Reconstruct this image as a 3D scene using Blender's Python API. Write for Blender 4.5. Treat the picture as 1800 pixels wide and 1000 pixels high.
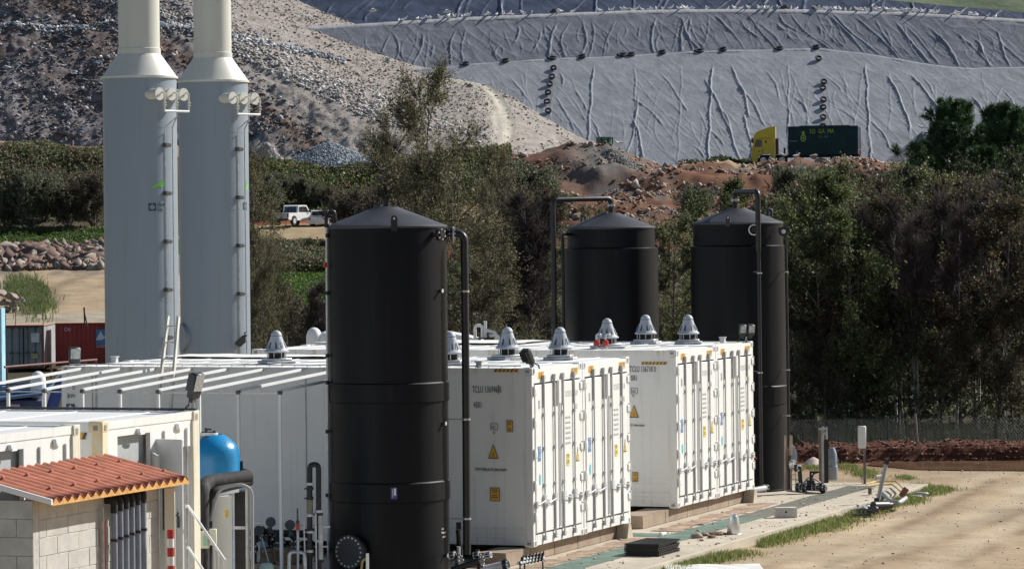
import bpy, bmesh, math, random
import numpy as np
from mathutils import Vector, Matrix, Euler
sc = bpy.context.scene
for o in list(bpy.data.objects): bpy.data.objects.remove(o)
COL = sc.collection
# ------------------------------------------------------------------ camera
F = 6200.0; HX, HY = 900.0, 402.0; ROLL = 0.0105; CZ = 5.4
cd = bpy.data.cameras.new('camera'); cam = bpy.data.objects.new('camera', cd); COL.objects.link(cam)
cd.sensor_width = 36; cd.lens = 36 * F / 1800; cd.shift_y = -(500 - HY) / 1800
cd.clip_start = 1; cd.clip_end = 3000
cam.matrix_world = Matrix.Translation((0, 0, CZ)) @ Matrix.Rotation(ROLL, 4, 'Y') @ Matrix.Rotation(math.pi / 2, 4, 'X')
sc.camera = cam
sc.render.resolution_x, sc.render.resolution_y = 1024, 568
# ------------------------------------------------------------------ light
SUN_AZ = Vector((0.85, 0.527)); SUN_EL = math.radians(36)
world = bpy.data.worlds.new('World'); sc.world = world; world.use_nodes = True
wn = world.node_tree.nodes; wl = world.node_tree.links
bg = wn['Background']; sky = wn.new('ShaderNodeTexSky'); sky.sky_type = 'NISHITA'; sky.sun_disc = False
sky.sun_elevation = SUN_EL; sky.sun_rotation = math.atan2(SUN_AZ.x, SUN_AZ.y)
sky.air_density = 1.0; sky.dust_density = 0.8; sky.ozone_density = 1.0
wl.new(sky.outputs[0], bg.inputs[0]); bg.inputs[1].default_value = 0.065
sd = bpy.data.lights.new('sun', 'SUN'); sun = bpy.data.objects.new('sun', sd); COL.objects.link(sun)
sd.energy = 5.0; sd.angle = math.radians(0.5); sd.color = (1.0, 0.965, 0.905)
sv = Vector((SUN_AZ.x * math.cos(SUN_EL), SUN_AZ.y * math.cos(SUN_EL), math.sin(SUN_EL)))
sun.rotation_euler = sv.to_track_quat('Z', 'Y').to_euler(); sun.location = (40, 60, 60)
sc.view_settings.view_transform = 'Standard'; sc.view_settings.look = 'None'
sc.view_settings.exposure = 0.27; sc.view_settings.gamma = 1.0
# ------------------------------------------------------------------ geometry of the place
def P(px, py, Y):
    dx, dy = px - HX, HY - py
    return Vector(((dx + dy * ROLL) / F * Y, Y, CZ + (dy - dx * ROLL) / F * Y))
def G(px, py, z=0.0):
    dx, dy = px - HX, HY - py
    Y = (z - CZ) * F / (dy - dx * ROLL)
    return Vector(((dx + dy * ROLL) / F * Y, Y, z))
def zat(py, px, Y): return P(px, py, Y).z
ANG = math.atan2(0.936, 0.352)
U = Vector((math.cos(ANG), math.sin(ANG), 0)); V = Vector((-math.sin(ANG), math.cos(ANG), 0))
A0 = Vector((0.295, 57.1, 0))
def S(u, v, z=0.0, o=A0): return Vector((o.x, o.y, 0)) + U * u + V * v + Vector((0, 0, z))
def toS(p, o=A0): d = Vector((p.x - o.x, p.y - o.y, 0)); return d.dot(U), d.dot(V)
# ------------------------------------------------------------------ noise
def vnoise(x, y, seed=0):
    x = np.asarray(x, float); y = np.asarray(y, float)
    xi = np.floor(x); yi = np.floor(y); xf = x - xi; yf = y - yi
    def h(a, b):
        t = np.sin(a * 127.1 + b * 311.7 + seed * 74.7) * 43758.5453
        return t - np.floor(t)
    sx = xf * xf * (3 - 2 * xf); sy = yf * yf * (3 - 2 * yf)
    return (h(xi, yi) * (1 - sx) + h(xi + 1, yi) * sx) * (1 - sy) + (h(xi, yi + 1) * (1 - sx) + h(xi + 1, yi + 1) * sx) * sy
def fbm(x, y, oct=4, seed=0):
    r = 0; a = 0.5
    for i in range(oct):
        r = r + a * vnoise(x, y, seed + i * 3); x = x * 2.03 + 11.3; y = y * 2.03 + 5.7; a *= 0.5
    return r - 0.5
# ------------------------------------------------------------------ materials
MATS = {}
def mat(name, col=(0.5, 0.5, 0.5), rough=0.6, metal=0.0, var=0.12, scale=3.0, bump=0.0, bscale=None, streak=False,
        col2=None, spec=0.5, attr=None, grime=None, trans=0.0, coord='Object'):
    if name in MATS: return MATS[name]
    m = bpy.data.materials.new(name); m.use_nodes = True
    n = m.node_tree.nodes; l = m.node_tree.links; b = n['Principled BSDF']
    b.inputs['Roughness'].default_value = rough; b.inputs['Metallic'].default_value = metal
    b.inputs['Specular IOR Level'].default_value = spec
    tc = n.new('ShaderNodeTexCoord'); mp = n.new('ShaderNodeMapping'); l.new(tc.outputs[coord], mp.inputs[0])
    if streak: mp.inputs['Scale'].default_value = (1, 1, 0.08)
    nz = n.new('ShaderNodeTexNoise'); nz.inputs['Scale'].default_value = scale; nz.inputs['Detail'].default_value = 7
    nz.inputs['Roughness'].default_value = 0.62
    l.new(mp.outputs[0], nz.inputs[0])
    rp = n.new('ShaderNodeValToRGB'); l.new(nz.outputs[0], rp.inputs[0])
    c2 = col2 if col2 else tuple(max(0, c * (1 - var * 2)) for c in col)
    c1 = col if col2 else tuple(min(1, c * (1 + var)) for c in col)
    rp.color_ramp.elements[0].position = 0.33; rp.color_ramp.elements[1].position = 0.67
    rp.color_ramp.elements[0].color = (*c2, 1); rp.color_ramp.elements[1].color = (*c1, 1)
    out = rp.outputs[0]
    if attr:
        at = n.new('ShaderNodeAttribute'); at.attribute_name = attr
        mx = n.new('ShaderNodeMix'); mx.data_type = 'RGBA'; mx.blend_type = 'MULTIPLY'; mx.inputs[0].default_value = 1.0
        l.new(at.outputs[0], mx.inputs[6]); l.new(out, mx.inputs[7]); out = mx.outputs[2]
    if grime:
        gm = n.new('ShaderNodeMapping'); l.new(tc.outputs[coord], gm.inputs[0]); gm.inputs['Scale'].default_value = (6, 6, 0.35)
        g = n.new('ShaderNodeTexNoise'); g.inputs['Scale'].default_value = 1.6; g.inputs['Detail'].default_value = 8
        l.new(gm.outputs[0], g.inputs[0])
        gr = n.new('ShaderNodeValToRGB'); l.new(g.outputs[0], gr.inputs[0])
        gr.color_ramp.elements[0].position = 0.55; gr.color_ramp.elements[1].position = 0.78
        gr.color_ramp.elements[1].color = (grime[3],) * 3 + (1,)
        mx = n.new('ShaderNodeMix'); mx.data_type = 'RGBA'; l.new(gr.outputs[0], mx.inputs[0])
        l.new(out, mx.inputs[6]); mx.inputs[7].default_value = (*grime[:3], 1); out = mx.outputs[2]
    l.new(out, b.inputs['Base Color'])
    if rough < 0.95:
        mr = n.new('ShaderNodeMapRange'); l.new(nz.outputs[0], mr.inputs[0])
        mr.inputs[3].default_value = max(0.03, rough - 0.1); mr.inputs[4].default_value = min(1, rough + 0.14)
        l.new(mr.outputs[0], b.inputs['Roughness'])
    if bump:
        bn = n.new('ShaderNodeTexNoise'); bn.inputs['Scale'].default_value = bscale or scale * 6; bn.inputs['Detail'].default_value = 6
        l.new(tc.outputs[coord], bn.inputs[0]); bm_ = n.new('ShaderNodeBump'); bm_.inputs['Strength'].default_value = 0.8
        bm_.inputs['Distance'].default_value = bump; l.new(bn.outputs[0], bm_.inputs['Height']); l.new(bm_.outputs[0], b.inputs['Normal'])
    if trans:
        # thin leaf: some of the light passes through
        tr = n.new('ShaderNodeBsdfTranslucent'); l.new(out, tr.inputs[0])
        ms = n.new('ShaderNodeMixShader'); ms.inputs[0].default_value = trans
        l.new(b.outputs[0], ms.inputs[1]); l.new(tr.outputs[0], ms.inputs[2]); l.new(ms.outputs[0], n['Material Output'].inputs[0])
    MATS[name] = m; return m
white = mat('white_paint', (0.8, 0.8, 0.78), 0.42, var=0.03, scale=0.9, grime=(0.5, 0.47, 0.4, 0.35), bump=0.002, bscale=3)
white_clean = mat('white_clean', (0.8, 0.8, 0.79), 0.45, var=0.03, scale=2)
cream = mat('cream_paint', (0.72, 0.68, 0.55), 0.5, var=0.06, scale=2, grime=(0.42, 0.3, 0.16, 0.5))
rusty = mat('rusty_white_paint', (0.8, 0.74, 0.58), 0.6, var=0.1, scale=3, col2=(0.74, 0.55, 0.28), grime=(0.35, 0.11, 0.03, 1.0))
galv = mat('galvanised_steel', (0.55, 0.56, 0.57), 0.38, 0.7, var=0.15, scale=9)
steel_lt = mat('light_steel', (0.62, 0.63, 0.64), 0.45, 0.3, var=0.1, scale=6)
rubber = mat('black_rubber', (0.02, 0.02, 0.021), 0.7, var=0.3, scale=8)
blackhdpe = mat('black_plastic', (0.004, 0.0046, 0.0075), 0.45, var=0.25, scale=1.5, streak=True, bump=0.004, bscale=2.2, spec=0.2, grime=(0.011, 0.0118, 0.015, 0.9))
blackcone = mat('tank_cone_plastic', (0.04, 0.042, 0.05), 0.5, var=0.1, scale=3, bump=0.002, bscale=3, grime=(0.05, 0.05, 0.055, 0.5))
blackpipe = mat('black_pipe', (0.014, 0.014, 0.017), 0.42, var=0.2, scale=5)
silo_grey = mat('grey_paint', (0.28, 0.33, 0.385), 0.4, var=0.05, scale=0.7, streak=True, bump=0.004, bscale=1.2, grime=(0.25, 0.27, 0.29, 0.8))
silo_cream = mat('cream_steel', (0.68, 0.67, 0.6), 0.42, var=0.06, scale=1.0, streak=True, grime=(0.5, 0.48, 0.4, 0.5))
vent_grey = mat('vent_grey', (0.42, 0.45, 0.5), 0.5, var=0.08, scale=6)
dark = mat('dark_interior', (0.02, 0.02, 0.022), 0.8, var=0.3)
gasket = mat('dark_gasket', (0.1, 0.1, 0.1), 0.7, var=0.2)
grey_door = mat('grey_door_metal', (0.45, 0.46, 0.46), 0.5, var=0.05, scale=2)
ink = mat('ink', (0.09, 0.09, 0.1), 0.6, var=0.1)
ink_faint = mat('faded_ink', (0.5, 0.52, 0.54), 0.6, var=0.15)
yellow = mat('warning_yellow', (0.75, 0.4, 0.04), 0.5, var=0.08, scale=8)
bright_yellow = mat('sticker_yellow', (0.82, 0.58, 0.06), 0.5, var=0.08, scale=8)
st_blue = mat('sticker_blue', (0.12, 0.25, 0.5), 0.5, var=0.1, scale=8)
st_teal = mat('sticker_teal', (0.15, 0.5, 0.52), 0.5, var=0.1, scale=8)
red = mat('red_paint', (0.5, 0.03, 0.03), 0.5, var=0.1)
concrete = mat('concrete', (0.5, 0.44, 0.345), 0.9, var=0.1, scale=1.3, bump=0.004, bscale=30, grime=(0.36, 0.22, 0.13, 0.5))
concrete_stain = mat('stained_concrete', (0.34, 0.26, 0.19), 0.9, var=0.15, scale=1.6, bump=0.006, bscale=20, grime=(0.26, 0.13, 0.07, 0.9))
block_mat = mat('concrete_block', (0.52, 0.5, 0.46), 0.95, var=0.08, scale=5, bump=0.004, bscale=60)
mortar = mat('mortar', (0.5, 0.48, 0.44), 0.95, var=0.08, scale=10, bump=0.003)
terracotta = mat('terracotta_sheet', (0.6, 0.22, 0.13), 0.7, var=0.14, scale=4, bump=0.001, bscale=20, grime=(0.25, 0.12, 0.09, 0.5))
orange_cut = mat('ochre_foam_edge', (0.62, 0.34, 0.1), 0.8, var=0.15, scale=12)
# ------------------------------------------------------------------ mesh builder
class MB:
    def __init__(s): s.v = []; s.f = []; s.m = []; s.sm = []
    def add(s, vs, fs, mi=0, smooth=False):
        o = len(s.v); s.v += [tuple(v) for v in vs]
        for f in fs: s.f.append(tuple(i + o for i in f)); s.m.append(mi); s.sm.append(smooth)
    def box(s, a, b, mi=0, M=None, bev=0.0):
        x0, y0, z0 = a; x1, y1, z1 = b
        if x0 > x1: x0, x1 = x1, x0
        if y0 > y1: y0, y1 = y1, y0
        if z0 > z1: z0, z1 = z1, z0
        if bev:
            bev = min(bev, (x1 - x0) * .45, (y1 - y0) * .45, (z1 - z0) * .45)
            bm = bmesh.new(); bmesh.ops.create_cube(bm, size=1)
            for v in bm.verts: v.co = Vector((x0 + (v.co.x + .5) * (x1 - x0), y0 + (v.co.y + .5) * (y1 - y0), z0 + (v.co.z + .5) * (z1 - z0)))
            bmesh.ops.bevel(bm, geom=list(bm.edges), offset=bev, segments=1, affect='EDGES')
            vs = [v.co.copy() for v in bm.verts]; fs = [[v.index for v in f.verts] for f in bm.faces]; bm.free()
        else:
            vs = [Vector(p) for p in ((x0, y0, z0), (x1, y0, z0), (x1, y1, z0), (x0, y1, z0), (x0, y0, z1), (x1, y0, z1), (x1, y1, z1), (x0, y1, z1))]
            fs = [(0, 3, 2, 1), (4, 5, 6, 7), (0, 1, 5, 4), (1, 2, 6, 5), (2, 3, 7, 6), (3, 0, 4, 7)]
        if M is not None: vs = [M @ v for v in vs]
        s.add(vs, fs, mi); return s
    def tube(s, pts, r, n=8, mi=0, cap=True, smooth=True):
        pts = [Vector(p) for p in pts]; rs = r if isinstance(r, (list, tuple)) else [r] * len(pts)
        o = len(s.v); prev = None
        for i, p in enumerate(pts):
            if i == 0: d = pts[1] - p
            elif i == len(pts) - 1: d = p - pts[i - 1]
            else: d = (pts[i + 1] - p).normalized() + (p - pts[i - 1]).normalized()
            d.normalize()
            if prev is None:
                a = Vector((0, 0, 1)) if abs(d.z) < 0.9 else Vector((1, 0, 0)); x = a.cross(d).normalized()
            else:
                x = prev - d * prev.dot(d); x.normalize()
            prev = x; y = d.cross(x)
            for k in range(n):
                t = 2 * math.pi * k / n; s.v.append(tuple(p + (x * math.cos(t) + y * math.sin(t)) * rs[i]))
        for i in range(len(pts) - 1):
            for k in range(n):
                k2 = (k + 1) % n; s.f.append((o + i * n + k, o + i * n + k2, o + (i + 1) * n + k2, o + (i + 1) * n + k)); s.m.append(mi); s.sm.append(smooth)
        if cap:
            s.f.append(tuple(o + k for k in reversed(range(n)))); s.m.append(mi); s.sm.append(False)
            s.f.append(tuple(o + (len(pts) - 1) * n + k for k in range(n))); s.m.append(mi); s.sm.append(False)
        return s
    def lathe(s, prof, n=32, c=(0, 0, 0), mi=0, smooth=True, cap=True):
        o = len(s.v); c = Vector(c)
        for r, z in prof:
            for k in range(n):
                t = 2 * math.pi * k / n; s.v.append((c.x + r * math.cos(t), c.y + r * math.sin(t), c.z + z))
        for i in range(len(prof) - 1):
            for k in range(n):
                k2 = (k + 1) % n; s.f.append((o + i * n + k, o + i * n + k2, o + (i + 1) * n + k2, o + (i + 1) * n + k)); s.m.append(mi); s.sm.append(smooth)
        if cap:
            s.f.append(tuple(o + k for k in reversed(range(n)))); s.m.append(mi); s.sm.append(False)
            s.f.append(tuple(o + (len(prof) - 1) * n + k for k in range(n))); s.m.append(mi); s.sm.append(False)
        return s
    def prism(s, prof, y0, y1, mi=0, M=None):
        n = len(prof); vs = [Vector((x, y0, z)) for x, z in prof] + [Vector((x, y1, z)) for x, z in prof]
        if M is not None: vs = [M @ v for v in vs]
        fs = [tuple(range(n)), tuple(reversed(range(n, 2 * n)))] + [(i, i + n, (i + 1) % n + n, (i + 1) % n) for i in range(n)]
        s.add(vs, fs, mi); return s
    def build(s, name, mats, parent=None, world=False, kind=None):
        me = bpy.data.meshes.new(name)
        vs = s.v
        if world and parent is not None:
            Mi = parent['_M_inv']; Mi = ROOTM[parent.name].inverted(); vs = [tuple(Mi @ Vector(v)) for v in vs]
        me.from_pydata(vs, [], s.f)
        mats = mats if isinstance(mats, (list, tuple)) else [mats]
        for m in mats: me.materials.append(m)
        me.polygons.foreach_set('material_index', s.m); me.polygons.foreach_set('use_smooth', s.sm)
        bm = bmesh.new(); bm.from_mesh(me); bmesh.ops.recalc_face_normals(bm, faces=bm.faces); bm.to_mesh(me); bm.free()
        try: me.set_sharp_from_angle(angle=math.radians(38))
        except Exception: pass
        o = bpy.data.objects.new(name, me); COL.objects.link(o)
        if parent is not None: o.parent = parent if parent.type == 'EMPTY' or True else parent
        if kind: o['kind'] = kind
        return o
ROOTM = {}
def root_of(o):
    while o.parent is not None: o = o.parent
    return o
_build = MB.build
def build(s, name, mats, parent=None, world=False, kind=None):
    if world and parent is not None:
        Mi = ROOTM[root_of(parent).name].inverted(); s.v = [tuple(Mi @ Vector(v)) for v in s.v]
    return _build(s, name, mats, parent, False, kind)
MB.build = build
def thing(name, label, cat, loc=(0, 0, 0), rz=0.0, group=None):
    o = bpy.data.objects.new(name, None); COL.objects.link(o); o.empty_display_size = 0.2
    o.location = loc; o.rotation_euler = (0, 0, rz); ROOTM[o.name] = Matrix.Translation(Vector(loc)) @ Matrix.Rotation(rz, 4, 'Z')
    o['label'] = label; o['category'] = cat
    if group: o['group'] = group
    return o
def tag(o, label, cat, group=None):
    o['label'] = label; o['category'] = cat
    if group: o['group'] = group
    return o
def single(mb, name, mats, label, cat, group=None, kind=None):
    """a thing that is one mesh: origin moved to its base"""
    vs = np.array(mb.v); c = vs.mean(axis=0); c[2] = vs[:, 2].min()
    mb.v = [tuple(v) for v in (vs - c)]
    o = mb.build(name, mats); o.location = c
    if kind: o['kind'] = kind
    return tag(o, label, cat, group)
def struct(mb, name, mats, kind='structure'):
    o = mb.build(name, mats); o['kind'] = kind; return o
def copy_tree(o, parent=None):
    c = o.copy(); COL.objects.link(c); c.parent = parent
    for ch in o.children: copy_tree(ch, c)
    return c
def place(o, loc, rz=0.0, sc_=1.0, label=None, group=None):
    o.location = loc; o.rotation_euler = (0, 0, rz); o.scale = (sc_,) * 3 if not isinstance(sc_, tuple) else sc_
    if label: o['label'] = label
    if group: o['group'] = group
    return o
def np_mesh(name, verts, faces, mats, attr=None, smooth=False, parent=None, kind=None):
    """verts (N,3), faces (M,k) arrays"""
    me = bpy.data.meshes.new(name); verts = np.asarray(verts, np.float32); faces = np.asarray(faces, np.int32)
    k = faces.shape[1]
    me.vertices.add(len(verts)); me.vertices.foreach_set('co', verts.ravel())
    me.loops.add(faces.size); me.loops.foreach_set('vertex_index', faces.ravel())
    me.polygons.add(len(faces)); me.polygons.foreach_set('loop_start', np.arange(0, faces.size, k, dtype=np.int32))
    me.polygons.foreach_set('loop_total', np.full(len(faces), k, np.int32))
    me.update(calc_edges=True)
    if smooth: me.polygons.foreach_set('use_smooth', np.ones(len(faces), bool))
    for m in (mats if isinstance(mats, (list, tuple)) else [mats]): me.materials.append(m)
    if attr is not None:
        a = me.attributes.new('col', 'FLOAT_COLOR', 'POINT')
        c = np.ones((len(verts), 4), np.float32); c[:, :3] = attr; a.data.foreach_set('color', c.ravel())
    o = bpy.data.objects.new(name, me); COL.objects.link(o)
    if parent is not None: o.parent = parent
    if kind: o['kind'] = kind
    return o
def grid_faces(nr, nc):
    i = np.arange(nr - 1)[:, None]; j = np.arange(nc - 1)[None, :]; a = (i * nc + j).ravel()
    return np.stack([a, a + 1, a + nc + 1, a + nc], 1)
def text(s, size, m, parent, M, sx=1.0, name='lettering', thick=0.0015, wrap=None, align='LEFT'):
    cu = bpy.data.curves.new(name, 'FONT'); cu.body = s; cu.size = size; cu.extrude = thick; cu.align_x = align
    cu.resolution_u = 2
    tmp = bpy.data.objects.new('tmp', cu); COL.objects.link(tmp)
    dg = bpy.context.evaluated_depsgraph_get(); me = bpy.data.meshes.new_from_object(tmp.evaluated_get(dg))
    bpy.data.objects.remove(tmp); bpy.data.curves.remove(cu)
    for v in me.vertices:
        c = v.co.copy(); c.x *= sx
        if wrap:
            ctr, r, a0, z0 = wrap; a = a0 + c.x / r; rr = r + 0.004 + c.z
            v.co = Vector((ctr[0] + rr * math.cos(a), ctr[1] + rr * math.sin(a), z0 + c.y))
        else: v.co = M @ c
    me.materials.clear(); me.materials.append(m)
    o = bpy.data.objects.new(name, me); COL.objects.link(o); o.parent = parent
    return o
def flat(parent, name, m, pts, M, thick=0.003):
    """thin sticker: outline pts (2D) extruded, in frame M (x right, y up, z out)"""
    n = len(pts); b = MB(); vs = [M @ Vector((x, y, 0.001)) for x, y in pts] + [M @ Vector((x, y, 0.001 + thick)) for x, y in pts]
    b.add(vs, [tuple(range(n)), tuple(reversed(range(n, 2 * n)))] + [(i, (i + 1) % n, (i + 1) % n + n, i + n) for i in range(n)])
    return b.build(name, m, parent)
def rect(w, h, x=0, y=0): return [(x - w / 2, y - h / 2), (x + w / 2, y - h / 2), (x + w / 2, y + h / 2), (x - w / 2, y + h / 2)]
def frame(o, xa, ya):
    xa = Vector(xa).normalized(); ya = Vector(ya).normalized(); za = xa.cross(ya)
    return Matrix(((xa.x, ya.x, za.x, o[0]), (xa.y, ya.y, za.y, o[1]), (xa.z, ya.z, za.z, o[2]), (0, 0, 0, 1)))
def elbow(p0, c, p1, r, n=5):
    """fillet between segments"""
    p0, c, p1 = Vector(p0), Vector(c), Vector(p1); a = c + (p0 - c).normalized() * r; b = c + (p1 - c).normalized() * r
    return [a.lerp(c, t).lerp(c.lerp(b, t), t) for t in [i / (n - 1) for i in range(n)]]
def path(pts, r):
    pts = [Vector(p) for p in pts]; out = [pts[0]]
    for i in range(1, len(pts) - 1):
        rr = min(r, (pts[i] - pts[i - 1]).length * .49, (pts[i + 1] - pts[i]).length * .49); out += elbow(pts[i - 1], pts[i], pts[i + 1], rr)
    return out + [pts[-1]]
# ================================================================== TERRAIN
rng = np.random.default_rng(7); random.seed(7)
soil = mat('soil', (1, 1, 1), 0.95, var=0.16, scale=0.55, bump=0.05, bscale=3.0, attr='col', spec=0.15)
CRX = [-900, 0, 190, 440, 600, 700, 880, 960, 1010, 1060, 1120, 1180, 1230, 1320, 1345, 1400, 1470, 1520, 1600, 1800, 2700]
CRY = [240, 247, 264, 288, 294, 290, 270, 272, 258, 262, 276, 288, 294, 297, 292, 279, 283, 291, 292, 291, 291]
CRZ = [zat(y, x, 326) for x, y in zip(CRX, CRY)]
PROF = {  # column px -> (Y, z) up to the foot of the last bank
 -900: [(5, -.15), (90, -.15), (110, -1), (150, -2.5), (216, -2.9), (226, -1.6), (236, -.3), (268, 2.5), (276, 4.3), (288, 5.6), (300, 6.4)],
 190: [(5, -.15), (90, -.15), (110, -1), (150, -2.5), (216, -2.9), (226, -1.6), (236, -.3), (268, 2.5), (276, 4.3), (288, 5.6), (300, 6.4)],
 450: [(5, -.15), (90, -.15), (110, -.6), (150, -1.2), (216, -2), (246, -1), (250, -.4), (275, 2.1), (290, 4.6), (296, 5.55), (304, 5.95), (310, 7)],
 620: [(5, -.15), (90, -.15), (110, -.6), (150, -1.2), (216, -2), (246, -1), (250, -.4), (275, 2.1), (290, 4.6), (296, 5.6), (304, 6.1), (310, 7)],
 900: [(5, -.15), (90, -.15), (110, -.4), (150, -.8), (216, -1), (250, 1), (280, 4), (292, 5.5), (305, 8), (315, 9.5)],
 1300: [(5, -.15), (90, -.15), (110, -.4), (150, -.8), (216, -.5), (250, 1), (280, 4), (292, 5.8), (305, 7.8), (315, 9.3)],
 2700: [(5, -.15), (90, -.15), (110, -.4), (150, -.8), (216, 0), (250, 2), (280, 5), (292, 6.5), (305, 8), (315, 9.5)]}
PK = sorted(PROF)
def ground_z(px, Y):
    px = np.asarray(px, float); Y = np.asarray(Y, float)
    cz = np.interp(px, CRX, CRZ)
    cols = []
    for k in PK:
        ys = [p[0] for p in PROF[k]]; zs = [p[1] for p in PROF[k]]
        cols.append(np.interp(Y, ys, zs))
    z = np.zeros_like(Y + px)
    for i in range(len(PK) - 1):
        t = np.clip((px - PK[i]) / (PK[i + 1] - PK[i]), 0, 1); m = (px >= PK[i]) & (px < PK[i + 1])
        z = np.where(m, cols[i] * (1 - t) + cols[i + 1] * t, z)
    t = np.clip((Y - 308) / 17, 0, 1); t = t * t * (3 - 2 * t)
    z = np.where(Y > 308, z * (1 - t) + cz * t, z)
    plat = np.where(px < 400, 13.6, 11.15)
    t = np.clip((Y - 328) / 5, 0, 1); z = np.where(Y > 328, cz * (1 - t) + plat * t, z)
    X = (px - HX) / F * Y
    rough = np.clip((Y - 84) / 20, 0, 1) * 0.25 * fbm(X * .25, Y * .25, 4, 3)
    w = np.clip((px - 860) / 40, 0, 1) * np.clip((1640 - px) / 60, 0, 1) * np.clip((Y - 276) / 8, 0, 1) * np.clip((333 - Y) / 5, 0, 1)
    rough = rough + w * (2.6 * fbm(X * .22, Y * .22, 5, 9) + .8 * fbm(X * .9, Y * .9, 3, 19))
    w2 = np.clip((300 - px) / 40, 0, 1) * np.clip((Y - 286) / 8, 0, 1) * np.clip((326 - Y) / 6, 0, 1)
    rough = rough + w2 * 2.0 * fbm(X * .2, Y * .2, 4, 29)
    near = (Y < 90) * 0.05 * fbm(X * .8, Y * .5, 4, 5)
    return z + rough + near
def wx(px, Y, z): return (px - HX) / F * Y + (z - CZ) * ROLL
def to_px(X, Y, z=0.0): return (X - (z - CZ) * ROLL) / Y * F + HX
pxs = np.arange(-700, 2500, 6.0)
Ys = np.concatenate([[5, 15, 25, 35], np.arange(42, 96, .6), np.arange(97, 220, 2.5), np.arange(220, 345, .7), np.arange(346, 470, 8)])
PX, YY = np.meshgrid(pxs, Ys); ZZ = ground_z(PX, YY); XX = wx(PX, YY, ZZ)
def mixc(c, base, w): return base * (1 - w[..., None]) + np.array(c) * w[..., None]
def sm(a, b, x): t = np.clip((x - a) / (b - a), 0, 1); return t * t * (3 - 2 * t)
c = np.zeros(PX.shape + (3,)) + np.array((.46, .345, .22))
n1 = fbm(XX * .35, YY * .12, 5, 41); n2 = fbm(XX * 1.3, YY * .5, 4, 51); n3 = fbm(XX * .15, YY * .15, 4, 61)
c = mixc((.31, .225, .14), c, np.clip(n1 * 3, 0, 1) * .8)
c = mixc((.54, .43, .295), c, np.clip(-n2 * 2.2, 0, 1) * .6)
# wheel ruts curving over the yard
uu = (XX - A0.x) * U.x + (YY - A0.y) * U.y; vv = (XX - A0.x) * V.x + (YY - A0.y) * V.y
for off, cv in ((-3.4, .004), (-4.6, .006), (-5.3, .012), (-6.5, .014), (-8.0, .02), (-9.2, .022), (-10.6, .03), (-11.8, .032)):
    d = vv - off - .3 * np.sin(uu * .22 + off) - cv * np.clip(uu - 4, 0, 30) ** 1.6
    c = mixc((.25, .175, .11), c, np.exp(-(d / .2) ** 2) * .85 * (YY < 84) * np.clip(.6 + n2 * 3, 0, 1))
    c = mixc((.56, .46, .33), c, np.exp(-((d - .45) / .3) ** 2) * .5 * (YY < 84))
c = mixc((.27, .13, .07), c, sm(78.5, 81.5, YY) * (YY < 86) * .85 * (PX > 1300))
# beyond the yard
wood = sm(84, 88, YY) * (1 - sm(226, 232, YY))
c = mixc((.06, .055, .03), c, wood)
grass = np.array((.085, .13, .035)); 
L = (PX < 330); M_ = (PX >= 330) & (PX < 860); R = PX >= 860
ln = n3 * 14
c = mixc((.075, .12, .03), c, L * sm(277, 279, YY + ln * .15) * (1 - sm(287, 289, YY)))
c = mixc((.2, .15, .11), c, L * sm(268, 270, YY) * (1 - sm(276.5, 278, YY)) * .8)
c = mixc((.42, .38, .30), c, L * (1 - sm(236, 240, YY + ln)) * sm(216, 224, YY) * .8)
c = mixc((.24, .18, .12), c, L * np.exp(-((PX - 62 - (YY - 240) * 3.2 + 18 * np.sin(YY * .3)) / 16) ** 2) * sm(236, 240, YY) * (1 - sm(262, 268, YY)) * .7)
c = mixc((.3, .31, .3), c, L * np.exp(-((PX - 20) / 26) ** 2 - ((YY - 257) / 5) ** 2) * .9)
c = mixc((.26, .21, .16), c, L * sm(262, 266, YY + ln * .3) * (1 - sm(268, 270, YY)) * np.clip(n2 * 4 + .5, 0, 1))
c = mixc((.11, .085, .06), c, L * sm(287, 290, YY))
c = mixc((.06, .11, .03), c, L * sm(292, 296, YY) * np.clip(n3 * 5, 0, 1))
c = mixc((.26, .14, .08), c, L * sm(300, 306, YY) * np.clip(-n3 * 4, 0, 1) * .8)
c = mixc((.45, .30, .18), c, L * sm(324.3, 325.3, YY))
c = mixc((.42, .41, .38), c, M_ * (1 - sm(248, 250, YY)) * sm(228, 234, YY))
c = mixc((.10, .17, .04), c, M_ * sm(249, 251, YY) * (1 - sm(274, 278, YY + ln * .3)))
c = mixc((.16, .1, .06), c, M_ * sm(275, 278, YY + ln * .3) * (1 - sm(292, 295, YY)))
c = mixc((.33, .09, .04), c, M_ * sm(274, 276, YY + ln * .3) * (1 - sm(279, 282, YY + ln * .3)) * (PX > 490))
c = mixc((.42, .32, .19), c, M_ * sm(287, 290, YY + ln * .3) * (1 - sm(304, 306, YY)))
c = mixc((.3, .11, .05), c, M_ * sm(303, 304, YY) * (1 - sm(306, 308, YY)))
c = mixc((.05, .075, .025), c, M_ * sm(306, 309, YY))
redn = fbm(XX * .3, YY * .3, 4, 71)
rc = mixc((.14, .12, .105), np.zeros(PX.shape + (3,)) + np.array((.2, .095, .055)), np.clip(redn * 5, 0, 1))
rc = mixc((.17, .165, .155), rc, np.exp(-((PX - 1065) / 75) ** 2) * sm(308, 316, YY))
rc = mixc((.1, .08, .05), rc, sm(285, 262, YY))
rc = mixc((.4, .3, .2), rc, ((PX > 1200) & (PX < 1335)) * sm(325, 325.6, YY) * 1.0)
w = R * sm(228, 240, YY); c = c * (1 - w[..., None]) + rc * w[..., None]
np_mesh('ground', np.stack([XX, YY, ZZ], -1).reshape(-1, 3), grid_faces(*PX.shape), soil, attr=np.clip(c, 0, 1).reshape(-1, 3), smooth=True, kind='structure')
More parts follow.
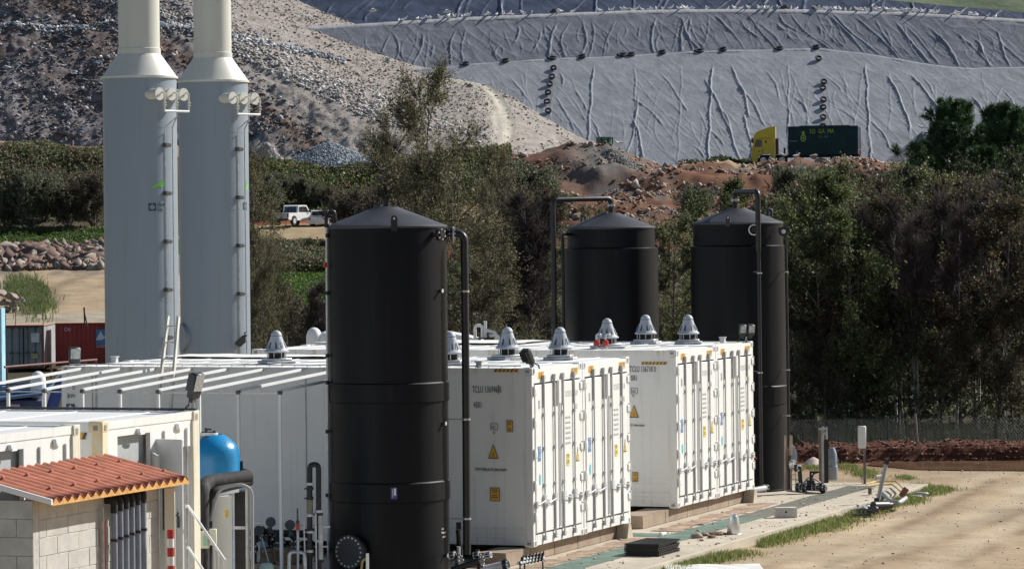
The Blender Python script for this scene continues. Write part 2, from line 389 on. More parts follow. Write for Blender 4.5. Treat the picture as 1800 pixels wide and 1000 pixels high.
def ground_at(px, Y):
    z = float(ground_z(np.array([px]), np.array([Y]))[0]); return Vector((wx(px, Y, z), Y, z))
# ---- waste mound
def smin(a, b, k): h = np.clip(.5 + .5 * (b - a) / k, 0, 1); return b * (1 - h) + a * h - k * h * (1 - h)
def waste_base(X, Y):
    bench = 362 + np.clip((X + 70) * .02, -1, 1)
    f = np.where(Y < bench, 18.96 + .62 * (Y - 350), 0)
    zb = 18.96 + .62 * (bench - 350)
    f = np.where((Y >= bench) & (Y < bench + 3.5), zb, f)
    f = np.where(Y >= bench + 3.5, zb + .62 * (Y - bench - 3.5), f)
    fl = 14.67 - .232 * X + .325 * (Y - 350) + .95 * np.exp(-((X + 1.5) / 6.0) ** 2)
    return smin(f, fl, 1.6)
def waste_z(X, Y):
    a = np.clip((-14 - X - (Y - 350) * .9) / 8, .2, 1)
    return waste_base(X, Y) + a * (1.3 * fbm(X * .3, Y * .25, 5, 81) + .7 * fbm(X * 1.2, Y * 1.1, 4, 91))
def flank_pt(px, py, lift=0.0):
    k = ((HY - py) - (px - HX) * ROLL) / F
    Yt = np.linspace(338, 392, 1100); Xt = (px - HX) / F * Yt; d = CZ + k * Yt - waste_base(Xt, Yt)
    i = np.argmax(d < 0) if (d < 0).any() else len(Yt) - 1
    return float(Xt[i]), float(Yt[i])
LE = [(752, 141), (800, 147), (836, 155), (852, 176), (862, 204), (866, 228), (860, 250), (846, 270)]
RE = [(758, 130), (812, 137), (856, 146), (882, 168), (900, 198), (909, 225), (904, 248), (886, 272)]
RLINE = [flank_pt((l[0] + r[0]) / 2, (l[1] + r[1]) / 2) for l, r in zip(LE, RE)]
wpx = np.arange(-500, 1090, 3.0); wy = np.concatenate([np.arange(337, 380, .3), np.arange(380, 440, .6)])
WPX, WY = np.meshgrid(wpx, wy)
WX = (WPX - HX) / F * WY; WZ = waste_z(WX, WY)
roadm = np.zeros(WX.shape)
for (xa, ya), (xb, yb) in zip(RLINE[:-1], RLINE[1:]):
    ux, uy = xb - xa, yb - ya; L2 = ux * ux + uy * uy; t = np.clip(((WX - xa) * ux + (WY - ya) * uy) / L2, 0, 1)
    roadm = np.maximum(roadm, np.exp(-(((WX - xa - t * ux) ** 2 + (WY - ya - t * uy) ** 2) / 3.4) ** 2))
WZ = WZ * (1 - roadm) + (waste_base(WX, WY) - .05) * roadm
wm = fbm(WX * .16, WY * .2, 5, 101); wm2 = fbm(WX * .7, WY * .8, 4, 111)
wc = np.zeros(WX.shape + (3,)) + np.array((.2, .185, .195))
wc = mixc((.15, .105, .085), wc, np.clip(wm * 4 + .1, 0, 1) * .9)
wc = mixc((.33, .32, .33), wc, np.clip(wm2 * 4, 0, 1) * .6)
tanw = sm(-33, -17, WX + (WY - 350) * .6 + wm * 8)
wc = mixc((.46, .405, .355), wc, tanw * .88)
wc = mixc((.44, .41, .38), wc, tanw * np.clip(wm2 * 4, 0, 1) * .8)
strk = np.exp(-(((WX + 27) + (WY - 350) * .95) / 2.3) ** 2) * (WX < -18)
wc = mixc((.17, .1, .07), wc, strk * .8)
waste_mat = mat('waste_soil', (1, 1, 1), 0.9, var=0.22, scale=1.1, bump=0.12, bscale=2.6, attr='col', spec=0.2)
np_mesh('waste_slope', np.stack([WX, WY, WZ], -1).reshape(-1, 3), grid_faces(*WX.shape), waste_mat, attr=np.clip(wc, 0, 1).reshape(-1, 3), smooth=True, kind='structure')
def chunks(name, pts, sizes, cols, m, flatz=0.6, kind='stuff', parent=None, seed=1):
    """many small irregular pieces (octahedra with jittered corners) joined in one mesh"""
    r = np.random.default_rng(seed); n = len(pts)
    base = np.array([(1, 0, 0), (0, 1, 0), (-1, 0, 0), (0, -1, 0), (0, 0, 1), (0, 0, -1)], float)
    v = base[None] * (0.6 + 0.8 * r.random((n, 6, 1))); v = v + r.normal(0, .18, (n, 6, 3))
    v[..., 0] *= (0.6 + r.random((n, 1)) * 1.3); v[..., 2] *= flatz * (0.5 + r.random((n, 1)))
    a = r.random(n) * 6.28; b = r.normal(0, .6, n)
    ca, sa = np.cos(a)[:, None], np.sin(a)[:, None]; cb, sb = np.cos(b)[:, None], np.sin(b)[:, None]
    x, y, z = v[..., 0], v[..., 1], v[..., 2]; y, z = y * cb - z * sb, y * sb + z * cb; x, y = x * ca - y * sa, x * sa + y * ca
    v = np.stack([x, y, z], -1) * np.asarray(sizes)[:, None, None] + np.asarray(pts)[:, None, :]
    fb = np.array([(0, 1, 4), (1, 2, 4), (2, 3, 4), (3, 0, 4), (1, 0, 5), (2, 1, 5), (3, 2, 5), (0, 3, 5)])
    f = (fb[None] + (np.arange(n) * 6)[:, None, None]).reshape(-1, 3)
    return np_mesh(name, v.reshape(-1, 3), f, m, attr=np.repeat(np.asarray(cols), 6, axis=0), kind=kind, parent=parent)
piece_mat = mat('loose_pieces', (1, 1, 1), 0.75, var=0.1, scale=3, attr='col')
N = 42000
x_ = rng.uniform(-72, 6, N); y_ = 340 + 46 * rng.random(N)
dens = fbm(x_ * .22, y_ * .2, 4, 121) + .3; keep = (rng.random(N) < np.clip(dens * 2.2, .08, 1)) & (x_ < to_px(0, 1) * 0 + 6)
x_, y_ = x_[keep], y_[keep]; n = len(x_)
pal = np.array([(.075, .07, .085), (.13, .135, .16), (.27, .265, .285), (.5, .49, .51), (.68, .67, .68), (.12, .2, .28), (.28, .22, .17), (.13, .1, .08), (.4, .16, .12), (.2, .3, .33)])
pw = np.array([.24, .2, .14, .11, .045, .08, .09, .07, .005, .02]); pw /= pw.sum()
cc = pal[rng.choice(len(pal), n, p=pw)]
tanx = (x_ + (y_ - 350) * .6) > -22
cc[tanx] = cc[tanx] * .4 + np.array((.5, .45, .4)) * .6
sz = rng.gamma(1.8, .052, n) + .035; sz[tanx] *= .55
chunks('waste_litter', np.stack([x_, y_, waste_z(x_, y_) + .05], 1), sz, cc, piece_mat, .5, seed=3)
# bright wrappers and film along the bench edge and the mound nose
N = 2600; x_ = rng.uniform(-66, -17, N); b_ = 362 + np.clip((x_ + 70) * .02, -1, 1) + rng.normal(0, .5, N)
cc = pal[rng.choice([2, 3, 4, 3, 5], N)]
chunks('bench_litter', np.stack([x_, b_, waste_z(x_, b_) + .1], 1), rng.uniform(.08, .26, N), cc, piece_mat, .5, seed=4)
N = 3600; yy_ = rng.uniform(345, 386, N); xx_ = -18.5 - (yy_ - 350) * 1.15 + np.abs(rng.normal(0, 5.5, N)) 
cc = np.array([(.62, .6, .57), (.45, .4, .35), (.74, .74, .73), (.25, .24, .25)])[rng.choice(4, N)]
chunks('nose_litter', np.stack([xx_, yy_, waste_z(xx_, yy_) + .05], 1), rng.uniform(.06, .24, N), cc, piece_mat, .6, seed=5)
# haul road on the flank
b = MB(); rows = []
for i in range(len(LE) * 4 - 3):
    t = i / 4; k = min(int(t), len(LE) - 2); f = t - k
    l_ = [LE[k][j] * (1 - f) + LE[k + 1][j] * f for j in (0, 1)]; r_ = [RE[k][j] * (1 - f) + RE[k + 1][j] * f for j in (0, 1)]
    row = []
    for q in range(9):
        px_ = l_[0] + (r_[0] - l_[0]) * q / 8; py_ = l_[1] + (r_[1] - l_[1]) * q / 8
        X, Y = flank_pt(px_, py_); rr = .3 * math.cos(q / 8 * 6.28 * 2) + (.5 if q == 8 else 0)
        row.append((X, Y, float(waste_base(np.array([X]), np.array([Y]))[0]) + (-.1 if q == 0 else .05) + rr * .2))
    rows.append(row)
vs = [v for r in rows for v in r]; b.add(vs, [tuple(f) for f in grid_faces(len(rows), 9).tolist()], 0, True)
haul = mat('haul_road_dust', (.5, .46, .38), .95, var=.12, scale=.8, bump=.03, bscale=4)
struct(b, 'haul_road', haul)
# ---- membrane covered slope in three tiers
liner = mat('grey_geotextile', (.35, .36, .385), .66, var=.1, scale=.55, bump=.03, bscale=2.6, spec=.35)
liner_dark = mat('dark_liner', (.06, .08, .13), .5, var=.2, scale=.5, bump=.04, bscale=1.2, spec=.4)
def kk(px, py): return ((HY - py) - (px - HX) * ROLL) / F
T1x = [560, 760, 850, 980, 1080, 1180, 1270, 1440, 1520, 1560, 1650, 1700, 1800, 2100]; T1y = [135, 122, 113, 105, 101, 95, 91, 87, 95, 102, 117, 122, 120, 122]
T2x = [400, 640, 800, 1000, 1100, 1200, 1400, 1600, 1800, 2100]; T2y = [60, 46, 36, 27, 23, 21, 21, 26, 38, 52]
def tiers(px):
    y1 = np.interp(px, T1x, T1y); k1 = kk(px, y1); Y1 = (11.7 - 245 - CZ) / (k1 - .7); z1 = 11.7 + .7 * (Y1 - 350)
    Y1b = Y1 + 1.6; z1b = z1 + .12
    y2 = np.interp(px, T2x, T2y); k2 = kk(px, y2); s2 = .82; Y2 = (z1b - s2 * Y1b - CZ) / (k2 - s2); z2 = z1b + s2 * (Y2 - Y1b)
    return Y1, z1, Y1b, z1b, Y2, z2
def wrinkles(S_, T_, specs, out):
    for s0, slope, t0, t1, amp, w, ph, cur in specs:
        mid = s0 + slope * (T_ - t0) + cur * np.sin((T_ - t0) / max(1e-3, (t1 - t0)) * 3.14) + .07 * np.sin(T_ * 1.1 + ph) + .02 * np.sin(T_ * 3.7 + ph * 2)
        win = sm(t0 - .3, t0 + .8, T_) * (1 - sm(t1 - 1.2, t1 + .2, T_))
        out += amp * win * np.exp(-((S_ - mid) / w) ** 2)
cpx = np.arange(520, 1960, 1.5)
Y1, z1, Y1b, z1b, Y2, z2 = tiers(cpx)
def tier_mesh(name, Ya, za, Yb, zb, nrow, specs, m, noise_amp):
    t = np.linspace(0, 1, nrow)[:, None]
    Y = Ya[None] * (1 - t) + Yb[None] * t; z = za[None] * (1 - t) + zb[None] * t
    X = (cpx[None] - HX) / F * Y
    Ls = np.sqrt((Yb - Ya) ** 2 + (zb - za) ** 2); T_ = t * Ls[None]
    d = noise_amp * (fbm(X * .35, T_ * .3, 3, 131) * .9 + .45 * fbm(X * 1.6 + T_ * .5, T_ * .9, 3, 141))
    # fine diagonal puckers
    d += noise_amp * .2 * (1 - np.abs(2 * vnoise(X * .9 + T_ * .55, T_ * .35, 17) - 1)) ** 6 * 1.6
    d += noise_amp * .16 * (1 - np.abs(2 * vnoise(X * .8 - T_ * .45, T_ * .5, 37) - 1)) ** 8 * 1.4
    wrinkles(X, T_, specs, d)
    nrm = np.array((-(zb - za).mean(), (Yb - Ya).mean())); nrm = nrm / np.linalg.norm(nrm)   # (Y, z) outward
    edge = np.minimum(1, t * 14) * np.minimum(1, (1 - t) * 14)
    Y2_ = Y + nrm[0] * d * (.25 + .75 * edge); z2_ = z + nrm[1] * d * (.25 + .75 * edge)
    return np_mesh(name, np.stack([X, Y2_, z2_], -1).reshape(-1, 3), grid_faces(nrow, len(cpx)), m, smooth=True, kind='structure')
def rs(seed, lo, hi, step, tmax, tilt, amp, w, jit=.8, full=.5):
    r = random.Random(seed); out = []; x = lo
    while x < hi:
        f = r.random() < full; t0 = 0 if f else r.uniform(0, tmax * .5); t1 = tmax if f else min(tmax, t0 + r.uniform(.25, .7) * tmax)
        out.append((x, r.uniform(*tilt), t0, t1, amp * r.uniform(.45, 1.2), w * r.uniform(.7, 1.4), r.random() * 9, r.uniform(-.7, .7)))
        x += step * r.uniform(1 - jit, 1 + jit)
    return out
# seams and long folds of the lower tier (T measured up from the foot)
sp1 = []
for px0, px1, a in ((1030, 1045, .3), (1120, 1118, .16), (1243, 1253, .38), (1385, 1387, .18), (1530, 1522, .3), (1190, 1200, .12)):
    Xb = (px0 - HX) / F * 350; Xt = (px1 - HX) / F * 366; sp1.append((Xb, (Xt - Xb) / 19.5, 0, 20, a * .33, .055, px0, 0))
for (xa, ya, xb, yb, a) in ((1130, 268, 1112, 190, .3), (1102, 170, 1160, 270, .0), (1300, 265, 1240, 120, .26), (1318, 190, 1285, 98, .3), (1322, 280, 1305, 180, .25), (1600, 215, 1560, 115, .33), (1668, 205, 1598, 112, .3), (1735, 205, 1705, 150, .28), (1285, 215, 1260, 165, .22),
        (1170, 205, 1105, 150, .2), (1208, 180, 1160, 110, .18), (1060, 255, 1040, 190, .18), (1100, 262, 1122, 150, .2), (1345, 205, 1290, 120, .22), (1420, 180, 1388, 150, .2), (1480, 145, 1440, 110, .16), (1510, 200, 1455, 165, .14), (1565, 245, 1525, 190, .2), (990, 135, 985, 108, .2), (1033, 180, 1010, 140, .2),
        (1240, 262, 1212, 235, .22), (1275, 240, 1235, 205, .2), (1010, 215, 975, 150, .18), (930, 160, 895, 118, .2), (1372, 160, 1345, 105, .16), (1640, 150, 1620, 118, .16), (1790, 190, 1760, 140, .16)):
    if a == 0: continue
    Ya_ = 238.7 / (.7 - kk(xa, ya)); Yb_ = 238.7 / (.7 - kk(xb, yb)); ta = (Ya_ - 350) * 1.22; tb = (Yb_ - 350) * 1.22
    Xa = (xa - HX) / F * Ya_; Xb = (xb - HX) / F * Yb_; sp1.append((Xa, (Xb - Xa) / max(.5, tb - ta), ta, tb, a * .42, .052, xa, .3))
sp1 += rs(5, -8, 68, .55, 19, (-.55, .25), .032, .05, full=.02)
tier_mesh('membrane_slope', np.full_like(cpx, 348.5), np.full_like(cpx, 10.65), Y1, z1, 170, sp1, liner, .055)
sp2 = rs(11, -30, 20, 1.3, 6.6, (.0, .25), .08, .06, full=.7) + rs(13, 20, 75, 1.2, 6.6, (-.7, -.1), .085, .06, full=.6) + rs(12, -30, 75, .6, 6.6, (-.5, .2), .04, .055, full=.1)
tier_mesh('membrane_slope', Y1b, z1b, Y2, z2, 70, sp2, mat('shaded_geotextile', (.24, .25, .285), .66, var=.12, scale=.55, bump=.03, bscale=2.6, spec=.35), .09)  # same geotextile, with the steeper tier's shade put into its colour
def strip(name, rows_, m):
    arr = np.stack(rows_, 0); return np_mesh(name, arr.reshape(-1, 3), grid_faces(arr.shape[0], arr.shape[1]), m, smooth=True, kind='structure')
def rowpt(Y, z, dz=0): return np.stack([(cpx - HX) / F * Y, Y, z + dz + .12 * fbm(cpx * .06, cpx * 0, 3, 5)], -1)
strip('membrane_bench', [rowpt(Y1 - .15, z1, -.1), rowpt(Y1 + .1, z1, .12), rowpt(Y1 + .8, z1, .05), rowpt(Y1b + .1, z1b, .02)], liner)
Y2b = Y2 + 4.5; z2b = z2 + .1
bench_dust = mat('dusty_bench', (.42, .42, .43), .8, var=.1, scale=.7, bump=.03, bscale=3)
strip('membrane_bench', [rowpt(Y2 - .2, z2, -.15), rowpt(Y2 + .15, z2, .25), rowpt(Y2 + .6, z2, .1), rowpt(Y2b, z2b, 0)], bench_dust)
T3x = [400, 1500, 1560, 1640, 1800, 2100]; T3y = [-95, -12, 0, 8, 22, 40]
y3 = np.interp(cpx, T3x, T3y); k3 = kk(cpx, y3); s3 = .62; Y3 = (z2b - s3 * Y2b - CZ) / (k3 - s3); z3 = z2b + s3 * (Y3 - Y2b)
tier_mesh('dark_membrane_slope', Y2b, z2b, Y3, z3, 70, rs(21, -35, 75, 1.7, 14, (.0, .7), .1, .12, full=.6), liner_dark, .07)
# a small dark lined heap by the pines
Yh = 343.0
b = MB(); nh = 26; rows = []
for i in range(14):
    t = i / 13
    row = []
    for j in range(nh):
        q = j / (nh - 1); xl = 1545 + 75 * t; xr = 1800 - 25 * t
        px_ = xl + (xr - xl) * q; Yv = Yh + 4.2 * t; zt = 11.0 + 3.5 * t
        zt += .05 * math.sin(q * 60 + t * 7) + .03 * math.sin(q * 143)
        row.append((wx(px_, Yv, zt), Yv, zt))
    rows.append(row)
b.add([v for r in rows for v in r], [tuple(f) for f in grid_faces(14, nh).tolist()], 0, True)
struct(b, 'lined_heap', mat('dusty_dark_liner', (.17, .18, .2), .6, var=.2, scale=.6, bump=.04, bscale=2))
# far green hill
gy = np.linspace(395, 900, 50); gx = np.arange(-400, 2600, 40.0); GX, GY = np.meshgrid(gx, gy)
gz = 22 + (GY - 395) * .35 + 6 * fbm(GX * .004, GY * .02, 4, 7) + (GX < 1400) * 0
gz = np.minimum(gz, 140); np_mesh('far_hill', np.stack([(GX - HX) / F * GY, GY, gz], -1).reshape(-1, 3), grid_faces(*GX.shape),
    mat('far_hill_grass', (.16, .2, .1), .95, var=.3, scale=.08, bump=.2, bscale=.8, col2=(.07, .1, .05)), smooth=True, kind='structure')
# heaps of crushed stone
stone_mat = mat('crushed_stone', (1, 1, 1), .85, var=.12, scale=2, attr='col')
def heap(px, pyt, pyb, wpx_, Y, label, col, seed):
    base = P(px, pyb, Y); h = zat(pyt, px, Y) - base.z; r = wpx_ / F * Y / 2
    rr = np.linspace(0, 1, 22)[:, None]; aa = np.linspace(0, 2 * np.pi, 61)[None]
    prof = (1 - rr) * .82 + .18 * np.cos(rr * 1.57)
    x = rr * r * np.cos(aa) * (1 + .18 * np.sin(aa * 2 + seed)); y = rr * r * .9 * np.sin(aa)
    z = h * prof * (1 + .0 * aa) + .22 * fbm(x * .8 + seed, y * .8, 3, seed) * (rr > .02)
    t = thing('stone_heap', label, 'heap', (base.x, Y, base.z))
    np_mesh('heap_core', np.stack([x, y, z], -1).reshape(-1, 3), grid_faces(22, 61), mat('heap_' + str(seed), col, .95, var=.15, scale=2, bump=.05, bscale=8), smooth=True, parent=t)
    r2 = np.random.default_rng(seed); n = 5200; q = np.sqrt(r2.random(n)); a = r2.random(n) * 6.28
    x = q * r * np.cos(a) * (1 + .18 * np.sin(a * 2 + seed)); y = q * r * .9 * np.sin(a); z = h * ((1 - q) * .82 + .18 * np.cos(q * 1.57)) + .22 * fbm(x * .8 + seed, y * .8, 3, seed)
    cl = np.array(col)[None] * (.55 + r2.random((n, 1)) * 1.1)
    chunks('loose_stone', np.stack([x, y, z], 1), r2.uniform(.05, .13, n), np.clip(cl, 0, 1), stone_mat, .8, parent=t, seed=seed)
heap(578, 249, 296, 195, 326, 'wide heap of blue-grey crushed stone at the foot of the waste slope', (.27, .3, .33), 3)
heap(468, 250, 282, 62, 329, 'small pale sandy heap beside the second grey silo', (.36, .34, .33), 4)
heap(1075, 262, 312, 170, 319, 'dark gravel heap on the red earth below the green box', (.17, .165, .155), 6)
# ================================================================== SLAB, PATH, BANK
b = MB(); 
c4 = [S(-42, -2.03), S(18.3, -2.03), S(18.3, 32), S(-42, 32)]
nU = 30
vs = []; fs = []
for i in range(nU + 1):
    uu_ = -42 + 60.3 * i / nU; e = .03 * math.sin(i * 1.7)
    vs += [S(uu_, -2.03 + e, -.5), S(uu_, -2.03 + e, -.012), S(uu_, -2.015 + e, 0), S(uu_, 32, 0), S(uu_, 32, -.5)]
for i in range(nU):
    for k in range(4): fs.append((i * 5 + k, i * 5 + k + 1, (i + 1) * 5 + k + 1, (i + 1) * 5 + k))
fs.append((0, 4, 3, 2, 1)); fs.append(tuple(nU * 5 + k for k in range(5)))
b.add(vs, fs); struct(b, 'concrete_slab', concrete)
green = mat('green_path_paint', (.12, .19, .15), .8, var=.2, scale=2.5, grime=(.3, .27, .2, .6))
dgreen = mat('worn_dark_path', (.13, .13, .1), .85, var=.2, scale=2.5, grime=(.3, .27, .2, .5))
b = MB(); 
def band(b, u0, u1, v0, v1, z, n=24, mi=0, jit=.02):
    vs = []; r = random.Random(3)
    for i in range(n + 1):
        u = u0 + (u1 - u0) * i / n; vs += [S(u, v0 + r.uniform(-jit, jit), z), S(u, v1 + r.uniform(-jit, jit), z)]
    b.add(vs, [(i * 2, i * 2 + 1, i * 2 + 3, i * 2 + 2) for i in range(n)], mi)
band(b, -12, 9.2, -1.12, -.52, .004); band(b, 4.9, 5.6, -.5, 1.5, .004, 6, 0); band(b, 9.2, 17.4, -1.15, -.55, .004, 14, 1)
struct(b, 'painted_path', [green, dgreen])
stain = mat('rust_stain', (.36, .25, .17), .9, var=.3, scale=2.2, grime=(.5, .43, .34, 1.0))
b = MB(); band(b, -1.2, 4.6, -.5, -.1, .008, 30, 0, .09); band(b, 6.0, 12.6, -.48, .0, .008, 30, 0, .09); band(b, -6, -1.5, -.45, .2, .008, 16, 0, .09)
struct(b, 'rust_stain', stain)
# bank of red soil in front of the fence
bx = np.arange(1372, 2100, 1.6); ts = np.linspace(0, 1, 15)
prof_y = np.interp(ts, [0, .12, .3, .55, .8, 1], [82.2, 82.45, 82.7, 83.3, 84.2, 86]); prof_z = np.interp(ts, [0, .12, .3, .55, .8, 1], [-.2, -.1, .16, .25, .2, -.2])
BX, TT = np.meshgrid(bx, ts); BY = np.interp(TT, ts, prof_y); BZ = np.interp(TT, ts, prof_z)
BXX = (BX - HX) / F * BY; hh = .75 + .5 * vnoise(BXX * .5, BXX * 0, 3)
BZ = np.where(BZ > 0, BZ * hh, BZ) + (.2 * fbm(BXX * 2.2, TT * 5, 4, 8)) * np.minimum(1, TT * 6); BY = BY + .3 * fbm(BXX * 1.6, TT * 3, 3, 18)
bc = np.zeros(BX.shape + (3,)) + np.array((.12, .045, .028)); bc = mixc((.2, .09, .05), bc, np.clip(fbm(BXX * 3, TT * 9, 3, 5) * 4, 0, 1))
BANK = (BXX, BY, BZ)
np_mesh('earth_bank', np.stack([BXX, BY, BZ], -1).reshape(-1, 3), grid_faces(*BX.shape), soil, attr=bc.reshape(-1, 3), smooth=False, kind='structure')
water = mat('muddy_water', (.2, .12, .07), .08, var=.1, scale=.5, spec=.6)
b = MB(); pts = [(1560, 80.6), (1600, 79.8), (1700, 79.3), (1800, 79.0), (2000, 79), (2000, 82.6), (1560, 82.6), (1520, 81.5)]
b.add([(wx(x, y, -.12), y, -.128) for x, y in pts], [tuple(range(len(pts)))]); struct(b, 'puddle', water)
# ================================================================== CONTAINERS
W_, H_, L_ = 2.438, 2.9, 8.55
worn_white = mat('worn_white_paint', (.78, .77, .74), .5, var=.05, scale=4, grime=(.42, .27, .15, .75))
casting_slot = mat('casting_slot', (.3, .3, .29), .7, var=.1)
MS = lambda v, z: frame((-.0, v, z), (0, -1, 0), (0, 0, 1))     # on the long side, reading towards the door end
MD = lambda x, z: frame((x, 0, z), (1, 0, 0), (0, 0, 1))        # on the door end
def reefer(label, pos, group):
    t = thing('refrigerated_container', label, 'container', pos, ANG, group)
    for x in (0, W_ - .1):
        for y in (0, L_ - .12): b = MB(); b.box((x, y, .118), (x + .1, y + .12, H_ - .118), bev=.008); b.build('corner_post', white, t)
    for x in (-.004, W_ - .174):
        for y in (-.006, L_ - .17):
            for z in (0, H_ - .114):
                c_ = MB(); c_.box((x, y, z), (x + .178, y + .17, z + .118), 0, None, .012)
                yy = y - .002 if y < 1 else y + .172
                c_.box((x + .055, yy - .003, z + .025), (x + .12, yy + .003, z + .093), 1)
                xx = x - .001 if x < 1 else x + .179
                c_.box((xx - .003, y + .05, z + .035), (xx + .003, y + .12, z + .083), 1); c_.build('corner_casting', [worn_white, casting_slot], t)
    b = MB()
    b.box((.012, .12, .16), (.05, L_ - .12, H_ - .1)); b.box((W_ - .05, .12, .16), (W_ - .012, L_ - .12, H_ - .1))
    b.build('side_panel', white, t)
    b = MB()
    for x in (.004, W_ - .064):
        b.box((x, .12, H_ - .1), (x + .06, L_ - .12, H_ - .002)); b.box((x, .12, .03), (x + .06, L_ - .12, .16))
        b.box((x - .012 if x < 1 else x + .06, .17, .285), (x if x < 1 else x + .072, L_ - .17, .31)); 
        b.box((x - .004 if x < 1 else x + .058, .17, .2), (x if x < 1 else x + .064, L_ - .17, .215))
    b.build('side_rail', worn_white, t)
    b = MB(); b.box((.07, .1, H_ - .05), (W_ - .07, L_ - .05, H_ - .012))
    for i in range(14): y = .5 + i * .58; b.box((.1, y, H_ - .012), (W_ - .1, y + .05, H_ - .004))
    b.build('roof', white, t)
    b = MB(); b.box((.08, L_ - .1, .15), (W_ - .08, L_ - .03, H_ - .08)); b.box((.1, .3, .1), (W_ - .1, L_ - .2, .16), 1); b.build('end_wall', [white, dark], t)
    b = MB(); b.box((.1, .0, H_ - .25), (W_ - .1, .1, H_ - .02)); b.build('door_header', white, t)
    b = MB(); b.box((.1, -.004, .02), (W_ - .1, .12, .19)); 
    b.build('door_sill', worn_white, t)
    b = MB(); b.box((.1, .03, .19), (W_ - .1, .1, H_ - .25)); b.build('door_gasket', gasket, t)
    xm = W_ / 2
    rods = [[.47, .98], [1.40, 1.94]]
    for d, (x0, x1) in enumerate(((.125, xm - .012), (xm + .012, W_ - .125))):
        b = MB(); b.box((x0, -.012, .215), (x1, .028, H_ - .28), 0, None, .01)
        dr = b.build('door', white, t)
        hx = x0 if d == 0 else x1
        for k in range(5):
            z = .42 + k * .51; h = MB(); h.box((hx - .05, -.03, z), (hx + .05, -.013, z + .12), 0, None, .006)
            h.box((hx - .035, -.033, z + .02), (hx + .035, -.0295, z + .1), 1); h.tube([(hx - (.075 if d == 0 else -.075), -.02, z - .02), (hx - (.075 if d == 0 else -.075), -.02, z + .15)], .018, 8, 0)
            h.build('hinge', [white, white_clean], dr)
        for rx in rods[d]:
            r = MB(); r.tube([(rx, -.036, .1), (rx, -.036, H_ - .14)], .015, 8)
            for (za, zb) in ((.2, .66), (H_ - .66, H_ - .2)): r.box((rx - .02, -.03, za), (rx + .02, -.0125, zb), 1)
            for z in (.12, H_ - .17): r.box((rx - .03, -.055, z - .04), (rx + .03, -.006, z + .04), 1)
            for z in (.95, 1.55, 2.1): r.box((rx - .026, -.052, z), (rx + .03, -.0125, z + .05), 1)
            r.build('lock_rod', [rodm, gasket_lt], dr)
            s = 1 if d == 0 else -1
            hd = MB(); hd.tube([(rx, -.05, .74), (rx - .1 * s, -.06, .72), (rx - .34 * s, -.055, .68)], .009, 6); hd.box((rx - .4 * s, -.05, .63), (rx - .3 * s, -.0125, .74)); hd.box((rx - .05, -.06, .68), (rx + .05, -.0125, .82))
            hd.build('handle', rodm, dr)
    b = MB(); b.tube([(xm + .02, -.03, .25), (xm + .02, -.03, H_ - .5)], .014, 6); b.box((xm - .07, -.055, H_ - .62), (xm + .03, -.0125, H_ - .24)); b.build('door_seal_strip', white_clean, t)
    # hazard stripes on the header
    for (xa, n_) in ((.28, 3), (1.86, 4)):
        for k in range(n_):
            x = xa + k * .085; flat(t, 'hazard_stripe', yellow, [(x, -.055), (x + .05, -.055), (x + .085, .055), (x + .035, .055)], MD(0, H_ - .13))
            flat(t, 'hazard_stripe', ink, [(x + .05, -.055), (x + .07, -.055), (x + .105, .055), (x + .085, .055)], MD(0, H_ - .13))
    return t
rodm = mat('lock_rod_zinc', (.62, .63, .63), .45, .3, var=.08)
gasket_lt = mat('weathered_fitting', (.5, .51, .52), .6, .1, var=.15, scale=8)
ink_ghost = mat('ghost_ink', (.62, .63, .64), .6, var=.1)
def warn_tri(t, M, w=.2, h=.26):
    flat(t, 'warning_triangle', ink, [(-w / 2, -h / 2), (w / 2, -h / 2), (0, h / 2)], M, .002)
    flat(t, 'warning_triangle', yellow if w > .16 else bright_yellow, [(-w / 2 * .8, -h / 2 * .84), (w / 2 * .8, -h / 2 * .84), (0, h / 2 * .74)], M, .005)
    for k in range(3): flat(t, 'warning_print', ink, rect(w * (.3 - .06 * k), h * .035, 0, -h * .3 + k * h * .1), M, .007)
def label_st(t, M, w, h, m, inkm=None, n=4, border=None):
    if border: flat(t, 'warning_label', border, rect(w + .02, h + .02), M, .002)
    flat(t, 'warning_label', m, rect(w, h), M, .0045)
    for k in range(n):
        if k % 3 == 2: continue
        flat(t, 'label_print', inkm or ink, rect(w * (.75 - .2 * (k % 2)), h * .07, 0, h * (.36 - k * .74 / max(1, n - 1))), M, .0065)
def door_marks(t, blues=True, num='TCLU 136946 0', grey_tag=False):
    label_st(t, MD(.28, 1.5) @ Matrix.Translation((0, 0, .013)), .13, .24, st_blue if not grey_tag else gasket_lt, ink_faint, 6)
    label_st(t, MD(.3, 2.3) @ Matrix.Translation((0, 0, .013)), .06, .14, ink_faint, st_blue, 5)
    flat(t, 'round_sticker', st_teal, [(.045 * math.cos(a * .5236), .09 * math.sin(a * .5236)) for a in range(12)], MD(.3, 1.08) @ Matrix.Translation((0, 0, .013)))
    label_st(t, MD(1.66, 1.32) @ Matrix.Translation((0, 0, .013)), .13, .2, bright_yellow, ink, 6)
    warn_tri(t, MD(2.14, 1.38) @ Matrix.Translation((0, 0, .013)), .16, .24)
    text(num, .15, ink_ghost, t, MD(1.55, 2.36) @ Matrix.Translation((0, 0, .014)), .62)
    text('45R1', .13, ink_ghost, t, MD(1.98, 2.14) @ Matrix.Translation((0, 0, .014)), .62)
    for k in range(6): text('MAX. G. KG  TARE', .05, ink_ghost, t, MD(1.55, 2.0 - k * .085) @ Matrix.Translation((0, 0, .014)), .6)
    text('UIC RAILWAY TRANSPORT', .05, ink_ghost, t, MD(.5, .62) @ Matrix.Translation((0, 0, .014)), .8)
def side_marks(t, num, vx, zx, full=True):
    """vx(px), zx(py): photo based distances along the side and heights"""
    pass
zb = .24
